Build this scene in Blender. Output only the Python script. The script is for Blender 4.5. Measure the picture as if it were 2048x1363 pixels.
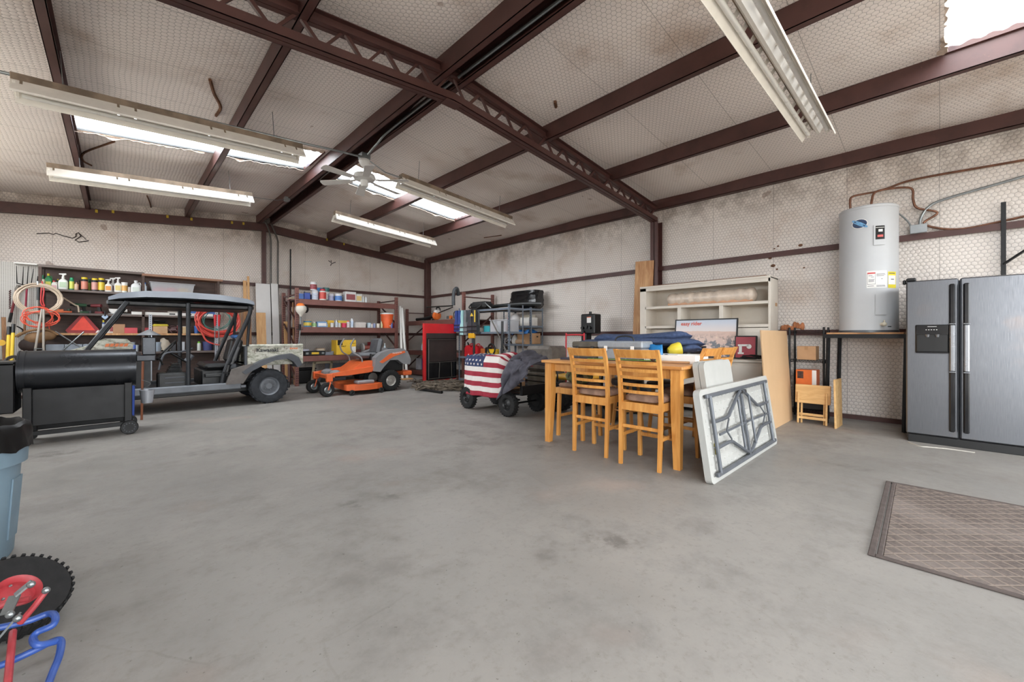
import bpy, bmesh, math, random
from mathutils import Matrix, Vector, Euler
random.seed(7)
for o in list(bpy.data.objects): bpy.data.objects.remove(o)
SC = bpy.context.scene
COL = SC.collection
PI = math.pi
R = math.radians

# ---------------------------------------------------------------- camera
F, H, HY, CX = 821.0, 1.18, 671.0, 1024.0
YAW = R(43.83); CC, SS = math.cos(YAW), math.sin(YAW)
cam_d = bpy.data.cameras.new('camera'); cam = bpy.data.objects.new('camera', cam_d); COL.objects.link(cam)
cam.location = (0, 0, H); cam.rotation_euler = (PI/2, 0, -YAW)
cam_d.sensor_width = 36; cam_d.lens = F/2048*36; cam_d.shift_y = (HY-681.5)/2048
cam_d.clip_start = .05; cam_d.clip_end = 200
SC.camera = cam

# ---------------------------------------------------------------- daylight and exposure
SC.view_settings.view_transform = 'Standard'; SC.view_settings.look = 'None'
SC.view_settings.exposure = 0.28; SC.view_settings.gamma = 1.0; SC.view_settings.use_curve_mapping = False
SC.cycles.max_bounces = 8; SC.cycles.diffuse_bounces = 7; SC.cycles.glossy_bounces = 3; SC.cycles.caustics_reflective = False; SC.cycles.caustics_refractive = False; SC.cycles.adaptive_threshold = .025; SC.cycles.transparent_max_bounces = 16
SC.cycles.sample_clamp_indirect = 8.0
W = bpy.data.worlds.new('overcast_sky'); SC.world = W; W.use_nodes = True
bg = W.node_tree.nodes['Background']; bg.inputs[0].default_value = (0.93, 0.97, 1.0, 1); bg.inputs[1].default_value = 10.0

XR, XL, YB, YF, XM = 7.57, -2.25, 11.97, -4.45, 2.68
RZ, PITCH = 4.24, 0.095
def roofz(x): return RZ - PITCH*abs(x-XM)
def portal(name, loc, rot, sx, sy):
    l = bpy.data.lights.new(name, 'AREA'); l.shape = 'RECTANGLE'; l.size = sx; l.size_y = sy; l.cycles.is_portal = True
    o = bpy.data.objects.new(name, l); COL.objects.link(o); o.location = loc; o.rotation_euler = rot
OPENINGS_L = [(-4.0, -1.2, 0, 3.1), (5.0, 10.6, 2.0, 3.3)]  # unseen; the high opening is added to brighten the far end
DOORS_F = [(-1.2, 1.9, 0, 3.1), (3.4, 6.5, 0, 3.1)]
for a, b, z0, z1 in OPENINGS_L: portal('daylight_opening', (XL-.05, (a+b)/2, (z0+z1)/2), (0, -PI/2, 0), z1-z0, b-a)
for a, b, z0, z1 in DOORS_F: portal('daylight_opening', ((a+b)/2, YF-.05, (z0+z1)/2), (PI/2, 0, 0), b-a, z1-z0)

SKY = [(-1, -.42, 2.44, 7.02, 8.02), (1, 2.92, 5.80, 7.10, 8.03), (1, 2.92, 5.80, -.98, -.03), (-1, -.42, 2.44, -.98, -.03)]
for s_, a, b, c, d in SKY: portal('daylight_skylight', ((a+b)/2, (c+d)/2, RZ+.12), (0, 0, 0), b-a, d-c)

# ---------------------------------------------------------------- pixel -> place helpers (photo px to metres)
def ray(x, y):
    a = (x-CX)/F; return Vector((CC*a+SS, -SS*a+CC, (HY-y)/F))
def G(x, y, z=0.0):
    d = ray(x, y); t = (z-H)/d.z; return Vector((d.x*t, d.y*t, z))
def onY(x, y, Y):
    d = ray(x, y); t = Y/d.y; return Vector((d.x*t, Y, H+d.z*t))
def onX(x, y, X):
    d = ray(x, y); t = X/d.x; return Vector((X, d.y*t, H+d.z*t))
def depth(p): return SS*p[0]+CC*p[1]
def wpx(px, p):                       # width of a round thing that shows px pixels wide at p
    a = (CC*p[0]-SS*p[1])/depth(p); return px*depth(p)/F/math.sqrt(1+a*a)
def hpx(px, p): return px*depth(p)/F

# ---------------------------------------------------------------- colours and materials
def lin(c): return tuple(((v/255)/12.92 if v/255 <= .04045 else ((v/255+.055)/1.055)**2.4) for v in c)
class N:
    def __init__(s, name):
        s.m = bpy.data.materials.new(name); s.m.use_nodes = True; s.t = s.m.node_tree
        s.b = s.t.nodes['Principled BSDF']; s.x = None
    def n(s, typ, **k):
        nd = s.t.nodes.new('ShaderNode'+typ)
        for a, v in k.items(): setattr(nd, a, v)
        return nd
    def l(s, a, b): s.t.links.new(a, b)
    def put(s, sock, v):
        if isinstance(v, bpy.types.NodeSocket): s.l(v, sock)
        else: sock.default_value = v
    def obj(s):
        if s.x is None: s.x = s.n('TexCoord').outputs['Object']
        return s.x
    def math(s, op, a, b=None, c=None, clamp=False):
        nd = s.n('Math', operation=op, use_clamp=clamp); s.put(nd.inputs[0], a)
        if b is not None: s.put(nd.inputs[1], b)
        if c is not None: s.put(nd.inputs[2], c)
        return nd.outputs[0]
    def vmath(s, op, a, b=None):
        nd = s.n('VectorMath', operation=op); s.put(nd.inputs[0], a)
        if b is not None: s.put(nd.inputs[1], b)
        return nd.outputs['Value'] if op in ('DOT_PRODUCT', 'LENGTH', 'DISTANCE') else nd.outputs[0]
    def noise(s, scale, detail=4, rough=.55, vec=None, dist=0):
        nd = s.n('TexNoise'); nd.inputs['Scale'].default_value = scale; nd.inputs['Detail'].default_value = detail
        nd.inputs['Roughness'].default_value = rough; nd.inputs['Distortion'].default_value = dist
        s.l(vec if vec is not None else s.obj(), nd.inputs['Vector']); return nd.outputs['Fac']
    def ramp(s, fac, lo, hi, a=0.0, b=1.0):
        nd = s.n('MapRange'); nd.interpolation_type = 'SMOOTHSTEP'; s.put(nd.inputs[0], fac)
        for i, v in ((1, lo), (2, hi), (3, a), (4, b)): nd.inputs[i].default_value = v
        return nd.outputs[0]
    def mix(s, f, a, b):
        nd = s.n('Mix', data_type='RGBA'); s.put(nd.inputs[0], f)
        for i, v in ((6, a), (7, b)):
            if isinstance(v, bpy.types.NodeSocket): s.l(v, nd.inputs[i])
            else: nd.inputs[i].default_value = (*v[:3], 1)
        return nd.outputs[2]
    def bump(s, h, strength=.3, dist=.01):
        nd = s.n('Bump'); nd.inputs['Strength'].default_value = strength; nd.inputs['Distance'].default_value = dist
        s.put(nd.inputs['Height'], h); s.l(nd.outputs[0], s.b.inputs['Normal']); return nd
    def base(s, v):
        if isinstance(v, bpy.types.NodeSocket): s.l(v, s.b.inputs['Base Color'])
        else: s.b.inputs['Base Color'].default_value = (*v[:3], 1)
    def sep(s):
        nd = s.n('SeparateXYZ'); s.l(s.obj(), nd.inputs[0]); return nd.outputs
    def scaled(s, v):
        nd = s.n('Mapping'); nd.inputs['Scale'].default_value = v; s.l(s.obj(), nd.inputs[0]); return nd.outputs[0]
MATS = {}
def mat(name, rgb, rough=.5, metal=0.0, var=.18, scale=6.0, bump=0.0, bscale=60.0, alpha=1.0, spec=.5, trans=0.0):
    """plain coloured material with a little noise in colour and roughness"""
    if name in MATS: return MATS[name]
    q = N(name); c = lin(rgb)
    d = tuple(v*(1-var) for v in c)
    nz = q.noise(scale, 5)
    q.base(q.mix(q.ramp(nz, .3, .7), c, d))
    q.put(q.b.inputs['Roughness'], q.ramp(nz, .2, .8, max(.02, rough-.07), min(1, rough+.07)))
    q.b.inputs['Metallic'].default_value = metal; q.b.inputs['Specular IOR Level'].default_value = spec
    if bump: q.bump(q.noise(bscale, 4), bump, .01)
    if alpha < 1: q.b.inputs['Alpha'].default_value = alpha
    if trans: q.b.inputs['Transmission Weight'].default_value = trans
    MATS[name] = q.m; return q.m
def hexcells(q, vec2, size):
    """distance to the nearest wire of a hexagonal netting, in cell units; vec2 is a vector socket in metres"""
    p = q.vmath('ADD', vec2, (200.0, 200.0, 0.0)); p = q.vmath('MULTIPLY', p, (1/size, 1/size, 0))
    r = (1, 1.7320508, 1); h = (.5, .8660254, 0)
    a = q.vmath('SUBTRACT', q.vmath('MODULO', p, r), h)
    b = q.vmath('SUBTRACT', q.vmath('MODULO', q.vmath('SUBTRACT', p, h), r), h)
    f = q.math('LESS_THAN', q.vmath('DOT_PRODUCT', a, a), q.vmath('DOT_PRODUCT', b, b))
    nd = q.n('Mix', data_type='VECTOR'); q.l(f, nd.inputs[0]); q.l(b, nd.inputs[4]); q.l(a, nd.inputs[5])
    g = q.vmath('ABSOLUTE', q.vmath('MULTIPLY', nd.outputs[1], (1, 1, 0)))
    s_ = q.n('SeparateXYZ'); q.l(g, s_.inputs[0])
    dd = q.math('MAXIMUM', q.vmath('DOT_PRODUCT', g, (.5, .8660254, 0)), s_.outputs[0])
    return q.math('SUBTRACT', .5, dd)
def insulation(name, axes, size=.052, dirt_lo=None, tone=(220, 210, 202), puffy=.35):
    q = N(name); x, y, z = q.sep()
    cmb = q.n('CombineXYZ'); src = {'x': x, 'y': y, 'z': z}
    wob = q.math('MULTIPLY', q.math('SUBTRACT', q.noise(2.2, 2), .5), .05)
    q.l(q.math('ADD', src[axes[0]], wob), cmb.inputs[0]); q.l(q.math('ADD', src[axes[1]], wob), cmb.inputs[1])
    e = hexcells(q, cmb.outputs[0], size)
    wire = q.ramp(e, .025, .06, 1, 0)
    pillow = q.ramp(e, 0, .34, 0, 1)
    # long splice wires across the roll
    sp = q.math('PINGPONG', src[axes[0]], .46); splice = q.ramp(sp, .002, .005, 1, 0)
    c = lin(tone)
    big = q.noise(.9, 4, .62); fine = q.noise(9, 3, .6)
    col = q.mix(q.ramp(big, .52, .80), c, lin((200, 182, 168)))
    col = q.mix(q.ramp(fine, .62, .82, 0, .3), col, lin((160, 140, 124)))
    if dirt_lo is not None:      # grime that has settled just below the framing
        dz, w0 = dirt_lo
        up = q.ramp(z, dz-w0, dz, 0, 1)
        st = q.math('MULTIPLY', up, q.ramp(q.noise(3.2, 4, .7), .38, .62))
        col = q.mix(q.math('MULTIPLY', st, .5), col, lin((112, 96, 84)))
    spot = q.ramp(q.noise(2.7, 2), .735, .76); col = q.mix(q.math('MULTIPLY', spot, .5), col, lin((120, 84, 60)))
    col = q.mix(q.math('MULTIPLY', q.math('MAXIMUM', wire, splice), .5), col, lin((70, 62, 60)))
    q.base(col); q.b.inputs['Roughness'].default_value = .55
    q.bump(pillow, puffy, .014)
    return q.m
def steel_red(name='primer_red_steel', rgb=(82, 52, 48)):
    if name in MATS: return MATS[name]
    q = N(name); nz = q.noise(3, 6, .65); c = lin(rgb)
    col = q.mix(q.ramp(nz, .4, .7), c, tuple(v*.72 for v in c))
    col = q.mix(q.ramp(q.noise(26, 5, .7), .62, .72, 0, .5), col, lin((100, 68, 56)))
    q.base(col); q.b.inputs['Roughness'].default_value = .48; q.bump(nz, .12, .004); MATS[name] = q.m; return q.m

# ---------------------------------------------------------------- mesh builder
class MB:
    def __init__(s): s.v = []; s.f = []; s.mi = []; s.cur = 0; s.M = None
    def add(s, vs, fs):
        k = len(s.v)
        if s.M is not None: vs = [s.M @ Vector(v) for v in vs]
        s.v += [tuple(v) for v in vs]; s.f += [tuple(i+k for i in f) for f in fs]; s.mi += [s.cur]*len(fs); return s
    def use(s, i): s.cur = i; return s
    def at(s, M): s.M = M; return s
    def box(s, x0, x1, y0, y1, z0, z1, b=0.0):
        if x0 > x1: x0, x1 = x1, x0
        if y0 > y1: y0, y1 = y1, y0
        if z0 > z1: z0, z1 = z1, z0
        b = min(b, (x1-x0)*.49, (y1-y0)*.49, (z1-z0)*.49)
        if b <= 0:
            return s.add([(x, y, z) for x in (x0, x1) for y in (y0, y1) for z in (z0, z1)],
                         [(0, 1, 3, 2), (4, 6, 7, 5), (0, 4, 5, 1), (2, 3, 7, 6), (0, 2, 6, 4), (1, 5, 7, 3)])
        vs = []; idx = {}
        for i, X in enumerate((x0, x1)):
            for j, Y in enumerate((y0, y1)):
                for k, Z in enumerate((z0, z1)):
                    for ax in range(3):
                        p = [X + (b if i == 0 else -b)*(ax != 0), Y + (b if j == 0 else -b)*(ax != 1), Z + (b if k == 0 else -b)*(ax != 2)]
                        idx[i, j, k, ax] = len(vs); vs.append(p)
        fs = []
        for s_ in (0, 1):
            fs.append([idx[s_, j, k, 0] for j, k in ((0, 0), (1, 0), (1, 1), (0, 1))])
            fs.append([idx[j, s_, k, 1] for j, k in ((0, 0), (1, 0), (1, 1), (0, 1))])
            fs.append([idx[j, k, s_, 2] for j, k in ((0, 0), (1, 0), (1, 1), (0, 1))])
        for a in (0, 1):
            for c in (0, 1):
                fs.append([idx[a, c, 0, 0], idx[a, c, 1, 0], idx[a, c, 1, 1], idx[a, c, 0, 1]])
                fs.append([idx[a, 0, c, 0], idx[a, 1, c, 0], idx[a, 1, c, 2], idx[a, 0, c, 2]])
                fs.append([idx[0, a, c, 1], idx[1, a, c, 1], idx[1, a, c, 2], idx[0, a, c, 2]])
        for i in (0, 1):
            for j in (0, 1):
                for k in (0, 1): fs.append([idx[i, j, k, 0], idx[i, j, k, 1], idx[i, j, k, 2]])
        return s.add(vs, fs)
    def bar(s, p0, p1, w, h, up=(0, 0, 1), b=0.0):
        p0, p1 = Vector(p0), Vector(p1); d = p1-p0; L = d.length; d = d/L; u = Vector(up)
        if abs(d.dot(u)) > .995: u = Vector((1, 0, 0)) if abs(d.x) < .9 else Vector((0, 1, 0))
        sd = d.cross(u).normalized(); u = sd.cross(d)
        M = Matrix(((sd.x, d.x, u.x, p0.x), (sd.y, d.y, u.y, p0.y), (sd.z, d.z, u.z, p0.z), (0, 0, 0, 1)))
        old = s.M; s.M = (old @ M) if old is not None else M
        s.box(-w/2, w/2, 0, L, -h/2, h/2, b); s.M = old; return s
    def cyl(s, p0, p1, r, r2=None, n=14, cap=True):
        p0, p1 = Vector(p0), Vector(p1); d = (p1-p0).normalized()
        u = Vector((0, 0, 1)) if abs(d.z) < .9 else Vector((1, 0, 0)); a = d.cross(u).normalized(); b = d.cross(a)
        r2 = r if r2 is None else r2; vs = []
        for p, rr in ((p0, r), (p1, r2)):
            vs += [p+(a*math.cos(2*PI*i/n)+b*math.sin(2*PI*i/n))*rr for i in range(n)]
        fs = [(i, (i+1) % n, n+(i+1) % n, n+i) for i in range(n)]
        if cap: fs += [tuple(range(n)), tuple(range(n, 2*n))]
        return s.add(vs, fs)
    def tube(s, pts, r, n=8, closed=False):
        pts = [Vector(p) for p in pts]; k = len(pts); vs = []; fs = []
        prev = None
        for i, p in enumerate(pts):
            if closed: d = pts[(i+1) % k]-pts[i-1]
            else: d = pts[min(i+1, k-1)]-pts[max(i-1, 0)]
            d = d.normalized()
            if prev is None:
                u = Vector((0, 0, 1)) if abs(d.z) < .9 else Vector((1, 0, 0)); a = d.cross(u).normalized()
            else:
                a = (prev-d*prev.dot(d)); a = a.normalized() if a.length > 1e-6 else d.orthogonal().normalized()
            prev = a; b = d.cross(a); rr = r[i] if isinstance(r, (list, tuple)) else r
            vs += [p+(a*math.cos(2*PI*j/n)+b*math.sin(2*PI*j/n))*rr for j in range(n)]
        for i in range(k if closed else k-1):
            i2 = (i+1) % k
            fs += [(i*n+j, i*n+(j+1) % n, i2*n+(j+1) % n, i2*n+j) for j in range(n)]
        if not closed: fs += [tuple(range(n)), tuple(range((k-1)*n, k*n))]
        return s.add(vs, fs)
    def lathe(s, prof, n=18, c=(0, 0, 0), axis='z', cap=True):
        vs = []; k = len(prof)
        for r, z in prof:
            for i in range(n):
                x, y = r*math.cos(2*PI*i/n), r*math.sin(2*PI*i/n)
                p = (x, y, z) if axis == 'z' else ((z, x, y) if axis == 'x' else (y, z, x))
                vs.append((p[0]+c[0], p[1]+c[1], p[2]+c[2]))
        fs = [(j*n+i, j*n+(i+1) % n, (j+1)*n+(i+1) % n, (j+1)*n+i) for j in range(k-1) for i in range(n)]
        if cap:
            if prof[0][0] > 1e-5: fs.append(tuple(range(n)))
            if prof[-1][0] > 1e-5: fs.append(tuple(range((k-1)*n, k*n)))
        return s.add(vs, fs)
    def prism(s, poly, axis, d0, d1):
        n = len(poly)
        def P(u, v, d): return (d, u, v) if axis == 'x' else ((u, d, v) if axis == 'y' else (u, v, d))
        vs = [P(u, v, d0) for u, v in poly]+[P(u, v, d1) for u, v in poly]
        return s.add(vs, [tuple(range(n)), tuple(range(n, 2*n))]+[(i, (i+1) % n, n+(i+1) % n, n+i) for i in range(n)])
    def ell(s, c, r, n=14, m=8):
        if not isinstance(r, (list, tuple)): r = (r, r, r)
        vs = []; fs = []
        for j in range(m+1):
            t = PI*j/m
            for i in range(n):
                vs.append((c[0]+r[0]*math.sin(t)*math.cos(2*PI*i/n), c[1]+r[1]*math.sin(t)*math.sin(2*PI*i/n), c[2]+r[2]*math.cos(t)))
        fs = [(j*n+i, j*n+(i+1) % n, (j+1)*n+(i+1) % n, (j+1)*n+i) for j in range(m) for i in range(n)]
        return s.add(vs, fs)
    def torus(s, c, RR, r, axis='z', n=28, m=10):
        pts = []
        for i in range(n):
            x, y = RR*math.cos(2*PI*i/n), RR*math.sin(2*PI*i/n)
            p = (x, y, 0) if axis == 'z' else ((0, x, y) if axis == 'x' else (y, 0, x))
            pts.append((c[0]+p[0], c[1]+p[1], c[2]+p[2]))
        return s.tube(pts, r, m, True)
    def sheet(s, fn, nu, nv, th=.004):
        """a cloth-like grid fn(u,v)->point with thickness"""
        P = [[Vector(fn(i/nu, j/nv)) for j in range(nv+1)] for i in range(nu+1)]; vs = []; k = nv+1
        nor = [[None]*(nv+1) for _ in range(nu+1)]
        for i in range(nu+1):
            for j in range(nv+1):
                a = P[min(i+1, nu)][j]-P[max(i-1, 0)][j]; b = P[i][min(j+1, nv)]-P[i][max(j-1, 0)]
                c = a.cross(b); nor[i][j] = c.normalized() if c.length > 1e-9 else Vector((0, 0, 1))
        for sgn in (.5, -.5): vs += [P[i][j]+nor[i][j]*th*sgn for i in range(nu+1) for j in range(nv+1)]
        o = (nu+1)*k; fs = []
        for i in range(nu):
            for j in range(nv):
                fs.append((i*k+j, (i+1)*k+j, (i+1)*k+j+1, i*k+j+1)); fs.append((o+i*k+j, o+i*k+j+1, o+(i+1)*k+j+1, o+(i+1)*k+j))
        for i in range(nu):
            for j in (0, nv): fs.append((i*k+j, (i+1)*k+j, o+(i+1)*k+j, o+i*k+j))
        for j in range(nv):
            for i in (0, nu): fs.append((i*k+j, i*k+j+1, o+i*k+j+1, o+i*k+j))
        return s.add(vs, fs)
    def mesh(s, name, mats, ang=35, recalc=True):
        me = bpy.data.meshes.new(name); me.from_pydata(s.v, [], s.f)
        mats = mats if isinstance(mats, (list, tuple)) else [mats]
        for m in mats: me.materials.append(m)
        if len(mats) > 1: me.polygons.foreach_set('material_index', s.mi)
        if recalc:
            bm = bmesh.new(); bm.from_mesh(me); bmesh.ops.recalc_face_normals(bm, faces=bm.faces); bm.to_mesh(me); bm.free()
        if ang:
            me.polygons.foreach_set('use_smooth', [True]*len(me.polygons)); me.set_sharp_from_angle(angle=R(ang))
        me.update(); return me
    def build(s, name, mats, parent=None, ang=35, recalc=True, loc=None, rot=None):
        o = bpy.data.objects.new(name, s.mesh(name, mats, ang, recalc)); COL.objects.link(o)
        if parent is not None: o.parent = parent
        if loc is not None: o.location = loc
        if rot is not None: o.rotation_euler = rot
        return o
def tag(o, label, cat, group=None):
    o['label'] = label; o['category'] = cat
    if group: o['group'] = group
    return o
def thing(name, label, cat, loc=(0, 0, 0), rz=0.0, group=None, rot=None):
    o = bpy.data.objects.new(name, None); COL.objects.link(o); o.empty_display_size = .1
    o.location = loc; o.rotation_euler = rot if rot else (0, 0, rz)
    return tag(o, label, cat, group)
def struct(o): o['kind'] = 'structure'; return o
def stuff(o): o['kind'] = 'stuff'; return o
def inst(src, name, parent, loc=(0, 0, 0), rot=(0, 0, 0), sc=None):
    o = bpy.data.objects.new(name, src.data if hasattr(src, 'data') else src); COL.objects.link(o)
    o.parent = parent; o.location = loc; o.rotation_euler = rot
    if sc: o.scale = sc
    return o
def copy_tree(o, parent=None):
    c = o.copy(); COL.objects.link(c); c.parent = parent
    for ch in list(o.children): copy_tree(ch, c)
    return c
def text(name, body, size, m, parent, loc, rot, depth=.0015, align='CENTER', shear=0.0, bold=0.0, sx=1.0):
    cu = bpy.data.curves.new(name, 'FONT'); cu.body = body; cu.size = size; cu.extrude = depth; cu.align_x = align; cu.align_y = 'CENTER'
    cu.shear = shear; cu.offset = bold; cu.resolution_u = 3
    t = bpy.data.objects.new(name, cu); COL.objects.link(t)
    bpy.context.view_layer.update()
    me = bpy.data.meshes.new_from_object(t.evaluated_get(bpy.context.evaluated_depsgraph_get()))
    bpy.data.objects.remove(t); me.materials.clear(); me.materials.append(m); me.name = name
    o = bpy.data.objects.new(name, me); COL.objects.link(o); o.parent = parent; o.location = loc; o.rotation_euler = rot; o.scale = (sx, 1, 1)
    return o
def frame_rot(xdir, ydir):
    """euler that sends local x to xdir, local y to ydir (for text standing on a surface)"""
    x = Vector(xdir).normalized(); y = Vector(ydir).normalized(); z = x.cross(y)
    return Matrix(((x.x, y.x, z.x), (x.y, y.y, z.y), (x.z, y.z, z.z))).to_euler()

RED = steel_red()
REDR = steel_red('rack_red_steel', (122, 78, 70))
GALV = mat('galvanised_steel', (150, 155, 156), .38, .8, .2, 14)
BLACKM = mat('black_painted_steel', (15, 15, 17), .42, .2, .3, 20)
BLACKP = mat('black_plastic', (14, 14, 15), .45, 0, .25, 14)
RUBBER = mat('black_rubber', (21, 21, 22), .75, 0, .3, 20, .2, 90)
WHITEP = mat('white_plastic', (232, 230, 226), .42, 0, .06)
CARD = mat('brown_cardboard', (190, 150, 112), .8, 0, .15, 5)
# ================================================================= the building
def concrete():
    q = N('worn_grey_concrete'); big = q.noise(.35, 4, .62); mid = q.noise(1.6, 6, .68); fine = q.noise(22, 4, .7)
    col = q.mix(q.ramp(big, .35, .68), lin((145, 141, 136)), lin((126, 123, 119)))
    col = q.mix(q.ramp(mid, .46, .70, 0, .75), col, lin((116, 112, 108)))
    col = q.mix(q.ramp(fine, .50, .72, 0, .55), col, lin((120, 116, 110)))
    col = q.mix(q.ramp(q.noise(.8, 3), .58, .72, 0, .5), col, lin((164, 148, 138)))
    st = q.math('MULTIPLY', q.ramp(q.noise(1.1, 4, .6), .58, .70), q.ramp(q.noise(7, 5, .7), .4, .62))
    col = q.mix(q.math('MULTIPLY', st, .7), col, lin((88, 84, 80)))
    col = q.mix(q.ramp(q.noise(45, 2), .70, .74, 0, .6), col, lin((84, 78, 72)))
    v = q.n('TexVoronoi', feature='DISTANCE_TO_EDGE'); v.inputs['Scale'].default_value = .45
    wv = q.n('Mix', data_type='VECTOR'); nz = q.n('TexNoise'); nz.inputs['Scale'].default_value = 3; nz.inputs['Detail'].default_value = 6
    q.l(q.obj(), nz.inputs['Vector']); wv.inputs[0].default_value = .12; q.l(q.obj(), wv.inputs[4]); q.l(nz.outputs['Color'], wv.inputs[5]); q.l(wv.outputs[1], v.inputs['Vector'])
    crack = q.math('MULTIPLY', q.ramp(v.outputs[0], .0008, .0028, 1, 0), q.ramp(q.noise(.7, 2), .5, .62))
    col = q.mix(q.math('MULTIPLY', crack, .22), col, lin((96, 90, 84)))
    q.base(col); q.put(q.b.inputs['Roughness'], q.ramp(mid, .3, .75, .42, .72)); q.bump(q.math('ADD', fine, q.math('MULTIPLY', mid, 1.5)), .12, .01)
    return q.m
struct(MB().box(XL-.1, XR+.1, YF-.1, YB+.1, -.15, 0).build('floor', concrete()))
gq = mat('pale_gravel', (176, 168, 156), .9, 0, .3, 3)
struct(MB().box(-45, XL-.1, -45, 45, -.2, -.03).build('ground_outside', gq))
struct(MB().box(XL-.1, 45, -45, YF-.1, -.2, -.03).build('ground_outside', gq))

INS_B = insulation('netted_insulation_back', 'xz', dirt_lo=(3.75, .5))
INS_R = insulation('netted_insulation_right', 'yz', dirt_lo=(3.6, .7), tone=(226, 218, 211), puffy=.3)
INS_C = insulation('netted_insulation_roof', 'yx', tone=(244, 236, 231), puffy=.14)
def puff(a, b, s): return .012*math.sin(a*2.9+s)*math.sin(b*1.7+.6*s)+.008*math.sin(a*6.1+1.3*s+b)+.006*math.sin(b*5.3-a*1.9)
# gable wall at the far end
nx, nz = 70, 26; vs = []; fs = []
for i in range(nx+1):
    for j in range(nz+1):
        x = XL+(XR-XL)*i/nx; z = roofz(x)*j/nz
        vs.append((x, YB+puff(x, z, 1)*(0 if j in (0, nz) else 1), z))
fs = [(i*(nz+1)+j, (i+1)*(nz+1)+j, (i+1)*(nz+1)+j+1, i*(nz+1)+j+1) for i in range(nx) for j in range(nz)]
m = MB(); m.add(vs, fs); m.box(XL-.1, XR+.1, YB+.04, YB+.1, 0, RZ+.1)
wall_back = struct(m.build('wall_back', INS_B, recalc=False))
vs = []; ny = 110
for i in range(ny+1):
    for j in range(nz+1):
        y = YF+(YB-YF)*i/ny; z = roofz(XR)*j/nz
        vs.append((XR+puff(y, z, 2)*(0 if j in (0, nz) else 1), y, z))
fs = [(i*(nz+1)+j, i*(nz+1)+j+1, (i+1)*(nz+1)+j+1, (i+1)*(nz+1)+j) for i in range(ny) for j in range(nz)]
m = MB(); m.add(vs, fs); m.box(XR+.04, XR+.1, YF-.1, YB+.1, 0, roofz(XR)+.1)
wall_right = struct(m.build('wall_right', INS_R, recalc=False))
def wall_with_openings(name, along, lo, hi, pos, gaps, zt):
    m = MB()
    def seg(a, b, z0, z1):
        if along == 'y': m.box(pos-.08, pos, a, b, z0, z1)
        else: m.box(a, b, pos-.08, pos, z0, z1)
    c = lo
    for a, b, z0, z1 in gaps:
        seg(c, a, 0, zt); seg(a, b, z1, zt); c = b
        if z0 > 0: seg(a, b, 0, z0)
    seg(c, hi, 0, zt)
    return struct(m.build(name, INS_R if along == 'y' else INS_B, ang=0))
wall_left = wall_with_openings('wall_left', 'y', YF, YB, XL, OPENINGS_L, roofz(XL))
wall_front = wall_with_openings('wall_front', 'x', XL, XR, YF, DOORS_F, roofz(XL))
m = MB(); m.prism([(XL, roofz(XL)), (XR, roofz(XR)), (XM, RZ)], 'y', YF-.08, YF)
m.build('gable', INS_B, wall_front, ang=0)

# roof lining in two slopes with skylight openings
def in_sky(x, y): return any(a <= x <= b and c <= y <= d for _, a, b, c, d in SKY)
xs = sorted(set([XL-.1, XM, XR+.1, -.42, 2.44, 2.92, 5.80]+[XL-.1+.16*i for i in range(1, 63)]))
ys = sorted(set([YF-.1, YB+.1, 7.02, 8.02, 7.10, 8.03, -.98, -.03]+[YF-.1+.17*i for i in range(1, 98)]))
xs = [x for k, x in enumerate(xs) if k == 0 or x-xs[k-1] > 1e-4]; ys = [y for k, y in enumerate(ys) if k == 0 or y-ys[k-1] > 1e-4]
PUR = [-.47, 1.10, 4.25, 5.83]
def lining_z(x, y):
    d = min(abs(x-p-.03) for p in PUR+[XM, XR, XL]); s = min(1, d/.4)
    return roofz(x)-.004 - s*(.018+.016*math.sin(y*1.55+x*.35)+.012*math.sin(y*3.7+x*1.3))
vs = [(x, y, lining_z(x, y)) for x in xs for y in ys]; k = len(ys); fs = []
for i in range(len(xs)-1):
    for j in range(len(ys)-1):
        if not in_sky((xs[i]+xs[i+1])/2, (ys[j]+ys[j+1])/2): fs.append((i*k+j, i*k+j+1, (i+1)*k+j+1, (i+1)*k+j))
m = MB(); m.add(vs, fs)
ceiling = struct(m.build('ceiling', INS_C, recalc=False))
# metal roof deck over the lining, with the same openings
m = MB()
for i in range(len(xs)-1):
    for j in range(len(ys)-1):
        pass
def roofrect(mb, x0, x1, y0, y1, th=.02, up=.05):
    mb.prism([(x0, roofz(x0)+up), (x1, roofz(x1)+up), (x1, roofz(x1)+up+th), (x0, roofz(x0)+up+th)], 'y', y0, y1)
def deck(side, xa, xb):
    hs = sorted([s for s in SKY if s[0] == side], key=lambda s: s[3]); c = YF-.2; mm = MB()
    for _, a, b, y0, y1 in hs:
        roofrect(mm, xa, xb, c, y0); roofrect(mm, xa, a, y0, y1); roofrect(mm, b, xb, y0, y1); c = y1
    roofrect(mm, xa, xb, c, YB+.2); mm.build('roof_panel', GALV, ceiling, ang=0)
deck(-1, XL-.2, XM); deck(1, XM, XR+.2)
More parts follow.
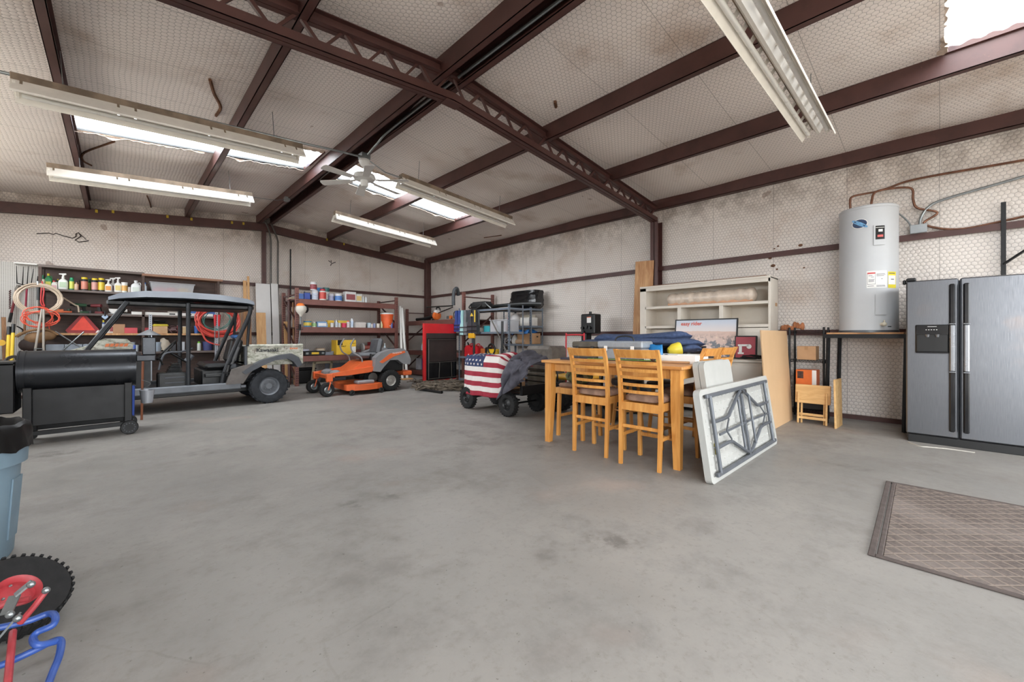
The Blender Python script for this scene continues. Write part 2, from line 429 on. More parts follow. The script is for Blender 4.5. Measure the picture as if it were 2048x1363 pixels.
# skylight panes: translucent corrugated fibreglass
q = N('fibreglass_skylight'); tr = q.n('BsdfTranslucent'); tr.inputs[0].default_value = (.92, .95, .97, 1); tp = q.n('BsdfTransparent')
tint_patch = q.ramp(q.noise(3.0, 5, .65), .52, .66, 0, .75); tc = q.mix(tint_patch, (1, 1, 1), lin((120, 135, 165))); q.l(tc, tp.inputs[0])  # bluish, darker patches at random in the pane tint
mx = q.n('MixShader'); mx.inputs[0].default_value = .2; q.l(tp.outputs[0], mx.inputs[1]); q.l(tr.outputs[0], mx.inputs[2])
q.l(mx.outputs[0], q.t.nodes['Material Output'].inputs[0]); FIB = q.m
for i, (sd, a, b, y0, y1) in enumerate(SKY):
    n = 40; mm = MB(); vs = []
    for jj in range(n+1):
        y = y0-.06+(y1-y0+.12)*jj/n; w = .012*math.sin(jj*PI/2.5)
        for x in (a-.05, b+.05): vs.append((x, y, roofz(x)+.02+w))
    mm.add(vs, [(2*jj, 2*jj+1, 2*jj+3, 2*jj+2) for jj in range(n)])
    p = mm.build('skylight_pane', FIB, ceiling, ang=60, recalc=False); p['label'] = 'bright translucent corrugated skylight panel'
# ragged insulation edge around each skylight
INS_T = mat('torn_insulation', (224, 205, 188), .8, 0, .35, 12, .4, 40)
for (sd, a, b, y0, y1) in SKY:
    for yy, sg in ((y0, -1), (y1, 1)):
        for (c0, c1) in ((a, (a+b)/2-.03), ((a+b)/2+.09, b)):
            rnd = random.Random(int(a*100+y0*37+sg)); nn = 34; e = [rnd.uniform(-.01, .03) for _ in range(nn+1)]
            dr = [rnd.uniform(0, .03)+.05*max(0, math.sin(t*.23+a*3+y0))**8 for t in range(nn+1)]
            def fn(u, v, e=e, dr=dr, c0=c0, c1=c1, yy=yy, sg=sg):
                t = u*34; k0 = min(int(t), 33); x = c0+(c1-c0)*u; w = e[k0]+(e[k0+1]-e[k0])*(t-k0); d = dr[k0]+(dr[k0+1]-dr[k0])*(t-k0)
                return (x, yy+sg*.05-sg*(.05+w)*v, roofz(x)-.012-.005*v-d*v*.7)
            MB().sheet(fn, 34, 2, .008).build('torn_edge', INS_T, ceiling, ang=20)
    for xx, sg in ((a, -1), (b, 1)):
        MB().prism([(xx, roofz(xx)-.02), (xx+sg*.03, roofz(xx)-.02), (xx+sg*.03, roofz(xx)+.08), (xx, roofz(xx)+.08)], 'y', y0, y1).build('skylight_curb', RED, ceiling, ang=0)

# purlins: C channels, web on the left, open to the right
def channel(name, X, zt, hh, fl, y0, y1, parent, sgn=1, tk=.007):
    m = MB(); m.box(X, X+sgn*tk, y0, y1, zt-hh, zt); m.box(X, X+sgn*fl, y0, y1, zt-hh, zt-hh+tk); m.box(X, X+sgn*fl, y0, y1, zt-tk, zt)
    m.box(X+sgn*(fl-tk), X+sgn*fl, y0, y1, zt-hh, zt-hh+.022); return m.build(name, RED, parent, ang=0)
for X in PUR: channel('purlin', X, roofz(X)-.005, .215, .075, YF, YB, ceiling)
channel('ridge_purlin', XM-.16, RZ-.02, .22, .075, YF, YB, ceiling); channel('ridge_purlin', XM+.16, RZ-.02, .22, .075, YF, YB, ceiling, -1)
mb = MB(); mb.box(XM-.085, XM+.085, YF, YB, RZ-.02, RZ-.008); mb.build('dark_ridge_gap', mat('gap_shade_black', (8, 8, 8), .9), ceiling, ang=0)  # black sheet stands in for the shade inside the open ridge gap
channel('eave_strut', XR-.125, roofz(XR)+.02, .20, .12, YF, YB, ceiling); channel('eave_strut', XL+.125, roofz(XL)+.02, .2, .12, YF, YB, ceiling, -1)
# gable rafters
for a, b in ((XL, XM), (XM, XR)):
    m = MB(); t = .205; hh = .195
    for (d0, d1, o0, o1) in ((YB-.02, YB-.012, 0, hh), (YB-.11, YB-.02, hh-.008, hh), (YB-.11, YB-.02, 0, .008)):
        m.prism([(a, roofz(a)-t-o1), (b, roofz(b)-t-o1), (b, roofz(b)-t-o0), (a, roofz(a)-t-o0)], 'y', d0, d1)
    m.prism([(a, roofz(a)-t-hh), (b, roofz(b)-t-hh), (b, roofz(b)-t), (a, roofz(a)-t)], 'y', YB-.115, YB-.107)
    m.build('rafter', RED, wall_back, ang=0)
# girts and posts
for z in (2.44, 1.20): 
    m = MB(); m.box(XR-.055, XR-.003, YF, YB, z, z+.058); m.box(XR-.06, XR-.05, YF, YB, z-.012, z+.07); m.build('girt', RED, wall_right, ang=0)
    m = MB(); m.box(XL, XR, YB-.055, YB-.003, z, z+.058); m.box(XL, XR, YB-.06, YB-.05, z-.012, z+.07); m.build('girt', RED, wall_back, ang=0)
MB().box(XR-.17, XR-.005, YB-.17, YB-.005, 0, roofz(XR)-.06, .004).build('post', RED, wall_back, ang=0)
def ipost(X0, X1, Y0, Y1, z1, par):
    m = MB(); m.box(X0, X0+.01, Y0, Y1, 0, z1); m.box(X1-.01, X1, Y0, Y1, 0, z1); m.box(X0, X1, (Y0+Y1)/2-.006, (Y0+Y1)/2+.006, 0, z1)
    return m.build('post', RED, par, ang=0)
TY = 3.77
ipost(XR-.20, XR-.01, TY-.075, TY+.075, 3.36, wall_right)
MB().box(XM-.045, XM+.045, YB-.10, YB-.005, 0, RZ-.4, .004).build('post', RED, wall_back, ang=0)
m = MB(); m.box(XR-.045, XR-.002, YF, YB, 0, .06); m.build('base_angle', RED, wall_right, ang=0)
m = MB(); m.box(XL, XR, YB-.045, YB-.002, 0, .06); m.build('base_angle', RED, wall_back, ang=0)

# open web truss across the middle frame
truss = thing('roof_truss', 'dark red open-web steel truss spanning the roof above the floor', 'truss', (XM, TY, 0))
def ttop(x): return 4.15-.106*abs(x)
def tbot(x): return 3.775-.092*abs(x)
for nm, fn, hh in (('top_chord', lambda x: ttop(x), .10), ('bottom_chord', lambda x: tbot(x)+.085, .085)):
    for sg in (-1, 1):
        m = MB(); x1 = sg*4.72
        for d0, d1 in ((-.062, -.005), (.005, .062)):
            m.prism([(0, fn(0)-hh), (x1, fn(x1)-hh), (x1, fn(x1)-hh+.008), (0, fn(0)-hh+.008)] if nm == 'bottom_chord' else [(0, fn(0)-.008), (x1, fn(x1)-.008), (x1, fn(x1)), (0, fn(0))], 'y', d0, d1)
        for d0, d1 in ((-.062, -.054), (.054, .062)) if nm == 'bottom_chord' else ((-.014, -.005), (.005, .014)):
            m.prism([(0, fn(0)-hh), (x1, fn(x1)-hh), (x1, fn(x1)), (0, fn(0))], 'y', d0, d1)
        if nm == 'bottom_chord': m.prism([(0, fn(0)-.008), (x1, fn(x1)-.008), (x1, fn(x1)), (0, fn(0))], 'y', -.054, .054)
        else:
            for d0, d1 in ((-.055, -.014), (.014, .055)): m.prism([(0, fn(0)-hh), (x1, fn(x1)-hh), (x1, fn(x1)-hh+.008), (0, fn(0)-hh+.008)], 'y', d0, d1)
        m.build(nm, RED, truss, ang=0)
for sg in (-1, 1):
    for k in range(12):
        x0 = .2+.39*k if False else .02+.39*k; x1 = x0+.195; x2 = x0+.39
        if x2 > 4.72: x2 = 4.70
        for xa, za, xb, zb, w in ((x0, ttop(x0)-.07, x1, tbot(x1)+.06, .024), (x1, tbot(x1)+.06, x2, ttop(x2)-.07, .032)):
            MB().bar((sg*xa, 0, za), (sg*xb, 0, zb), w, w, (0, 1, 0)).build('web_bar', RED, truss, ang=0)
MB().box(-.10, .10, -.064, .064, 3.755, 3.765).build('splice_plate', RED, truss, ang=0)
# ================================================================= under the roof
ENAMEL = mat('white_enamel', (242, 238, 230), .4, 0, .08, 9)
DUSTY = mat('dusty_enamel', (150, 132, 114), .75, 0, .45, 7, .1)
TUBE = mat('fluorescent_tube', (236, 236, 232), .3, 0, .03)
def make_fixture(slots):
    root = thing('fluorescent_fixture', 'x', 'light fixture'); L = 1.22
    MB().box(-L, L, -.055, .055, .10, .19, .004).build('housing', DUSTY, root)
    for sg in (-1, 1):
        m = MB(); a0, z0, a1, z1, am, zm = .058, .118, .145, 0.0, .092, .072
        def strip(x0, x1, ya, za, yb, zb):
            m.add([(x0, sg*ya, za), (x1, sg*ya, za), (x1, sg*yb, zb), (x0, sg*yb, zb), (x0, sg*(ya+.004), za+.004), (x1, sg*(ya+.004), za+.004), (x1, sg*(yb+.004), zb+.004), (x0, sg*(yb+.004), zb+.004)],
                  [(0, 1, 2, 3), (4, 7, 6, 5), (0, 4, 5, 1), (1, 5, 6, 2), (2, 6, 7, 3), (3, 7, 4, 0)])
        strip(-L, L, am, zm, a1, z1); strip(-L, L, a1-.004, z1-.012, a1, z1)
        n = 16
        for k in range(n+1):
            x = -L+2*L*k/n; hw = .022 if slots else (.078 if k % 5 else .055); strip(max(-L, x-hw), min(L, x+hw), a0, z0, am, zm)
        m.build('reflector', ENAMEL, root, ang=0)
        MB().cyl((-L+.05, sg*.082, .045), (L-.05, sg*.082, .045), .019, n=12).build('tube', TUBE, root)
        for x in (-L+.025, L-.025): MB().box(x-.012, x+.012, sg*.082-.015, sg*.082+.015, .02, .10, .003).build('lamp_holder', ENAMEL, root, ang=0)
    MB().prism([(-.045, .10), (.045, .10), (.012, .045), (-.012, .045)], 'x', -L, L).build('ballast_cover', ENAMEL, root, ang=0)
    for x in (-.9, .9): MB().cyl((x, 0, .18), (x, 0, .52), .004, n=6).build('hanger_rod', GALV, root)
    return root
fx = make_fixture(False); fx5 = make_fixture(True)
for i, (x, y, z, t, lab) in enumerate([
    (.53, 5.80, 3.42, -.056, 'dusty white fluorescent fixture hanging nearest on the left roof slope'),
    (.52, 8.52, 3.45, -.070, 'white fluorescent fixture hanging at the far left near the gable'),
    (4.45, 5.95, 3.47, .082, 'white fluorescent fixture hanging just right of the ceiling fan'),
    (4.46, 8.73, 3.50, .075, 'white fluorescent fixture hanging at the far right near the corner'),
    (3.98, .90, 3.30, 0.0, 'white two-tube fluorescent fixture hanging overhead on the right')]):
    o = fx if i == 0 else (fx5 if i == 4 else copy_tree(fx)); o.location = (x, y, z); o.rotation_euler = (0, t, 0); o['label'] = lab; o.scale = (1.18, 1, 1) if i == 4 else (1, 1, 1); o['group'] = 'fluorescent fixtures under the roof'

FANW = mat('fan_white', (222, 222, 220), .4, 0, .08)
fan = thing('ceiling_fan', 'white six-blade ceiling fan hanging from the ridge', 'fan', (XM+.02, 6.05, 3.52))
MB().lathe([(.0, .33), (.075, .33), (.085, .30), (.055, .24), (.03, .22), (.0, .22)], 16).build('canopy', FANW, fan)
MB().cyl((0, 0, .12), (0, 0, .24), .014).build('downrod', FANW, fan)
MB().lathe([(0, .13), (.06, .13), (.15, .10), (.165, .06), (.15, .03), (.08, .015), (0, .015)], 22).build('motor_housing', FANW, fan)
MB().lathe([(0, .02), (.055, .02), (.06, -.05), (.045, -.08), (0, -.085)], 16).build('switch_cup', FANW, fan)
bl = None
for k in range(6):
    a = R(12+60*k)
    if bl is None:
        m = MB(); m.add([(.20, -.05, .006), (.66, -.068, -.012), (.68, -.03, -.006), (.68, .03, .006), (.66, .068, .012), (.20, .05, .02), (.20, -.05, .0), (.66, -.068, -.018), (.68, -.03, -.012), (.68, .03, 0), (.66, .068, .006), (.20, .05, .014)],
            [(0, 1, 2, 3, 4, 5), (6, 11, 10, 9, 8, 7)]+[(i, (i+1) % 6, 6+(i+1) % 6, 6+i) for i in range(6)])
        b0 = m.build('blade', FANW, fan, ang=20, rot=(0, 0, a)); bl = b0
        m = MB(); m.bar((.10, 0, .03), (.24, 0, .012), .05, .008); bi = m.build('blade_iron', FANW, b0, ang=0)
    else:
        b0 = inst(bl, 'blade', fan, rot=(0, 0, a)); inst(bi, 'blade_iron', b0)
MB().box(-.07, .07, -.07, .07, .33, .42, .01).build('junction_box', GALV, fan, ang=0)

def pipe(name, pts, r, m, label, cat='conduit', n=8):
    return tag(MB().tube(pts, r, n).build(name, m), label, cat)
def smooth(pts, k=6):
    pts = [Vector(p) for p in pts]; out = []
    for i in range(len(pts)-1):
        p0 = pts[max(i-1, 0)]; p1 = pts[i]; p2 = pts[i+1]; p3 = pts[min(i+2, len(pts)-1)]
        for j in range(k):
            t = j/k; out.append(.5*((2*p1)+(p2-p0)*t+(2*p0-5*p1+4*p2-p3)*t*t+(3*p1-p0-3*p2+p3)*t**3))
    out.append(pts[-1]); return out
pipe('conduit', smooth([(XM+.06, YF, 4.06), (XM+.06, 3.0, 4.06), (XM+.06, 5.2, 4.05), (XM+.05, 5.7, 3.98), (XM+.03, 5.95, 3.9)]), .016, GALV, 'long galvanised conduit running inside the ridge gap')
pipe('cable', smooth([(XM-.03, YF, 4.10), (XM-.02, 2, 4.085), (XM-.04, 4, 4.10), (XM-.02, 8, 4.09), (XM-.01, YB-.2, 4.08)], 8), .005, mat('cream_cable', (196, 182, 166), .6), 'thin cream cable along the ridge gap', 'cable', 6)
pipe('conduit', [(XL, 5.86, 3.46), (-.7, 5.86, 3.56), (1.75, 5.86, 3.735), (2.3, 5.90, 3.80), (XM-.05, 6.0, 3.86)], .016, GALV, 'galvanised conduit running above the nearest left fixture')
pipe('cable', [(XM+.05, 6.02, 3.86), (3.0, 5.97, 3.72), (3.25, 5.95, 3.70)], .009, GALV, 'short dark cable from ceiling fan to right fixture', 'cable', 6)
pipe('cable', [(1.72, 8.52, 3.66), (2.2, 8.9, 3.80), (XM-.22, 9.3, 3.97)], .006, GALV, 'thin cable from far left fixture to the ridge', 'cable', 6)
tag(MB().box(XM-.22, XM-.12, 9.25, 9.37, 3.95, 4.03, .006).build('junction_box', GALV), 'small grey junction box under the ridge purlin', 'electrical box')
for k, (xx, dz) in enumerate(((2.83, 0), (2.99, .05))):
    pipe('conduit', smooth([(XM-.02+.1*k, YB-.3, 4.02), (XM+.05+.12*k, YB-.24, 3.9), (xx-.03, YB-.16, 3.72-dz), (xx, YB-.10, 3.5), (xx, YB-.09, 3.1), (xx, YB-.09, 2.0), (xx, YB-.09, 1.0)]), .02, mat('dull_conduit', (96, 92, 88), .5, .5), ('grey conduit on the gable wall beside the centre post', 'second grey conduit on the gable wall, farther from the centre post')[k])
pipe('metal_rod', [onY(581, 498, YB-.12), onY(581, 640, YB-.12)], .018, BLACKM, 'tall dark steel rod standing against the gable wall', 'rod')
pipe('cable', smooth([(-.85, 5.7, 3.52), (-1.6, 5.4, 3.40), (XL, 5.3, 3.42)]), .006, GALV, 'thin cable from nearest left fixture to side wall', 'cable', 6)
# tear marks in the insulation: hanging rust-brown strips
TEAR = mat('torn_backing', (120, 84, 62), .9, 0, .4, 10)
def tear(pts, r=.007): MB().tube(smooth([(p[0], p[1], lining_z(p[0], p[1])-.012) for p in pts], 4), r, 5).build('insulation_tear', TEAR, ceiling)
P_ = lambda x, y: (lambda t: (t.x, t.y))(G(x, y, 4.05))
tear([P_(420, 152), P_(428, 185), P_(441, 215), P_(432, 232)], .018)
tear([P_(229, 270), P_(170, 288), P_(166, 305), P_(183, 316)], .014)
tear([P_(294, 388), P_(300, 402), P_(302, 410)], .012); tear([P_(968, 455), P_(1003, 448)], .012); tear([P_(1110, 210), P_(1112, 220)], .02)
BLK = mat('dark_gash', (40, 30, 26), .95, 0, .3)
def gash(pts, r=.008, w=wall_back):
    MB().tube([onY(x, y, YB-.012) for x, y in pts], r, 5).build('insulation_tear', BLK, w)
gash([(73, 467), (98, 466), (107, 469), (111, 466), (125, 471), (145, 476), (152, 473), (152, 467), (157, 465), (162, 472), (150, 480), (158, 484), (178, 481)])
gash([(157, 465), (166, 473), (172, 479)], .005); gash([(657, 521), (663, 525), (662, 520)], .01); gash([(671, 524), (663, 527), (661, 531)], .01)
def spot(x, y, r, w=wall_right):
    p = onX(x, y, XR-.010); MB().ell(p, (.008, r, r*.7), 8, 5).build('stain_patch', TEAR, w)
for x, y, r in ((1546, 531, .035), (1554, 538, .018), (1540, 516, .03), (1538, 511, .05), (1556, 492, .02), (1549, 497, .02), (1601, 490, .03), (1608, 535, .015), (1586, 506, .02)): spot(x, y, r)
ORG = mat('rust_orange_foam', (196, 128, 88), .9, 0, .4, 18)
m = MB(); rn = random.Random(3)
for k in range(9):
    p = onX(1565+k*5.0, 661-rn.uniform(2, 12), XR-.02); m.ell(p, (.02, .03, rn.uniform(.03, .07)), 7, 5)
stuff(m.build('exposed_foam', ORG, wall_right))
m = MB()
for k in range(26):
    p = onY(805+k*1.5, 502+rn.uniform(-2, 3), YB-.02); m.ell((p.x, YB-.2, roofz(p.x)-.02), (.025, .05, .012), 6, 4)
stuff(m.build('torn_gap', BLK, wall_back))
YEL = mat('yellow_clip', (206, 176, 52), .6)
for x, y in ((193, 421), (226, 422), (335, 432), (383, 437), (464, 444), (487, 446), (654, 478), (688, 487)):
    p = onY(x, y, YB-.13); MB().box(p.x-.02, p.x+.02, YB-.14, YB-.118, p.z-.04, p.z+.02, .003).build('clip', YEL, wall_back, ang=0)
# ================================================================= right wall: fridge, water heater, stand, hutch
def brushed():
    q = N('brushed_stainless'); v = q.scaled((60, 60, 1.2)); nz = q.noise(6, 5, .6, v); sm = q.noise(1.6, 4)
    c = q.mix(q.ramp(nz, .3, .7), lin((122, 124, 128)), lin((108, 110, 115)))
    c = q.mix(q.ramp(sm, .55, .75, 0, .35), c, lin((150, 126, 108))); q.base(c)
    q.b.inputs['Metallic'].default_value = .95; q.put(q.b.inputs['Roughness'], q.ramp(nz, .2, .8, .26, .40)); q.bump(nz, .015, .001); return q.m
STEEL = brushed()
FX = 6.40; FT = 1.79
fr = thing('refrigerator', 'stainless side-by-side refrigerator with ice dispenser against the right wall', 'refrigerator', (FX, .262, 0))
SIDE = mat('fridge_side_grey', (70, 72, 76), .5, .2)
MB().box(.06, .84, -.93, -.005, .03, FT-.02, .01).build('cabinet', SIDE, fr)
ds = MB(); ds.box(0, .07, -.40, 0, .09, FT, .012); d1 = ds.build('door', STEEL, fr); d1['label'] = 'left freezer door with dispenser'
ds = MB(); ds.box(0, .07, -.935, -.412, .09, FT, .012); d2 = ds.build('door', STEEL, fr); d2['label'] = 'right fresh-food door'
DK = mat('black_gloss', (20, 21, 24), .2, 0, .2); CH = mat('chrome_handle', (148, 150, 154), .3, .85)
for par, y in ((d1, -.355), (d2, -.457)):
    MB().box(-.035, -.0, y-.022, y+.022, .16, FT-.06, .01).build('handle_strip', DK, par)
    MB().box(-.055, -.03, y-.02, y+.02, .80, 1.30, .01).build('handle_grip', CH, par)
    for z in (.79, 1.30): MB().box(-.06, -.02, y-.024, y+.024, z, z+.01, .003).build('handle_ring', CH, par, ang=0)
m = MB(); m.box(-.02, .0, -.335, -.075, .99, 1.30, .008); dp = m.build('dispenser', DK, d1)
m = MB(); m.box(-.026, -.018, -.325, -.085, 1.005, 1.19, .004); m.build('dispenser_recess', mat('recess_black', (8, 8, 9), .35), dp)
for y in (-.245, -.17): MB().cyl((-.035, y, 1.165), (-.035, y, 1.195), .012, .02, n=10).build('spout', CH, dp)
MB().box(-.04, -.015, -.33, -.08, .99, 1.002, .003).build('drip_tray', DK, dp, ang=0)
for k in range(5): MB().ell((-.022, -.24+.02*k, 1.245), (.003, .006, .004), 8, 5).build('button', WHITEP, dp)
MB().box(-.0212, -.0195, -.24, -.17, 1.277, 1.281).build('name_strip', WHITEP, dp, ang=0)
MB().box(.01, .09, -.92, -.015, .0, .085, .004).build('kick_grille', BLACKP, fr)
for y in (-.03, -.9): MB().box(.0, .10, y-.05, y+.03, FT-.002, FT+.035, .01).build('hinge_cover', BLACKP, fr)
MB().box(.04, .08, .0, .03, FT-.03, FT+.02, .008).build('hinge_cap', BLACKP, fr)
tag(MB().tube(smooth([G(1817, 884), G(1840, 892), G(1860, 894), G(1900, 898), G(1950, 905)]), .008, 6).build('drain_hose', mat('clear_hose', (186, 182, 172), .4)), 'thin grey drain hose lying on the floor under refrigerator', 'hose')

# water heater on its stand
HX, HYY = 7.20, .66
st = thing('heater_stand', 'black steel angle stand with plywood top under the water heater', 'stand', (HX, HYY, 0))
for x, y, tx, ty in ((-.30, .40, 0, 0), (-.30, -.36, 0, 0), (.32, .36, 0, 0), (.32, -.34, 0, 0)):
    m = MB(); m.bar((x, y, 0), (x, y-.02, 1.17), .045, .01, (0, 1, 0)); m.bar((x+.018, y, 0), (x+.018, y-.02, 1.17), .01, .045, (0, 1, 0)); m.build('leg', BLACKM, st, ang=0)
m = MB(); 
for y in (-.36, .40): m.box(-.33, .35, y-.02, y+.02, 1.15, 1.20)
for x in (-.34, .34): m.box(x-.02, x+.02, -.38, .42, 1.15, 1.20)
m.build('top_frame', BLACKM, st, ang=0)
for x in (-.20, .0, .2): MB().box(x-.09, x+.09, -.36, .40, 1.201, 1.222, .002).build('board', mat('raw_plywood', (206, 152, 104), .75, 0, .25, 8), st, ang=0)
wh = thing('water_heater', 'tall pale grey electric water heater standing on the black stand', 'water heater', (HX, HYY, 1.222))
HR = .305; HH = 1.62
TANK = mat('heater_grey_enamel', (190, 192, 194), .45, 0, .03)
MB().lathe([(HR-.01, 0), (HR, .012), (HR, .03), (HR-.004, .034), (HR-.004, HH-.03), (HR, HH-.026), (HR, HH), (HR-.012, HH+.012), (.1, HH+.03), (0, HH+.03)], 56).build('tank', TANK, wh)
MB().lathe([(HR+.002, 0), (HR+.003, .03), (HR-.01, .032)], 56, cap=False).build('bottom_band', mat('band_dark_grey', (96, 100, 104), .4, .3), wh)
def on_tank(px, z, dr=0.0):     # angle on the tank from a photo column
    d = ray(px, 600); a = d.x; b = d.y; A = a*a+b*b; B = -2*(a*HX+b*HYY); Cq = HX*HX+HYY*HYY-(HR+dr)**2
    disc = B*B-4*A*Cq; t = (-B-math.sqrt(max(0, disc)))/(2*A); return math.atan2(t*b-HYY, t*a-HX)
def curved(mb, a0, a1, z0, z1, r0, th, n=10):
    vs = []
    for k in range(n+1):
        a = a0+(a1-a0)*k/n
        for rr in (r0, r0+th):
            for z in (z0, z1): vs.append((rr*math.cos(a), rr*math.sin(a), z))
    fs = []
    for k in range(n):
        o = 4*k; fs += [(o, o+4, o+5, o+1), (o+2, o+3, o+7, o+6), (o, o+2, o+6, o+4), (o+1, o+5, o+7, o+3)]
    fs += [(0, 1, 3, 2), (4*n, 4*n+2, 4*n+3, 4*n+1)]; mb.add(vs, fs); return mb
zz = lambda y: H+(HY-y)/F*(SS*HX+CC*HYY-.27)-1.222
def panel(name, x0, x1, y0, y1, m, th=.004, par=wh, r0=HR-.003):
    return curved(MB(), on_tank(x0, 0), on_tank(x1, 0), zz(y1), zz(y0), r0, th).build(name, m, par, ang=40)
up = panel('upper_access_panel', 1747, 1769, 450, 490, TANK, .014)
panel('control_label', 1750.5, 1768, 452, 479, DK, .002, up, HR+.0112)
panel('red_badge', 1754, 1765, 470, 474.5, mat('badge_red', (214, 96, 92), .5), .001, up, HR+.0134)
panel('white_badge', 1756, 1764, 459, 464, WHITEP, .001, up, HR+.0134)
panel('white_line', 1751, 1767, 455, 456, WHITEP, .001, up, HR+.0134)
panel('lower_access_panel', 1750, 1772, 588, 629, TANK, .012)
lb = panel('warning_label', 1733, 1774, 541, 575, WHITEP, .0015)
INK = mat('dark_ink', (60, 62, 78), .6); REDK = mat('label_red', (214, 84, 84), .6)
a_ = MB()
for (x0, x1, y0, y1) in ((1734.5, 1735, 544, 568), (1750.5, 1751, 544, 568), (1734.5, 1751, 567.4, 568)): curved(a_, on_tank(x0, 0), on_tank(x1, 0), zz(y1), zz(y0), HR-.0013, .0006, 3)
a_.build('label_border', INK, lb, ang=0)
panel('label_heading', 1735, 1750.5, 544, 547, REDK, .0007, lb, HR-.0014)
for (x0, x1, y) in ((1737, 1745, 550), (1742, 1748, 553), (1737, 1749, 558), (1737, 1748, 560), (1737, 1748, 562), (1753, 1770, 547), (1753, 1771, 549), (1753, 1768, 551), (1753, 1770, 570), (1753, 1771, 572), (1762, 1766, 557), (1735, 1748, 571)):
    panel('label_text_line', x0, x1, y, y+.8, INK, .0006, lb, HR-.0014)
yl = panel('energy_label', 1776.5, 1792, 543.5, 576, mat('label_yellow', (226, 208, 40), .5), .0015)
panel('label_window', 1777, 1791, 551, 569, WHITEP, .0006, yl, HR-.0014); panel('label_text_line', 1778, 1790, 546, 547.5, INK, .0006, yl, HR-.0013); panel('label_text_line', 1782, 1788, 558, 559.5, INK, .0006, yl, HR-.0006)
# oval maker's badge on the tank
bm_ = MB(); ac = on_tank(1719, 0); zc = zz(443)
def badge(mb, ax, bz, r0, tilt=0, n=20):
    vs = [(r0*math.cos(ac), r0*math.sin(ac), zc)]
    for k in range(n):
        u, v = ax*math.cos(2*PI*k/n), bz*math.sin(2*PI*k/n); u, v = u*math.cos(tilt)-v*math.sin(tilt), u*math.sin(tilt)+v*math.cos(tilt)
        a = ac-u/HR; vs.append((r0*math.cos(a), r0*math.sin(a), zc+v))
    mb.add(vs, [(0, 1+k, 1+(k+1) % n) for k in range(n)]); return mb
bd = badge(MB(), .085, .063, HR+.0005).build('maker_badge', WHITEP, wh, recalc=False)
badge(MB(), .075, .055, HR+.0015).build('badge_face', mat('badge_navy', (52, 70, 104), .4, 0, .5, 60), bd, recalc=False)
badge(MB(), .098, .022, HR+.0028, .6).build('badge_band', mat('badge_blue', (120, 176, 220), .4, 0, .3, 40), bd, recalc=False)
va = on_tank(1764, 0); vx, vy = math.cos(va), math.sin(va); zv = zz(648)
m = MB(); m.cyl((vx*(HR-.01), vy*(HR-.01), zv), (vx*(HR+.05), vy*(HR+.05), zv), .022); m.ell((vx*(HR+.05), vy*(HR+.05), zv), .026); m.cyl((vx*(HR+.05), vy*(HR+.05), zv), (vx*(HR+.05), vy*(HR+.05), zv+.05), .009)
m.build('drain_valve', mat('valve_cream', (204, 196, 176), .4), wh)
panel('vent_slot', 1776, 1783, 652, 653.5, DK, .001)
COPPER = mat('tarnished_copper', (132, 92, 72), .42, .6, .4, 18)
ht = 1.222+HH+.02
pipe('copper_pipe', smooth([(HX-.05, HYY+.17, ht-.02), (HX-.05, HYY+.18, ht+.12), (HX-.02, HYY+.16, ht+.20), (HX+.1, HYY+.04, ht+.24), (HX+.22, HYY-.06, ht+.27), (HX+.30, HYY-.18, ht+.31), (XR-.06, .2, ht+.36), (XR-.05, -.6, ht+.34), (XR-.05, -1.4, ht+.32)]), .014, COPPER, 'arched copper pipe rising from heater top and running right along the wall', 'pipe')
pipe('copper_pipe', smooth([(HX+.08, HYY-.02, ht-.02), (HX+.09, HYY-.03, ht+.12), (HX+.13, HYY-.06, ht+.24), (HX+.2, HYY-.2, ht+.27), (XR-.07, .26, ht+.25), (XR-.06, .24, ht+.10), (XR-.06, .20, ht-.02), (XR-.06, .02, ht-.12), (XR-.06, .14, ht-.24), (XR-.05, -.15, ht-.36), (XR-.05, -.6, ht-.32), (XR-.05, -1.4, ht-.20)]), .014, COPPER, 'copper pipe looping down behind the heater and along the wall', 'pipe')
pipe('conduit', smooth([(XR-.06, .18, 2.56), (XR-.06, .17, 2.70), (XR-.06, .10, 2.83), (XR-.06, -.05, 2.90), (XR-.05, -.6, 3.0), (XR-.05, -1.4, 3.15)]), .016, GALV, 'galvanised conduit bending up from the grey box beside heater')
pipe('flex_conduit', smooth([(XR-.07, .24, 2.55), (XR-.08, .30, 2.70), (HX+.25, HYY-.2, ht+.02), (HX+.2, HYY-.1, ht-.01)]), .010, GALV, 'flexible cable from grey box to heater top', 'cable')
tag(MB().box(XR-.11, XR-.065, .11, .27, 2.51, 2.62, .006).build('disconnect_box', mat('pale_grey_box', (172, 178, 182), .4)), 'pale grey electrical box on the girt right of heater', 'electrical box')

# black slotted upright with bracket shelf above the fridge
up_ = thing('wall_bracket', 'black slotted upright with angled bracket shelf above the refrigerator', 'bracket', (XR-.05, -.52, 0))
MB().box(-.02, .0, -.02, .02, 1.7, 2.75, .002).build('upright', BLACKM, up_, ang=0)
MB().bar((-.01, 0, 2.02), (-.30, -.45, 2.40), .025, .02).build('brace', BLACKM, up_, ang=0)
MB().box(-.45, -.0, -1.2, -.28, 2.10, 2.13, .003).build('shelf', BLACKM, up_, ang=0)

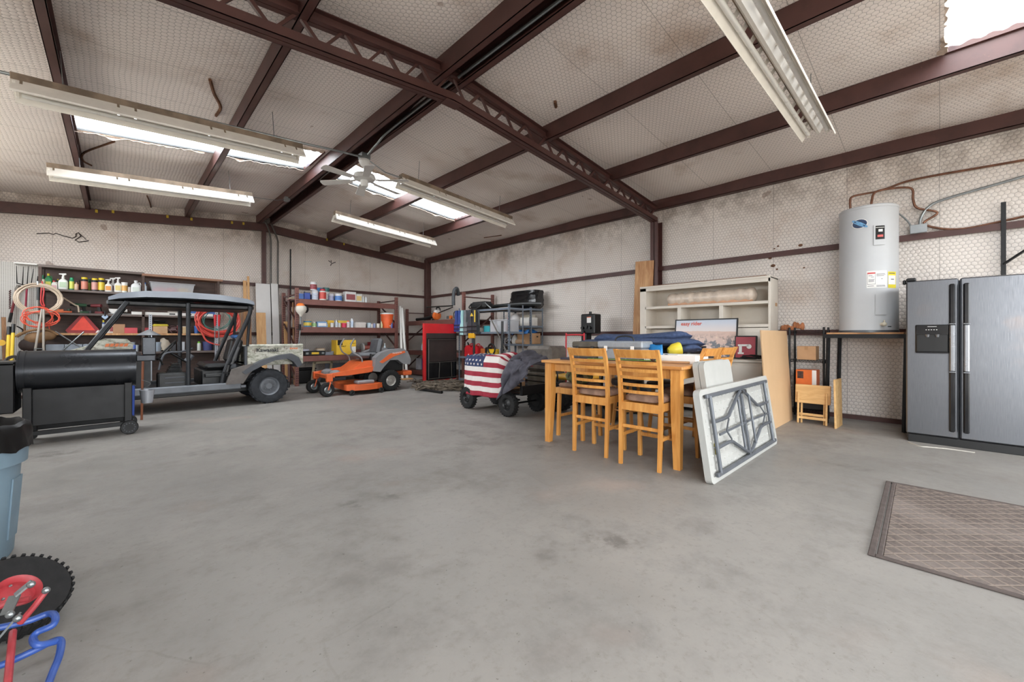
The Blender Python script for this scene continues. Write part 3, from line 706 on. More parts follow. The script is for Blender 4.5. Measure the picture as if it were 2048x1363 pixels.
# white hutch / bookcase
CREAM = mat('cream_paint', (216, 208, 196), .5, 0, .06, 4)
hu = thing('hutch_bookcase', 'large white wooden hutch with cubby shelves standing against the right wall', 'bookcase', (6.95, 2.78, 0))
y0, y1 = -1.05, 1.05; D = .42
for y, nm in ((y0, 'side_panel'), (y1-.12, 'side_panel')): MB().box(0, D, y, y+(.03 if y == y0 else .12), .0, 2.06, .003).build(nm, CREAM, hu, ang=0)
MB().box(D-.012, D, y0, y1, .0, 2.04).build('back_panel', CREAM, hu, ang=0)
MB().box(-.005, D, y0, y1, 2.04, 2.075, .003).build('top_panel', CREAM, hu, ang=0)
MB().box(0, .02, y0, y1, 1.985, 2.04, .002).build('face_rail', CREAM, hu, ang=0)
for z in (1.66, 1.31): MB().box(0, D, y0+.03, y1-.1, z, z+.045, .003).build('shelf', CREAM, hu, ang=0)
for y in (-.36, .32): MB().box(0, D-.01, y-.03, y+.03, 1.32, 1.66, .003).build('divider', CREAM, hu, ang=0)
MB().box(0, D-.01, -.55, -.52, .8, 1.31, .003).build('divider', CREAM, hu, ang=0)
dr = MB().box(-.004, .02, -1.02, -.56, .84, 1.30, .003).build('door', CREAM, hu, ang=0); MB().box(-.010, -.002, -.97, -.61, .90, 1.24, .003).build('door_panel', CREAM, dr, ang=0)
MB().box(.2, D-.01, -.5, 1.0, .8, 1.3).build('lower_back', CREAM, hu, ang=0)
tag(MB().box(.06, .40, -.98, .85, 2.078, 2.094, .002).build('loose_plank', mat('dark_plank', (134, 96, 70), .7, 0, .3, 9), loc=(6.95, 2.78, 0)), 'long brown plank lying on top of the white hutch', 'plank')
# rolled mattress wrapped in plastic on the top shelf
roll = thing('rolled_mattress', 'rolled pale mattress wrapped in clear plastic on the hutch top shelf', 'mattress', (7.17, 2.74, 1.71))
m = MB(); m.M = Matrix.Scale(.82, 4, (0, 0, 1)); rn = random.Random(5)
pf = [(.02, -.78)]+[(.135+.012*math.sin(k*2.1)+rn.uniform(-.006, .006), -.74+1.36*k/26) for k in range(27)]+[(.02, .66)]
m.lathe(pf, 18, (0, 0, .135), 'y'); m.build('roll', mat('plastic_wrap', (222, 206, 190), .25, 0, .18, 10, .5, 22), roll, ang=60)
MB().box(-.10, .05, -.74, .62, .0, .05, .01).build('backing', mat('peach_foam', (206, 160, 128), .7), roll)
tag(MB().box(.0, .003, -.05, .05, 0, .05).build('paper_tag', CARD, loc=(7.25, 1.726, 1.63), rot=(0, 0, PI/2)), 'small brown paper tag stuck on hutch side', 'tag')
# low white cabinet in front of the hutch
dk = thing('low_cabinet', 'low white cabinet in front of the hutch holding framed pictures', 'cabinet', (6.44, 2.72, 0))
MB().box(0, .5, -1.05, 1.0, .06, .80, .004).build('body', CREAM, dk, ang=0); MB().box(-.03, .5, -1.10, 1.04, .80, .83, .006).build('top', CREAM, dk, ang=0)
for k, y in enumerate((-.72, -.06, .6)):
    d_ = MB().box(-.018, .0, y-.30, y+.30, .12, .76, .003).build('door', CREAM, dk, ang=0); MB().ell((-.03, y-.24, .5), .014, 10, 6).build('knob', BLACKM, d_)
# framed poster, generic desert scene with dark figures
po = thing('framed_poster', 'wide framed poster of desert riders in a thin black frame', 'poster', (6.80, 2.63, .835), rot=(0, R(6), 0))
w2, hh = .49, .62
fm = MB()
for (a, b, c, d) in ((-w2, w2, 0, .018), (-w2, w2, hh-.018, hh)): fm.box(-.012, .012, a, b, c, d)
for s_ in (-1, 1): fm.box(-.012, .012, s_*w2, s_*(w2-.018), .018, hh-.018)
fm.build('frame', BLACKP, po, ang=0)
q = N('desert_print'); x, y, z = q.sep()
sky = q.mix(q.ramp(z, .42, .60), lin((206, 196, 194)), lin((184, 192, 206)))
hz = q.math('ADD', z, q.math('MULTIPLY', q.noise(4, 3), .06)); c = q.mix(q.ramp(hz, .44, .455), lin((198, 164, 148)), sky)
fig = q.ramp(q.noise(9, 5, .65), .47, .55); low = q.ramp(z, .22, .42, 1, 0); c = q.mix(q.math('MULTIPLY', fig, low), c, lin((48, 48, 58)))
c = q.mix(q.math('MULTIPLY', q.ramp(q.noise(13, 3), .60, .66), low), c, lin((220, 190, 170))); q.base(c); q.b.inputs['Roughness'].default_value = .25
pr = MB().box(-.006, .006, -w2+.018, w2-.018, .018, hh-.018).build('print', q.m, po, ang=0)
text('poster_title', 'easy rider', .085, mat('title_orange', (214, 92, 70), .5), pr, (-.0075, .22, .545), frame_rot((0, -1, 0), (0, 0, 1)), .0006, bold=.002, sx=1.0)
sg_ = thing('red_letter_sign', 'small red sign with white letter r in black frame beside the poster', 'sign', (6.74, 2.0, .835), rot=(0, R(4), 0))
MB().box(-.02, .02, -.15, .15, 0, .345, .006).build('frame', BLACKP, sg_, ang=0)
fc = MB().box(-.024, -.018, -.132, .132, .018, .327, .001).build('face', mat('sign_red', (158, 30, 48), .35), sg_, ang=0)
def letter_r(par):
    m = MB(); x0, x1 = -.030, -.0245
    for (a, b, c, d) in ((.10, .02, .07, .095), (.085, .045, .09, .20), (.10, .045, .19, .215)): m.box(x0, x1, a, b, c, d)
    m.cyl((x0, -.05, .185), (x1, -.05, .185), .034, n=18); m.box(x0, x1, .045, -.05, .187, .217)
    return m.build('letter_r', WHITEP, par, ang=30)
letter_r(fc)
m = MB(); rn = random.Random(9)
m.tube(smooth([(rn.uniform(-.12, .12), rn.uniform(-.18, .18), .015+rn.uniform(0, .06)) for k in range(26)], 5), .008, 6)
tag(m.build('cable_pile', BLACKP, loc=(6.58, 1.84, .835)), 'tangle of black cables on the low cabinet beside red sign', 'cable')
# plywood scrap, brown board
def slab(name, p0, p1, lean, L, th, m, label, cat='board'):
    """a flat board: bottom edge p0->p1, length L going up, leaning by vector"""
    p0, p1 = Vector(p0), Vector(p1); u = (p1-p0); w = u.length; u = u/w; upv = Vector((lean[0], lean[1], 1)).normalized(); n_ = upv.cross(u).normalized()
    M = Matrix(((u.x, n_.x, upv.x, p0.x), (u.y, n_.y, upv.y, p0.y), (u.z, n_.z, upv.z, p0.z), (0, 0, 0, 1)))
    o = MB().box(0, w, -th/2, th/2, 0, L, .002).build(name, m, ang=0); o.matrix_world = M; return tag(o, label, cat)
def wood(name, a, b, sc=(1, 12, 1.2), rough=.55, det=5):
    if name in MATS: return MATS[name]
    q = N(name); nz = q.noise(2.2, det, .6, q.scaled(sc), .8); q.base(q.mix(q.ramp(nz, .3, .7), lin(a), lin(b))); q.b.inputs['Roughness'].default_value = rough; q.bump(nz, .08, .004); MATS[name] = q.m; return q.m
PLY = wood('plywood', (212, 168, 122), (176, 126, 84), (7, 7, 1.0), .65)
slab('plywood_sheet', (7.42, 4.29, 0), (7.42, 3.91, 0), (.03, -.115), 2.64, .018, PLY, 'tall narrow knotty plywood sheet leaning against the wall post')
slab('hardboard_sheet', (5.70, 1.452, 0), (6.86, 1.442, 0), (0.0, .058), 1.25, .018, mat('tan_hardboard', (196, 162, 124), .6, 0, .06, 2), 'plain tan panel leaning on edge in front of the white hutch')
# folding tray tables
OAK = wood('pale_oak', (222, 184, 128), (200, 156, 100), (8, 1.2, 8), .5)
tr_ = thing('tray_table', 'folded pale wooden tray table with legs standing before the black rack', 'tray table', (6.70, 1.18, 0), rot=(0, R(4), 0))
MB().box(-.012, .012, -.195, .195, .27, .52, .006).build('tray_top', OAK, tr_)
for y in (-.155, -.125, .125, .155):
    MB().box(-.035 if abs(y) > .14 else .014, -.014 if abs(y) > .14 else .036, y-.011, y+.011, 0, .42, .003).build('leg', OAK, tr_, ang=0)
for x, z in ((-.026, .06), (.026, .10)): MB().box(x-.008, x+.008, -.15, .15, z, z+.035, .003).build('stretcher', OAK, tr_, ang=0)
slab('folded_tray', (6.56, .915, 0), (6.92, .90, 0), (.03, .02), .62, .02, OAK, 'pale wooden tray top standing on edge beside the tray table', 'tray table')
# black wire rack with boxes
wr = thing('wire_rack', 'black wire shelving rack standing under the girt beside water heater', 'shelf', (7.15, 1.30, 0))
for x in (-.16, .16):
    for y in (-.20, .20):
        m = MB(); m.cyl((x, y, 0), (x, y, 1.30), .014); m.cyl((x, y, 1.21), (x, y, 1.25), .02); m.cyl((x, y, .80), (x, y, .84), .02); m.build('post', BLACKM, wr)
for z in (.10, .81, 1.22):
    m = MB()
    for dz in (0, .028):
        for x in (-.16, .16): m.cyl((x, -.2, z+dz), (x, .2, z+dz), .004, n=6)
        for y in (-.2, .2): m.cyl((-.16, y, z+dz), (.16, y, z+dz), .004, n=6)
    for k in range(12):
        y = -.19+.38*k/11; m.tube([(-.16, y-.015, z), (-.16, y, z+.028), (-.16, y+.015, z)], .003, 4); m.cyl((-.16, y, z+.03), (.16, y, z+.03), .0025, n=4)
    m.build('wire_shelf', BLACKM, wr)
def carton(name, label, loc, sx, sy, sz, m, rz=0, group=None, tape=True):
    t = thing(name, label, 'box', loc, rz, group); MB().box(-sx/2, sx/2, -sy/2, sy/2, 0, sz, .003).build('body', m, t, ang=0)
    if tape: MB().box(-sx/2-.001, sx/2+.001, -.02, .02, sz-.05, sz+.001).build('tape', mat('tan_tape', (172, 132, 92), .3), t, ang=0)
    return t
carton('cardboard_box', 'plain brown cardboard box on the black wire rack', (7.10, 1.30, .842), .22, .22, .19, CARD)
ob = carton('orange_carton', 'bright orange product carton low on the black wire rack', (7.08, 1.30, .42), .22, .24, .28, mat('carton_orange', (232, 116, 52), .5), tape=False)
MB().box(-.112, -.109, -.12, -.07, 0, .28).build('white_side', WHITEP, ob, ang=0); MB().box(-.1125, -.1095, .03, .10, .16, .26).build('picture', mat('picture_dark', (90, 58, 48), .5, 0, .8, 30), ob, ang=0)
tag(MB().box(-.16, .16, -.18, .18, 0, .28, .02).build('toolbox', BLACKP, loc=(7.12, 1.26, .141)), 'black toolbox at the bottom of the black wire rack', 'toolbox')
# floor mat
def matmat():
    q = N('brown_rubber_mat'); x, y, z = q.sep(); s = 1/.05
    u = q.math('MULTIPLY', q.math('ADD', x, y), s*.5); v = q.math('MULTIPLY', q.math('SUBTRACT', x, y), s*.5)
    def ln(t): return q.ramp(q.math('PINGPONG', q.math('ADD', t, 100.0), .5), .03, .12, 1, 0)
    g = q.math('MAXIMUM', ln(u), ln(v)); nz = q.noise(40, 5, .7)
    c = q.mix(q.ramp(nz, .3, .7), lin((104, 92, 86)), lin((74, 66, 62))); c = q.mix(q.ramp(q.noise(1.6, 5), .45, .7, 0, .5), c, lin((132, 122, 116)))
    c = q.mix(q.math('MULTIPLY', g, .6), c, lin((136, 122, 110))); q.base(c); q.b.inputs['Roughness'].default_value = .85
    q.bump(q.math('ADD', q.math('MULTIPLY', g, -1.0), q.math('MULTIPLY', nz, .5)), .5, .006); return q.m
mt = thing('floor_mat', 'large brown diamond-pattern rubber floor mat lying on the concrete', 'mat', (0, 0, 0))
pa, pb = G(1772, 963), G(1735, 1110); uu = (pa-pb).normalized(); vv = Vector((uu.y, -uu.x, 0)); Wd = (pa-pb).length; LL = 2.0
mt.location = pb; mt.rotation_euler = (0, 0, math.atan2(uu.y, uu.x))
MB().box(.03, Wd-.03, -LL+.03, -.06, 0, .010, .004).build('field', matmat(), mt, ang=0)
BRD = mat('mat_border', (84, 74, 70), .85, 0, .25, 20, .2)
for (a, b, c, d) in ((0, Wd, -.03, 0), (0, Wd, -LL, -LL+.03), (0, .03, -LL+.03, -.03), (Wd-.03, Wd, -LL+.03, -.03), (.03, Wd-.03, -.06, -.036)): MB().box(a, b, c, d, 0, .012, .004).build('border', BRD, mt, ang=0)
# ================================================================= dining table, chairs and what stands on them
HONEY = wood('honey_oak', (214, 156, 84), (190, 126, 58), (9, 9, 1.1), .38)
HONEYT = wood('honey_oak_top', (210, 152, 88), (182, 120, 62), (9, 1.0, 9), .35)
SUEDE = mat('brown_suede', (146, 116, 98), .9, 0, .3, 14, .3, 40)
TZ = .91
tb = thing('dining_table', 'square honey-oak counter-height dining table piled with boxes and gear', 'table', (3.56, 1.58, 0), R(3.4))
TX, TYL = 1.42, 1.52
MB().box(-.05, TX, -.04, TYL, TZ-.03, TZ, .006).build('tabletop', HONEYT, tb)
for (a, b, c, d) in ((.02, .045, .02, TYL-.06), (TX-.08, TX-.055, .02, TYL-.06), (.02, TX-.06, .0, .025), (.02, TX-.06, TYL-.085, TYL-.06)): MB().box(a, b, c, d, TZ-.12, TZ-.03, .003).build('apron', HONEY, tb, ang=0)
for x in (-.02, TX-.11):
    for y in (-.01, TYL-.12):
        m = MB(); w = .085; t = .06; ox = 0 if x < 0 else w-t; oy = 0 if y < 0 else w-t
        m.add([(x+ox, y+oy, 0), (x+ox+t, y+oy, 0), (x+ox+t, y+oy+t, 0), (x+ox, y+oy+t, 0), (x, y, .55), (x+w, y, .55), (x+w, y+w, .55), (x, y+w, .55), (x, y, TZ-.03), (x+w, y, TZ-.03), (x+w, y+w, TZ-.03), (x, y+w, TZ-.03)],
              [(0, 1, 2, 3), (8, 9, 10, 11)]+[(i, (i+1) % 4, 4+(i+1) % 4, 4+i) for i in range(4)]+[(4+i, 4+(i+1) % 4, 8+(i+1) % 4, 8+i) for i in range(4)])
        m.build('leg', HONEY, tb, ang=0)
def make_chair():
    c = thing('dining_chair', 'x', 'chair'); hw = .185
    for s_ in (-1, 1):
        pts = [(.0, 0, 0.0), (.012, 0, .30), (.018, 0, .60), (.004, 0, .80), (-.035, 0, .97), (-.075, 0, 1.06)]; m = MB(); vs = []
        for k, (x, _, z) in enumerate(pts):
            w = .034 if k else .026; yy = s_*(hw+.012*(z/1.06)); th = .016
            vs += [(x-w/2, yy-th, z), (x+w/2, yy-th, z), (x+w/2, yy+th, z), (x-w/2, yy+th, z)]
        n = len(pts); m.add(vs, [(0, 1, 2, 3), tuple(range(4*n-4, 4*n))]+[(4*k+i, 4*k+(i+1) % 4, 4*k+4+(i+1) % 4, 4*k+4+i) for k in range(n-1) for i in range(4)])
        m.build('rear_leg', HONEY, c, ang=30)
        m = MB(); m.bar((.37, s_*.18, 0), (.36, s_*.18, .58), .036, .036, (0, 1, 0), .003); m.build('front_leg', HONEY, c, ang=0)
        MB().bar((.015, s_*.183, .27), (.36, s_*.18, .27), .018, .03).build('side_stretcher', HONEY, c, ang=0)
        MB().bar((.015, s_*.175, .545), (.36, s_*.17, .545), .02, .07).build('seat_rail', HONEY, c, ang=0)
    def slat(name, z0, z1, xa):
        def fn(u, v, z0=z0, z1=z1): 
            y = -hw+2*hw*u; z = z0+(z1-z0)*v; t = max(0, (z-.62))/.44; x = .012-.10*t*t-.028*math.sin(PI*u)
            return (x, y, z)
        MB().sheet(fn, 10, 1, .016).build(name, HONEY, c, ang=40)
    slat('top_rail', .985, 1.055, 0)
    for z in (.925, .858, .792, .726, .662): slat('back_slat', z, z+.026, 0)
    MB().box(.0, .03, -hw, hw, .50, .575, .003).build('rear_rail', HONEY, c, ang=0)
    MB().box(.345, .365, -.17, .17, .51, .58, .003).build('front_rail', HONEY, c, ang=0)
    MB().box(.005, .022, -hw, hw, .34, .37, .003).build('rear_stretcher', HONEY, c, ang=0)
    MB().box(.35, .37, -.17, .17, .20, .235, .003).build('foot_rest', HONEY, c, ang=0)
    m = MB(); vs = []; n = 24
    for r, z in ((.80, .58), (1.0, .59), (1.02, .61), (.97, .632), (.8, .644), (.4, .652)):
        for k in range(n):
            a = 2*PI*k/n; ca, sa = math.cos(a), math.sin(a); e = (abs(ca)**5+abs(sa)**5)**(-.2)
            vs.append((.20+.178*r*ca*e, .182*r*sa*e, z))
    m.add(vs, [(j*n+i, j*n+(i+1) % n, (j+1)*n+(i+1) % n, (j+1)*n+i) for j in range(5) for i in range(n)]+[tuple(range(n)), tuple(range(5*n, 6*n))])
    m.build('seat_cushion', SUEDE, c, ang=60); return c
ch0 = make_chair()
for i, (x, y, rz, lab) in enumerate([
    (3.365, 1.86, R(2), 'oak ladder-back counter chair nearest the camera beside the front table leg'),
    (3.40, 2.42, R(3), 'oak ladder-back counter chair in the middle of the near table side'),
    (4.23, 1.62, R(90), 'oak ladder-back chair at the right table end beside the front leg'),
    (4.69, 1.62, R(90), 'oak ladder-back chair at the right table end, farther from the camera')]):
    o = ch0 if i == 0 else copy_tree(ch0); o.location = (x, y, 0); o.rotation_euler = (0, 0, rz); o['label'] = lab; o['group'] = 'oak chairs around the dining table'
# stool at the left end, dark seats under the far side
stl = thing('counter_stool', 'backless oak counter stool under the left table end', 'stool', (3.95, 2.93, 0))
for x in (-.16, .16):
    for y in (-.14, .20): MB().bar((x*1.08, y*1.05, 0), (x, y, .55), .036, .036, (0, 1, 0)).build('leg', HONEY, stl, ang=0)
MB().box(-.20, .20, -.19, .25, .50, .57, .006).build('seat_frame', HONEY, stl); MB().box(-.17, .17, -.16, .22, .572, .62, .02).build('seat_pad', SUEDE, stl)
for y in (-.14, .20): MB().box(-.16, .16, y-.01, y+.01, .22, .25).build('stretcher', HONEY, stl, ang=0)
CAMO = None
def camo():
    q = N('camouflage_cloth'); a = q.noise(9, 2); b = q.noise(13, 2, .5, q.scaled((1, 1.3, 1))); c = q.mix(q.ramp(a, .46, .5), lin((88, 92, 58)), lin((120, 108, 74)))
    c = q.mix(q.ramp(b, .54, .57), c, lin((44, 40, 34))); q.base(c); q.b.inputs['Roughness'].default_value = .9; return q.m
CAMO = camo()
m = MB(); m.ell((0, 0, .09), (.15, .17, .10), 14, 8); tag(m.build('camouflage_bag', CAMO, loc=(3.92, 2.94, .615)), 'green camouflage bag resting on the backless stool', 'bag')
for k, (x, y) in enumerate(((4.66, 2.74), (4.68, 2.26))):
    s2 = thing('round_stool', ('dark round-seated stool under the far table side, left one', 'dark round-seated stool under the far table side, right one')[k], 'stool', (x, y, 0), group='round stools under the table')
    MB().lathe([(0, .56), (.19, .56), (.205, .59), (.20, .63), (.12, .655), (0, .66)], 22).build('seat', mat('dark_vinyl', (44, 34, 32), .45), s2)
    for a in range(4): MB().bar((.19*math.cos(a*PI/2+.8), .19*math.sin(a*PI/2+.8), 0), (.13*math.cos(a*PI/2+.8), .13*math.sin(a*PI/2+.8), .56), .034, .034).build('leg', HONEY, s2, ang=0)
    MB().torus((0, 0, .25), .165, .010, 'z', 24, 6).build('foot_ring', HONEY, s2)

# ---- things on the table
def tackle(name, label, loc, rz, sx, sy, sz, mb_, ml, hand):
    t = thing(name, label, 'box', loc, rz); MB().box(-sx/2, sx/2, -sy/2, sy/2, 0, sz*.62, .012).build('base', mb_, t); l_ = MB().box(-sx/2-.006, sx/2+.006, -sy/2-.006, sy/2+.006, sz*.64, sz, .014).build('lid', ml, t)
    for y in (-sy*.3, sy*.3): MB().box(-sx/2-.014, -sx/2-.004, y-.02, y+.02, sz*.5, sz*.75, .003).build('latch', hand, t, ang=0)
    return t
GREYT = mat('smoky_grey_plastic', (148, 154, 160), .3, 0, .2, 9); OLD = mat('dirty_olive_plastic', (96, 88, 76), .6, 0, .4, 8)
p = G(1232, 716, TZ)
tk = tackle('tackle_box', 'smoky grey plastic tackle box in the middle of the table', (4.02, 2.40, TZ+.001), R(4), .26, .52, .21, GREYT, GREYT, WHITEP)
MB().tube(smooth([(.0, -.11, .205), (.0, -.09, .25), (.0, 0, .265), (0, .09, .25), (0, .11, .205)]), .009, 6).build('handle', BLACKP, tk)
tackle('ammo_case', 'weathered dark olive case on the left table corner', (4.06, 2.88, TZ+.001), R(6), .26, .34, .20, OLD, OLD, BLACKP)
tag(MB().box(-.11, .11, -.15, .15, 0, .022, .004).build('tablet_case', mat('navy_case', (46, 48, 66), .5), loc=(3.76, 2.86, TZ), rot=(0, 0, R(8))), 'flat navy case lying at the table edge near the olive case', 'case')
blk = thing('storage_tote', 'black storage tote under the blue blanket at the far table side', 'tote', (4.62, 2.45, TZ+.001)); MB().box(-.22, .22, -.6, .55, 0, .13, .02).build('body', BLACKP, blk); MB().box(-.23, .23, -.61, .56, .13, .15, .008).build('lid', BLACKP, blk)
BLUE = mat('blue_moving_blanket', (62, 78, 112), .95, 0, .35, 30, .35, 60)
bk = thing('moving_blanket', 'rolled blue quilted moving blanket heaped across the table', 'blanket', (4.56, 2.62, TZ+.152))
def blob_roll(y0, y1, z0, rx, rz, ph, ends=.12, x0=0.0, n=26, mm=16):
    def fn(u, v):
        y = y0+(y1-y0)*u; e = min(1, (u/ends)**.5 if u < ends else 1)*min(1, ((1-u)/ends)**.5 if u > 1-ends else 1)
        a = 2*PI*v; w = 1+.08*math.sin(7*u+ph+2*math.cos(a)); zc = z0+.02*math.sin(4*u+ph)
        return (x0+rx*e*w*math.cos(a), y+.02*math.sin(a*2), zc+rz*e*w*math.sin(a)+rz)
    m = MB(); vs = [fn(i/n, j/mm) for i in range(n+1) for j in range(mm)]
    m.add(vs, [(i*mm+j, i*mm+(j+1) % mm, (i+1)*mm+(j+1) % mm, (i+1)*mm+j) for i in range(n) for j in range(mm)]+[tuple(range(mm)), tuple(range(n*mm, n*mm+mm))]); return m
blob_roll(-.86, .86, -.03, .26, .055, .3).build('lower_fold', BLUE, bk, ang=60); blob_roll(-.72, .52, .045, .17, .055, 1.9, .1).build('upper_fold', BLUE, bk, ang=60); blob_roll(-.86, -.5, -.09, .16, .05, .9, .3, -.06).build('hanging_fold', BLUE, bk, ang=60)
wt = thing('white_tray', 'white open plastic tray on the table beside the fishing rods', 'tray', (4.06, 1.86, TZ+.001), R(2))
m = MB(); m.box(-.17, .17, -.27, .24, 0, .012); 
for (a, b, c, d) in ((-.17, -.158, -.27, .24), (.158, .17, -.27, .24), (-.158, .158, -.27, -.258), (-.158, .158, .228, .24)): m.box(a, b, c, d, .012, .06 if c > -.26 else .08)
m.build('tray', WHITEP, wt, ang=0)
tag(MB().box(-.12, .12, -.10, .10, 0, .07, .01).build('white_case', WHITEP, loc=(4.13, 1.72, TZ+.015), rot=(0, 0, .1)), 'small white plastic case lying in the white tray', 'case')
YPL = mat('yellow_plastic', (218, 196, 60), .4)
m = MB(); m.lathe([(0, 0), (.03, .0), (.065, .05), (.075, .12), (.07, .13), (.0, .13)], 16); o = tag(m.build('yellow_scoop', YPL, loc=(4.22, 2.0, TZ+.11), rot=(R(80), R(10), R(40))), 'yellow plastic scoop lying beside the blue blanket', 'scoop')
def pouch(u, v): a = 2*PI*v; w = .06*(1-.5*u); return (.05*math.cos(a)*(1-.75*u), .085*math.sin(a)*(1-.1*u), .17*u+.01*math.sin(3*a))
m = MB(); n, k = 8, 14; m.add([pouch(i/n, j/k) for i in range(n+1) for j in range(k)], [(i*k+j, i*k+(j+1) % k, (i+1)*k+(j+1) % k, (i+1)*k+j) for i in range(n) for j in range(k)]+[tuple(range(k)), tuple(range(n*k, n*k+k))])
tag(m.build('blue_package', mat('bright_blue_foil', (42, 132, 200), .3, .1), loc=(4.10, 2.08, TZ+.001)), 'bright blue foil package standing between grey box and white tray', 'package')
ROD = mat('graphite_rod', (58, 54, 52), .35, .2); GRN = mat('green_rod', (128, 176, 74), .4)
for k, (x0, y0, x1, y1, mm_, lab) in enumerate(((3.63, 3.0, 3.86, 1.62, ROD, 'dark fishing rod with reel lying nearest the table edge'), (3.72, 2.95, 3.95, 1.60, GRN, 'green fishing rod lying beside the dark rod'), (3.80, 2.72, 4.02, 1.56, ROD, 'dark fishing rod lying nearest the white tray'))):
    fr_ = thing('fishing_rod', lab, 'fishing rod', (0, 0, 0), group='fishing rods on the table'); z = TZ+.012+.006*k
    MB().tube([(x0, y0, z), ((x0+x1)/2, (y0+y1)/2, z), (x1, y1, z+.005)], [.002, .004, .007], 6).build('blank', mm_, fr_)
    d_ = Vector((x1-x0, y1-y0, 0)).normalized(); MB().cyl((x1-d_.x*.3, y1-d_.y*.3, z+.004), (x1, y1, z+.006), .012, n=10).build('grip', mat('cork_grip', (176, 136, 98), .8), fr_)
    if k != 1:
        c_ = Vector((x1, y1, z))-d_*.34; rl = MB(); rl.ell((c_.x, c_.y, c_.z+.035), (.035, .03, .028), 12, 8); rl.cyl((c_.x-.05, c_.y, c_.z+.035), (c_.x+.05, c_.y, c_.z+.035), .008); rl.build('reel', mat('reel_grey', (92, 90, 92), .35, .5), fr_)
        MB().box(c_.x+.045, c_.x+.055, c_.y-.03, c_.y+.03, c_.z+.03, c_.z+.04, .002).build('crank', BLACKP, fr_, ang=0)
    for q_ in (.1, .3, .5, .65): MB().torus((x0+(x1-x0)*q_, y0+(y1-y0)*q_, z+.012), .007, .0012, 'y', 10, 4).build('line_guide', GALV, fr_)
# ---- folding table leaning on the chairs, underside out
FW = mat('white_blow_moulded', (172, 172, 168), .45, 0, .05); LEG = mat('grey_leg_steel', (98, 102, 108), .4, .3)
ft = thing('folding_table', 'white plastic folding table leaning on edge with grey legs showing', 'folding table')
L_, D_ = 1.85, .745
u = Vector((1, -.004, 0)).normalized(); up3 = Vector((0, .145, 1)).normalized(); n3 = up3.cross(u)
ft.matrix_world = Matrix(((u.x, n3.x, up3.x, 3.375), (u.y, n3.y, up3.y, 1.245), (u.z, n3.z, up3.z, .0), (0, 0, 0, 1)))
# local: x along length, y = outward normal (towards camera), z up the slab ; the slab occupies y -.045..0
def rrect(x0, x1, z0, z1, r, n=5):
    pts = []
    for cx, cz, a0 in ((x1-r, z1-r, 0), (x0+r, z1-r, 90), (x0+r, z0+r, 180), (x1-r, z0+r, 270)):
        for k in range(n+1): a = R(a0+90*k/n); pts.append((cx+r*math.cos(a), cz+r*math.sin(a)))
    return pts
m = MB(); m.prism(rrect(0, L_, 0, D_, .05), 'y', .012, .045); m.build('top_panel', FW, ft, ang=30)
o_ = rrect(0, L_, 0, D_, .05); i_ = rrect(.045, L_-.045, .045, D_-.045, .03); n = len(o_)
m = MB(); vs = [(x, -.006, z) for x, z in o_]+[(x, -.006, z) for x, z in i_]+[(x, .012, z) for x, z in o_]+[(x, .012, z) for x, z in i_]
m.add(vs, [(k, (k+1) % n, n+(k+1) % n, n+k) for k in range(n)]+[(2*n+k, 2*n+(k+1) % n, (k+1) % n, k) for k in range(n)]+[(n+k, n+(k+1) % n, 3*n+(k+1) % n, 3*n+k) for k in range(n)]); m.build('rim', FW, ft, ang=30)
m = MB()
for i in range(36):
    for j in range(11):
        x = .09+1.67*i/35; z = .085+.575*j/10
        if (i+j) % 2: m.ell((x, .012, z), (.012, .009, .012), 6, 4)
stuff(m.build('dimples', FW, ft))
def T(*pts): return smooth([(a, -.022 if len(c) == 0 else c[0], b) for a, b, *c in pts], 5)
for z in (.055, D_-.06): MB().box(.10, L_-.10, -.03, -.004, z-.016, z+.016, .004).build('side_rail', LEG, ft, ang=0)
for x in (.17, L_-.19): MB().cyl((x, -.02, .06), (x, -.02, D_-.06), .016).build('pivot_tube', LEG, ft)
for s_, x0 in ((1, .17), (-1, L_-.19)):
    xc = .92+.02*s_; 
    for zz_, zt in ((.26, .09), (.47, .66)):
        MB().tube(T((x0, zz_), (x0+s_*.30, zz_+.0), (x0+s_*.42, zz_+(zt-zz_)*.25), (xc-s_*.10, zt-(zt-zz_)*.1), (xc-s_*.02, zt)), .015, 8).build('leg', LEG, ft)
    MB().cyl((xc-s_*.17, -.034, .14), (xc-s_*.17, -.034, .60), .011).build('foot_bar', LEG, ft)
    MB().bar((x0+s_*.05, -.035, .36), (xc, -.035, .37), .018, .008, (0, 1, 0)).build('brace', LEG, ft, ang=0)
    MB().bar((x0+s_*.30, -.036, .28), (x0+s_*.20, -.04, .37), .014, .008, (0, 1, 0)).build('lock_link', LEG, ft, ang=0); MB().bar((x0+s_*.30, -.036, .46), (x0+s_*.20, -.04, .37), .014, .008, (0, 1, 0)).build('lock_link', LEG, ft, ang=0)
MB().box(.895, .925, -.03, -.006, .05, D_-.05, .003).build('center_bar', LEG, ft, ang=0)
for x in (.9, 1.0): MB().box(x-.02, x+.02, -.04, -.01, D_-.11, D_-.08, .004).build('leg_clip', BLACKP, ft, ang=0)
for z in (.30, .45): MB().box(.93, 1.05, -.02, .006, z-.025, z+.025, .006).build('clip_block', FW, ft)
for z in (.15, .33, .5, .63): MB().box(L_-.13, L_-.05, -.006, .012, z-.03, z+.03, .008).build('rib', FW, ft)
MB().box(.19, .25, -.004, .010, .20, .29, .001).build('yellow_label', mat('label_yellow2', (218, 200, 40), .5), ft, ang=0)
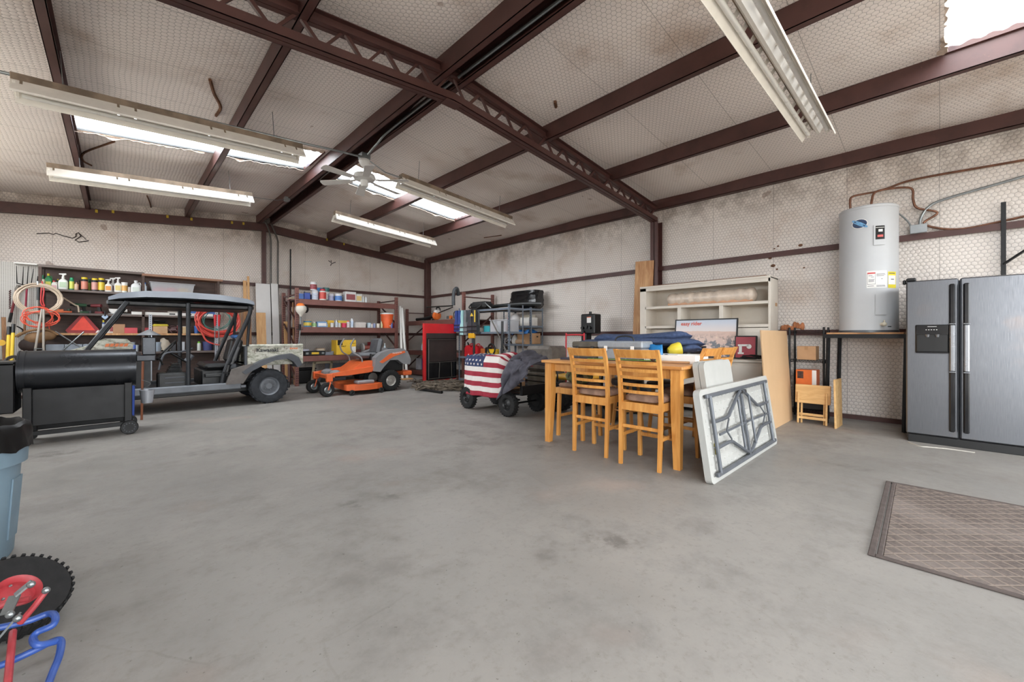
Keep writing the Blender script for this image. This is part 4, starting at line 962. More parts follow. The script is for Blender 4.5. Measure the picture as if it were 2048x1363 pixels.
# two white folded panels standing behind it
for k in range(2):
    m = MB(); m.prism(rrect(0, .66, 0, .96, .06), 'y', 0, .046); o = m.build('folded_table', FW, ang=30)
    o.matrix_world = Matrix(((u.x, n3.x, up3.x, 3.70), (u.y, n3.y, up3.y, 1.300+.052*k), (u.z, n3.z, up3.z, .0), (0, 0, 0, 1)))
    tag(o, ('front half of the folded white plastic table behind the folding table', 'rear half of the folded white plastic table behind the folding table')[k], 'folding table', 'white folded table halves')
# ================================================================= vehicles and machines
def wheel(parent, c, Rr, w, axis, tire_m, rim_m, lugs=0, rim=.55, name='wheel', hubs=5, side=-1):
    """tyre, rim and hub under an Empty-less wheel part: the tyre is the part, rim and hub its pieces"""
    k = Rr*(1-rim)/2; m = MB()
    prof = [(Rr*rim, -w*.42), (Rr*.80, -w*.5), (Rr*.93, -w*.46), (Rr*.985, -w*.33), (Rr, 0), (Rr*.985, w*.33), (Rr*.93, w*.46), (Rr*.80, w*.5), (Rr*rim, w*.42)]
    m.lathe(prof, 32, (0, 0, 0), axis, cap=False)
    if lugs:
        for i in range(lugs):
            a = 2*PI*i/lugs
            for sgn, off in ((-1, 0), (1, .5)):
                b = a+off*2*PI/lugs; ca, sa = math.cos(b), math.sin(b); h = Rr*.03; r0 = Rr*.975
                wd = .34*2*PI*Rr/lugs; y0, y1 = (w*.04*sgn, w*.48*sgn)
                def P3(r, t, y):
                    x_, z_ = r*ca-t*sa, r*sa+t*ca; return (x_, y, z_) if axis == 'y' else ((y, x_, z_) if axis == 'x' else (x_, z_, y))
                vs = [P3(rr, tt, yy) for rr, sh in ((r0-.02*Rr, 1), (r0+h, .8)) for yy, kk in ((y0, 1), (y1, 1)) for tt in (-wd*sh/1.5, wd*sh/1.5)]
                m.add(vs, [(0, 1, 3, 2), (4, 6, 7, 5), (0, 4, 5, 1), (2, 3, 7, 6), (0, 2, 6, 4), (1, 5, 7, 3)])
    t = m.build(name, tire_m, parent, ang=40, loc=c)
    m = MB(); m.lathe([(Rr*.16, side*w*.30), (Rr*.30, side*w*.16), (Rr*rim*.8, side*w*.14), (Rr*rim*.92, side*w*.34), (Rr*rim*1.04, side*w*.40), (Rr*rim*1.0, side*w*.30), (Rr*rim*.98, -side*w*.4)], 28, (0, 0, 0), axis); m.build('rim', rim_m, t)
    m = MB()
    for i in range(hubs):
        a = 2*PI*i/hubs; x_, z_ = Rr*.24*math.cos(a), Rr*.24*math.sin(a); y_ = side*w*.24
        m.ell((x_, y_, z_) if axis == 'y' else (y_, x_, z_), Rr*.035, 6, 4)
    stuff(m.build('lug_nuts', GALV, t)); return t
PALECAMO = None
def palecamo():
    q = N('pale_branch_camouflage'); a = q.noise(7, 5, .7, q.scaled((1, 1, 2.5))); b = q.noise(16, 4, .7)
    c = q.mix(q.ramp(a, .40, .62), lin((196, 194, 182)), lin((138, 140, 122))); c = q.mix(q.ramp(b, .55, .66, 0, .7), c, lin((98, 84, 72))); q.base(c); q.b.inputs['Roughness'].default_value = .55; return q.m
PALECAMO = palecamo(); DGREY = mat('dusty_charcoal_plastic', (78, 81, 87), .6, 0, .25, 5); SILL = mat('dusty_grey_sill', (112, 116, 122), .55, .1, .2, 6); VINYL = mat('black_vinyl', (20, 20, 22), .5, 0, .25, 7); ROOF = mat('grey_roof_plastic', (96, 101, 109), .4, 0, .1, 3)
MUD = mat('dusty_tire', (44, 47, 52), .85, 0, .35, 12, .3, 50)
# ---- utility vehicle, facing -x ; origin at near side on the floor
UY = 8.10
ut = thing('utility_vehicle', 'grey roofed side-by-side utility vehicle with pale camouflage cargo bed', 'utility vehicle', (0, UY, 0))
WID = 1.42
for (x, y, sd) in ((1.915, .12, -1), (1.915, WID-.12, 1), (-.42, .12, -1), (-.42, WID-.12, 1)): wheel(ut, (x, y, .30), .30, .24, 'y', MUD, SILL, 22, .52, 'wheel', 5, sd)
MB().box(-.15, 1.58, .10, WID-.10, .30, .345, .006).build('floor_pan', SILL, ut)
for y in (.04, WID-.12): MB().box(-.02, 1.50, y, y+.08, .29, .40, .015).build('side_sill', SILL, ut)
MB().box(-.3, 2.35, .40, WID-.40, .20, .31, .01).build('chassis', BLACKM, ut, ang=0)
for x in (-.42, 1.915): MB().cyl((x, .12, .30), (x, WID-.12, .30), .035).build('axle', BLACKM, ut)
# rear fender arch
def arch(name, y0, y1, m_):
    o = [(1.50, .57), (1.62, .66), (1.80, .76), (2.05, .83), (2.26, .86), (2.38, .79), (2.44, .65)]; i2 = [(2.36, .61), (2.29, .71), (2.20, .77), (2.0, .75), (1.85, .69), (1.68, .60), (1.55, .53)]
    MB().prism(o+i2, 'y', y0, y1).build(name, m_, ut, ang=25)
arch('rear_fender', -.02, .34, DGREY); arch('rear_fender', WID-.34, WID+.02, DGREY)
MB().prism([(1.28, .38), (1.52, .38), (1.60, .52), (1.72, .66), (1.66, .70), (1.48, .66), (1.36, .62)], 'y', .0, .12).build('fender_skirt', mat('brown_dust_plastic', (104, 98, 94), .65, 0, .3, 7), ut, ang=20)
# cargo bed
bed = MB().box(1.60, 2.50, .16, WID-.16, .68, .72, .005).build('bed_floor', PALECAMO, ut, ang=0)
bs = MB().box(1.60, 2.50, .14, .18, .66, 1.03, .012).build('bed_side', PALECAMO, ut); MB().box(1.60, 2.50, .128, .142, .99, 1.015, .004).build('bed_ridge', PALECAMO, bs)
MB().box(1.60, 2.50, WID-.18, WID-.14, .66, 1.00, .012).build('bed_side', PALECAMO, ut)
for x in (1.60, 2.46): MB().box(x, x+.04, .18, WID-.18, .66, 1.00, .01).build('bed_end', PALECAMO, ut)
text('bed_lettering', 'Kawasaki', .088, mat('decal_black', (30, 32, 34), .5), bs, (1.91, .138, .925), frame_rot((1, 0, 0), (0, 0, 1)), .001, bold=.003, sx=1.05)
for k in range(4): MB().box(2.27+.035*k, 2.295+.035*k, .136, .1395, .935, .96).build('orange_decal', mat('decal_orange', (222, 120, 64), .5), bs, ang=0)
MB().box(1.565, 1.60, .13, .20, .58, 1.0, .005).build('bed_hinge_plate', DGREY, ut, ang=0)
# seat
MB().box(1.02, 1.45, .22, WID-.22, .62, .72, .04).build('seat_cushion', VINYL, ut)
MB().box(.98, 1.48, .26, WID-.26, .345, .62, .02).build('seat_box', BLACKP, ut)
for k in range(2):
    y0 = .24+k*.5; m = MB(); m.M = Matrix.Translation((1.40, 0, .72)) @ Matrix.Rotation(R(12), 4, 'Y'); m.box(0, .09, y0, y0+.44, 0, .42, .04); m.build('backrest', VINYL, ut)
MB().cyl((1.36, .16, .62), (1.50, .24, .98), .018, n=8).build('seat_belt', mat('grey_webbing', (92, 92, 92), .9), ut); MB().box(1.32, 1.45, .14, .24, .62, .70, .015).build('belt_retractor', DGREY, ut)
MB().box(1.02, 1.5, .16, .24, .50, .56, .01).build('side_tray', BLACKP, ut)
# front: dash, footwell box, steering
MB().prism([(-.28, .34), (.30, .34), (.36, .44), (.36, .86), (.18, .94), (-.28, .96)], 'y', .18, WID-.18).build('dash', BLACKP, ut, ang=20)
fb = MB().box(.44, .82, .15, .55, .345, .60, .02).build('step_box', BLACKP, ut)
for z in (.44, .52): MB().box(.52, .76, .143, .152, z, z+.018, .003).build('rib', DGREY, fb, ang=0)
m = MB()
for k in range(7): m.box(.55+.01*k, .74-.005*k, .18, .5, .605+.022*k, .613+.022*k)
stuff(m.build('louvre_stack', BLACKM, fb, ang=0))
m = MB(); m.M = Matrix.Translation((.56, .42, .95)) @ Matrix.Rotation(R(-52), 4, 'Y'); m.torus((0, 0, 0), .185, .014, 'z', 28, 8); m.build('steering_wheel', BLACKP, ut)
m = MB(); m.M = Matrix.Translation((.56, .42, .95)) @ Matrix.Rotation(R(-52), 4, 'Y')
for a in (30, 150, 270): m.bar((0, 0, -.02), (.18*math.cos(R(a)), .18*math.sin(R(a)), 0), .025, .01)
m.cyl((0, 0, -.35), (0, 0, .0), .02); m.build('steering_column', BLACKP, ut)
MB().tube(smooth([(.45, .14, .66), (.52, .14, .90), (.72, .14, .93), (.86, .14, .98)]), .014, 8).build('grab_bar', DGREY, ut)
m = MB(); m.M = Matrix.Translation((.78, .12, .78)) @ Matrix.Rotation(R(35), 4, 'Y'); m.cyl((0, 0, 0), (0, 0, .12), .04, n=14); m.build('cup_holder', DGREY, ut)
# hood, nose and headlights
hd = MB(); hd.prism([(-.98, .44), (-.98, .70), (-.80, .86), (-.30, 1.04), (-.24, 1.02), (-.24, .44)], 'y', .22, WID-.22); hd.build('hood', PALECAMO, ut, ang=25)
MB().prism([(-.78, .52), (-.72, .66), (-.55, .72), (-.30, .72), (-.12, .66), (-.05, .5), (-.10, .5), (-.2, .62), (-.42, .67), (-.6, .63), (-.7, .5)], 'y', -.01, .30).build('front_fender', DGREY, ut, ang=25)
MB().prism([(-.78, .52), (-.72, .66), (-.55, .72), (-.30, .72), (-.12, .66), (-.05, .5), (-.10, .5), (-.2, .62), (-.42, .67), (-.6, .63), (-.7, .5)], 'y', WID-.30, WID+.01).build('front_fender', DGREY, ut, ang=25)
MB().prism([(-.30, .92), (.16, .92), (.16, 1.06), (.10, 1.13), (-.14, 1.14), (-.22, 1.10)], 'y', .30, .72).build('cowl_panel', PALECAMO, ut, ang=20)
for k in range(5): MB().prism([(-.14+.05*k, 1.02), (-.10+.05*k, 1.02), (-.085+.05*k, 1.065), (-.125+.05*k, 1.065)], 'y', .2965, .3).build('orange_decal', mat('decal_orange', (222, 120, 64), .5), ut, ang=0)
MB().cyl((-.95, .36, .62), (-1.0, .36, .62), .07).build('headlight', WHITEP, ut); MB().cyl((-.95, WID-.36, .62), (-1.0, WID-.36, .62), .07).build('headlight', WHITEP, ut)
MB().tube(smooth([(-1.02, .3, .35), (-1.08, .3, .6), (-1.05, .3, .86), (-1.05, WID-.3, .86), (-1.08, WID-.3, .6), (-1.02, WID-.3, .35)]), .02, 8).build('bumper', BLACKM, ut)
# roof and roll cage
def roof_sec(x, k): return x
m = MB(); vs = []; st_ = [(-.10, 1.74, .10, .02), (.02, 1.80, .06, .05), (.30, 1.85, .04, .065), (.75, 1.865, .04, .07), (1.2, 1.855, .04, .065), (1.60, 1.81, .05, .05), (1.70, 1.77, .07, .03)]
for x, zt, ins, dp in st_:
    vs += [(x, ins, zt-dp-.03), (x, ins+.06, zt), (x, WID-ins-.06, zt), (x, WID-ins, zt-dp-.03), (x, WID-ins-.05, zt-dp-.04), (x, ins+.05, zt-dp-.04)]
n = len(st_); m.add(vs, [(0, 1, 2, 3, 4, 5), tuple(range(6*n-6, 6*n))]+[(6*k+i, 6*k+(i+1) % 6, 6*k+6+(i+1) % 6, 6*k+6+i) for k in range(n-1) for i in range(6)])
rf = m.build('roof', ROOF, ut, ang=30); MB().box(-.12, 1.70, .12, WID-.12, 1.62, 1.70, .02).build('roof_underside', BLACKP, rf)
TUBEB = mat('dusty_black_tube', (34, 36, 40), .5, .2, .3, 9)
for y in (.10, WID-.10):
    MB().bar((-.34, y, .93), (.10, y, 1.68), .06, .07, (0, 1, 0), .01).build('windshield_post', TUBEB, ut)
    MB().cyl((.80, y, .40), (.80, y, 1.68), .030, n=12).build('roll_post', TUBEB, ut)
    MB().tube(smooth([(1.24, y, .40), (1.28, y, .60), (1.42, y, 1.0), (1.62, y, 1.52), (1.64, y, 1.68)]), .032, 10).build('rear_roll_bar', TUBEB, ut)
    MB().cyl((1.60, y+.02*(1 if y < .5 else -1), 1.0), (1.64, y+.02*(1 if y < .5 else -1), 1.60), .022, n=10).build('rear_post', TUBEB, ut)
for x, z in ((.10, 1.66), (.80, 1.67), (1.63, 1.66)): MB().cyl((x, .1, z), (x, WID-.1, z), .028, n=10).build('cross_tube', TUBEB, ut)
MB().lathe([(.0, 0), (.058, 0), (.062, .02), (.035, .03), (.035, .15), (.05, .16), (0, .16)], 14).build('shock_boot', BLACKP, ut, loc=(1.30, .10, .55), rot=(0, R(12), 0))
tag(MB().lathe([(0, 0), (.055, 0), (.075, .165), (.072, .165), (.05, .01), (0, .01)], 20).build('small_bucket', mat('pale_zinc', (176, 180, 188), .4, .4), loc=(.27, 7.05, .32)), 'small galvanised drip bucket hanging at the grill end', 'bucket')
pipe('bucket_wire', smooth([(.20, 7.05, .49), (.27, 7.05, .53), (.30, 7.05, .57), (.22, 7.02, .62)]), .004, GALV, 'thin wire bail of the small drip bucket', 'wire', 5)
for k, (x, c, lab) in enumerate(((.17, (40, 70, 150), 'blue broom handle leaning behind the grill end'), (.26, (120, 70, 44), 'brown broom handle leaning behind the grill end'))):
    pipe('broom', [(x-.02, 7.75, .0), (x, 7.86, 1.05)], .014, mat('handle_%d' % k, c, .5), lab, 'handle')

# ---- pellet grill
PEL = mat('charcoal_grill_enamel', (50, 52, 56), .30, .6, .08, 3); PBK = mat('grill_black', (11, 11, 13), .45, .2, .3, 9)
gr = thing('pellet_grill', 'large black barrel pellet grill with smokestack on a wheeled cart', 'grill', (-.31, 6.98, 0))
prof = [(.0, -.47), (.215, -.47), (.228, -.46), (.228, .46), (.215, .47), (0, .47)]
MB().lathe(prof, 40, (0, 0, .785), 'x').build('barrel', PEL, gr)
for x in (-.465, -.42, .43, .465): MB().lathe([(.22, x-.006), (.233, x-.006), (.233, x+.006), (.22, x+.006)], 40, (0, 0, .785), 'x', cap=False).build('barrel_band', PEL, gr)
MB().box(-.42, .43, -.19, .19, .20, .60, .006).build('front_panel', PBK, gr)
for x in (-.39, .40):
    for y in (-.20, .20): MB().box(x-.035, x+.035, y-.03, y+.03, .06 if x < 0 else .10, .62, .006).build('leg', PBK, gr)
for y in (-.20, .20): MB().box(-.39, .40, y-.015, y+.015, .10, .15, .004).build('bottom_rail', PBK, gr)
for y in (-.23, .23):
    w_ = MB().lathe([(.02, -.02), (.075, -.022), (.082, -.012), (.082, .012), (.075, .022), (.02, .02)], 24, axis='y').build('wheel', PBK, gr, loc=(.41, y, .082)); m = MB()
    for k in range(12): m.box(.05*math.cos(k*PI/6)-.006, .05*math.cos(k*PI/6)+.006, -.024, -.021, .05*math.sin(k*PI/6)-.006, .05*math.sin(k*PI/6)+.006)
    stuff(m.build('wheel_spokes', DGREY, w_, ang=0))
    c_ = MB().lathe([(.01, -.014), (.034, -.014), (.036, 0), (.034, .014), (.01, .014)], 18, axis='y').build('caster', PBK, gr, loc=(-.39, y*.9, .036)); MB().box(-.02, .02, -.025, .025, .03, .045).build('caster_fork', GALV, c_, ang=0)
hp = MB().box(-1.02, -.478, -.22, .22, .36, .88, .01).build('hopper', PBK, gr); MB().box(-1.03, -.48, -.23, .23, .88, .905, .006).build('hopper_lid', PBK, hp); MB().ell((-.70, -.225, .50), (.014, .01, .012), 8, 6).build('knob', GALV, hp)
MB().tube([(-.36, 0, 1.01), (-.36, 0, 1.035), (-.30, 0, 1.035), (-.30, 0, 1.01)], .006, 6).build('lid_hook', GALV, gr)
ss_ = MB().box(.472, .66, -.07, .07, .86, .94, .01).build('stack_elbow', PEL, gr); MB().box(.53, .66, -.065, .065, .94, 1.16, .008).build('stack_pipe', PEL, ss_); MB().lathe([(.115, 1.185), (.118, 1.19), (.015, 1.255), (0, 1.255)], 24, (.595, 0, 0)).build('stack_cap', mat('cap_grey', (128, 130, 134), .4, .3), ss_); MB().cyl((.595, 0, 1.15), (.595, 0, 1.2), .02).build('cap_stem', PEL, ss_)
MB().tube([(.66, 0, .90), (.70, 0, .88), (.73, 0, .80)], .012, 6).build('stack_lever', PBK, gr)

# ---- zero-turn mower, facing -x
ORANGE = mat('mower_orange', (226, 104, 52), .42, 0, .15, 5); MGREY = mat('mower_grey', (128, 128, 130), .5, 0, .12, 5)
mw = thing('riding_mower', 'orange and grey zero-turn riding mower parked beside the red rack', 'mower', (2.86, 8.22, 0))
for y in (.0, .76):
    w_ = wheel(mw, (.06, y+.0, .135), .135, .13, 'y', RUBBER, GALV, 0, .5, 'caster_wheel', 4)
    for k in range(1): MB().tube([(.06, y-.085, .135), (.10, y-.085, .28), (.10, y+.085, .28), (.06, y+.085, .135)], .012, 6).build('caster_fork', ORANGE, mw)
    MB().box(.05, .16, y-.045, y+.045, .29, .44, .008).build('caster_socket', ORANGE, mw)
for y in (-.02, .84): wheel(mw, (1.35, y, .225), .225, .20, 'y', RUBBER, mat('rim_light_grey', (176, 172, 166), .4, .2), 26, .5, 'drive_wheel', 5, -1 if y < .4 else 1)
for y in (.02, .78): MB().prism([(.14, .36), (.9, .42), (1.0, .46), (1.0, .54), (.62, .50), (.14, .44)], 'y', y-.04, y+.04).build('frame_rail', ORANGE, mw, ang=20)
MB().box(.08, .16, -.04, .80, .34, .41, .006).build('front_beam', ORANGE, mw)
MB().prism([(.5, .40), (1.0, .42), (1.0, .66), (.80, .64), (.62, .52)], 'y', .04, .72).build('foot_platform', ORANGE, mw, ang=20)
for y in (.14, .58): MB().lathe([(.0, .50), (.06, .49), (.11, .45), (.12, .38), (0, .38)], 18, (.27, y, 0)).build('foot_guard', MGREY, mw)
MB().box(.2, .56, -.02, .28, .36, .39, .005).build('foot_tread', BLACKP, mw, ang=0)
body = [(.98, .44), (1.02, .72), (1.14, .82), (1.36, .89), (1.64, .90), (1.76, .84), (1.84, .66), (1.82, .55), (1.66, .56), (1.52, .66), (1.34, .66), (1.20, .52), (1.12, .42)]
for y0, y1 in ((-.08, .10), (.70, .88)):
    b_ = MB().prism(body, 'y', y0, y1).build('rear_fender', MGREY, mw, ang=20)
    if y0 < 0:
        d_ = MB().prism([(1.10, .63), (1.20, .70), (1.34, .80), (1.68, .85), (1.70, .81), (1.44, .74), (1.28, .66), (1.16, .60)], 'y', -.086, -.078).build('decal', ORANGE, b_, ang=0)
        text('decal_lettering', 'Husqvarna', .05, WHITEP, b_, (1.50, -.0875, .815), frame_rot((1, 0, .10), (-.10, 0, 1)), .0006)
MB().box(1.0, 1.75, .10, .70, .40, .80, .02).build('engine_deck', BLACKP, mw); MB().box(1.70, 1.92, .0, .8, .30, .40, .02).build('rear_bumper', ORANGE, mw)
m = MB(); m.M = Matrix.Translation((.98, .40, .70)); m.box(-.24, .22, -.24, .24, 0, .12, .05); m.build('seat_cushion', mat('mower_seat', (86, 88, 92), .45), mw)
m = MB(); m.M = Matrix.Translation((1.18, .40, .78)) @ Matrix.Rotation(R(12), 4, 'Y'); m.box(-.02, .09, -.22, .22, 0, .36, .045); m.build('backrest', mat('mower_seat', (86, 88, 92), .45), mw)
for y in (.08, .72): MB().tube(smooth([(.80, y, .52), (.78, y, .72), (.62, y+(.04 if y < .4 else -.04), .84), (.58, y+(.05 if y < .4 else -.05), .98), (.66, y+(.06 if y < .4 else -.06), 1.12)]), .016, 8).build('control_lever', MGREY, mw)
dk_ = MB().prism([(.40, -.10), (.52, -.20), (.78, -.24), (1.0, -.20), (1.16, -.10), (1.18, .2), (1.16, .80), (.95, .92), (.62, .90), (.42, .7)], 'z', .09, .20).build('cutting_deck', ORANGE, mw, ang=20)
MB().box(.62, .98, -.12, .10, .20, .27, .02).build('belt_cover', MGREY, dk_)
MB().prism([(.30, .45), (.36, .45), (.18, .10), (.12, .10)], 'y', .90, .96).build('discharge_chute', DGREY, mw, ang=0)
for x in (.47, 1.08): wheel(mw, (x, -.20, .055), .055, .045, 'y', RUBBER, BLACKP, 0, .5, 'gauge_wheel', 4)

# ---- trash can with bag
BIN = mat('grey_blue_bin', (116, 138, 152), .5, 0, .12, 4); BAG = mat('black_bin_bag', (12, 12, 13), .45, 0, .3, 9, spec=.35)
tc = thing('trash_can', 'grey-blue round trash can with black bag at the left edge', 'trash can', (-.645, 3.50, 0))
MB().lathe([(0, 0), (.225, 0), (.235, .02), (.262, .50), (.285, .50), (.29, .60), (.278, .655), (.268, .655), (.255, .50), (.222, .03), (0, .03)], 40).build('barrel', BIN, tc)
for a in (-10, 60): 
    pnl = MB(); A0 = R(a-12)
    pnl.add([(.2375*math.cos(A0+t)*1.0+0, .2375*math.sin(A0+t), .10) for t in (0, .42)]+[(.259*math.cos(A0+t), .259*math.sin(A0+t), .42) for t in (.42, 0)]+[(.245*math.cos(A0+t), .245*math.sin(A0+t), .10) for t in (0, .42)]+[(.266*math.cos(A0+t), .266*math.sin(A0+t), .42) for t in (.42, 0)], [(0, 1, 2, 3), (4, 7, 6, 5), (0, 4, 5, 1), (1, 5, 6, 2), (2, 6, 7, 3), (3, 7, 4, 0)]); pnl.build('rib_panel', BIN, tc, ang=0)
rn = random.Random(4); m = MB(); vs = []; n = 60
for r, z, w in ((.20, .30, .03), (.24, .55, .02), (.262, .69, .008), (.275, .715, .006), (.295, .70, .006), (.298, .66, .010), (.296, .62, .012), (.299, .575, .012)):
    for k in range(n): vs.append(((r+w*math.sin(k*1.9+z*31)*.6)*math.cos(2*PI*k/n), (r+w*math.sin(k*1.9+z*31)*.6)*math.sin(2*PI*k/n), z+w*.8*math.sin(k*1.3+r*50)))
m.add(vs, [(j*n+i, j*n+(i+1) % n, (j+1)*n+(i+1) % n, (j+1)*n+i) for j in range(7) for i in range(n)]+[tuple(range(n))]); m.build('bin_bag', BAG, tc, ang=50)

# ---- red and blue wheeled dolly at the lower left
dl = thing('wheeled_dolly', 'red and blue tube dolly with knobby tire lying at the lower left', 'dolly', (0, 0, 0))
DB = mat('dolly_blue', (52, 84, 158), .4, 0, .25, 18); DR = mat('dolly_red', (176, 62, 68), .45, 0, .25, 18)
wb = thing('tmp', 'x', 'x'); bpy.data.objects.remove(wb)
wc = G(28, 1192, .13)
t_ = wheel(dl, wc, .165, .085, 'y', RUBBER, DR, 36, .42, 'tire', 4, -1); t_.rotation_euler = (R(-50), R(0), R(38))
MB().tube(smooth([G(-40, 1262, .15), G(50, 1243, .14), G(95, 1227, .14), G(110, 1231, .14), G(106, 1249, .13), G(76, 1263, .12), G(66, 1276, .11), G(76, 1289, .10), G(112, 1282, .08)], 6), .011, 10).build('bent_frame', DB, dl)
MB().tube(smooth([G(-60, 1345, .06), G(0, 1330, .07), G(60, 1304, .08), G(108, 1281, .08), G(122, 1283, .075), G(118, 1312, .06), G(105, 1345, .045), G(84, 1400, .03)], 6), .011, 10).build('lower_frame', DB, dl)
MB().tube([G(-30, 1228, .20), G(14, 1205, .22), G(60, 1196, .22)], .010, 8).build('crank_arm', DR, dl)
MB().tube([G(95, 1177, .24), G(70, 1210, .20), G(40, 1245, .15)], .010, 8).build('upper_arm', DR, dl); MB().tube([G(26, 1262, .13), G(20, 1320, .10), G(12, 1400, .05)], .010, 8).build('lower_arm', DR, dl)
MB().bar(G(64, 1162, .29), G(30, 1190, .26), .03, .006).build('lever_plate', GALV, dl, ang=0); MB().bar(G(30, 1190, .26), G(12, 1228, .22), .03, .006).build('lever_plate', GALV, dl, ang=0); MB().bar(G(38, 1228, .21), G(-6, 1280, .14), .03, .006).build('lever_plate', GALV, dl, ang=0)
for x, y, z in ((20, 1228, .23), (92, 1180, .245), (62, 1168, .295), (35, 1236, .21)): MB().ell(G(x, y, z), .012, 8, 6).build('bolt', GALV, dl)

# ---- garden wagon, crate, flag, jacket
wg = thing('garden_wagon', 'black steel garden wagon on knobby tires parked behind the dining table', 'wagon', (4.10, 4.35, 0))
for x, y in ((.0, .02), (.0, .97), (.62, .02), (.62, .97)): wheel(wg, (x+.02, y, .175), .175, .10, 'x', RUBBER, BLACKP, 24, .55, 'wheel', 4, -1 if x < .3 else 1)
for y in (.02, .97): MB().cyl((.0, y, .175), (.66, y, .175), .014).build('axle', BLACKM, wg)
MB().box(.06, .66, -.22, 1.08, .32, .345, .004).build('bed', BLACKM, wg, ang=0)
for y in (-.22, 1.08): MB().box(.05, .67, y-.012, y+.012, .33, .46, .003).build('end_rail', BLACKM, wg, ang=0)
for x in (.05, .67):
    for z in (.38, .46, .55): MB().box(x-.008, x+.008, -.22, 1.08, z-.008, z+.008).build('side_rail', BLACKM, wg, ang=0)
    for y in (-.21, .43, 1.07): MB().box(x-.01, x+.01, y-.01, y+.01, .33, .56).build('stake', BLACKM, wg, ang=0)
MB().tube(smooth([(.33, .1, .2), (.33, .5, .19), (.33, .97, .2)]), .016, 8).build('reach_pole', BLACKM, wg)
MB().tube(smooth([(.33, 1.0, .18), (.34, 1.3, .25), (.36, 1.42, .62)]), .014, 8).build('pull_handle', BLACKM, wg)
cr = carton('packing_crate', 'brown crate in the garden wagon under the flag', (4.46, 5.0, .346), .52, .78, .49, CARD, tape=False)
FR_, FWH, FBL = mat('flag_red', (160, 44, 62), .85, 0, .15, 8), mat('flag_white', (226, 220, 216), .85, 0, .08, 8), mat('flag_blue', (46, 58, 96), .85, 0, .15, 8)
fl = thing('striped_flag', 'red, white and blue stars-and-stripes flag draped over the wagon', 'flag', (0, 0, 0))
FLY, HO = 1.30, 1.06; TOPX, TOPZ = 4.16, .872
def flagpt(u, v):      # u along the fly from the hoist (left), v down from the top edge
    s_ = u*FLY; d = v*HO
    yl = 5.44-s_; fold = .016*math.sin(s_*17)+.012*math.sin(s_*31+1)
    top = .40                                # part of the hoist lying on the crate top
    bend = 5.44-4.60
    if s_ < bend: yy, xo, drop = yl, 0.0, 0.0
    else:
        e = s_-bend; yy = 4.60-e*.42; xo = e*.86; drop = e*.10
    if d < top:
        x = TOPX-.02+(top-d)*.95; z = TOPZ+.012*math.sin(s_*9+d*7)+.05*math.exp(-((s_-.72)/.16)**2)*max(0, 1-d/.3)
        if s_ < .1: z -= (.1-s_)*2.2*(1)
        return (x+xo*.45, yy, z-drop-(max(0, s_-bend)*.25))
    dd = d-top; q_ = min(1, dd/.08)
    x = TOPX-.05*q_-.10*dd*(.35)+fold*(dd/.6)-(.03*math.sin(s_*6)*dd)
    left = max(0, .12-s_)
    short = 1-.55*min(1, max(0, s_-bend)/.45)
    return (x+xo*.62+left*.25, yy+left*.05*dd, TOPZ-.02*q_-dd*.93*short-drop-(max(0, s_-bend)*.25))
m = MB(); nu, nv = 60, 52; P = [[Vector(flagpt(i/nu, j/nv)) for j in range(nv+1)] for i in range(nu+1)]
k = nv+1; vs = [p for row in P for p in row]; m.add(vs, [])
for i in range(nu):
    for j in range(nv):
        m.f.append((i*k+j, i*k+j+1, (i+1)*k+j+1, (i+1)*k+j)); st2 = int(j/4); m.mi.append(2 if (i < nu*.40 and j < 28) else (0 if st2 % 2 == 0 else 1))
fo = m.build('cloth', [FR_, FWH, FBL], fl, ang=80, recalc=False); so = fo.modifiers.new('thick', 'SOLIDIFY'); so.thickness = .004
def star_mesh():
    mm = MB(); vs = []
    for kk in range(10): rr = .026 if kk % 2 == 0 else .0105; vs.append((rr*math.sin(kk*PI/5), rr*math.cos(kk*PI/5), .001))
    mm.add([(0, 0, .0015)]+vs, [(0, 1+kk, 1+(kk+1) % 10) for kk in range(10)]); return mm.mesh('star', FWH, 0, False)
SM = star_mesh()
for r_ in range(9):
    for c_ in range(6 if r_ % 2 == 0 else 5):
        u_ = (.035+.066*c_+(.033 if r_ % 2 else 0)); v_ = .035+.058*r_
        p0 = Vector(flagpt(u_, v_)); pu = (Vector(flagpt(u_+.01, v_))-p0).normalized(); pv = (Vector(flagpt(u_, v_-.01))-p0).normalized(); nn_ = pu.cross(pv).normalized(); pv = nn_.cross(pu)
        o = bpy.data.objects.new('star', SM); COL.objects.link(o); o.parent = fl; M = Matrix(((pu.x, pv.x, nn_.x, 0), (pu.y, pv.y, nn_.y, 0), (pu.z, pv.z, nn_.z, 0), (0, 0, 0, 1))).to_4x4(); M.translation = p0+nn_*.0035; o.matrix_local = M
JK = mat('grey_jacket_cloth', (88, 87, 97), .9, 0, .35, 10, .8, 12)
def jack(u, v):
    y = 4.37-.42*u; s_ = v; fold = .022*math.sin(u*13+v*6)+.014*math.sin(u*29+2*v)+.012*math.sin(v*17+u*4)
    if s_ < .35:
        t = s_/.35; return (4.66-.50*t+.02*math.sin(u*9), y+.04*math.sin(t*5+u*3), .90-.10*u-.05*t*t+fold*1.4)
    d = (s_-.35)/.65; L = .20+.42*(1-u)**1.3
    return (4.16-.075*math.sin(min(1, d*2)*PI/2)+fold*1.5-.03*d, y+.16*d*(1-u)+.03*math.sin(d*7+u*8), .85-.10*u-d*L+fold*.6)
tag(MB().sheet(jack, 30, 34, .02).build('grey_jacket', JK, ang=70), 'crumpled grey jacket slumped beside the flag on the wagon', 'jacket')
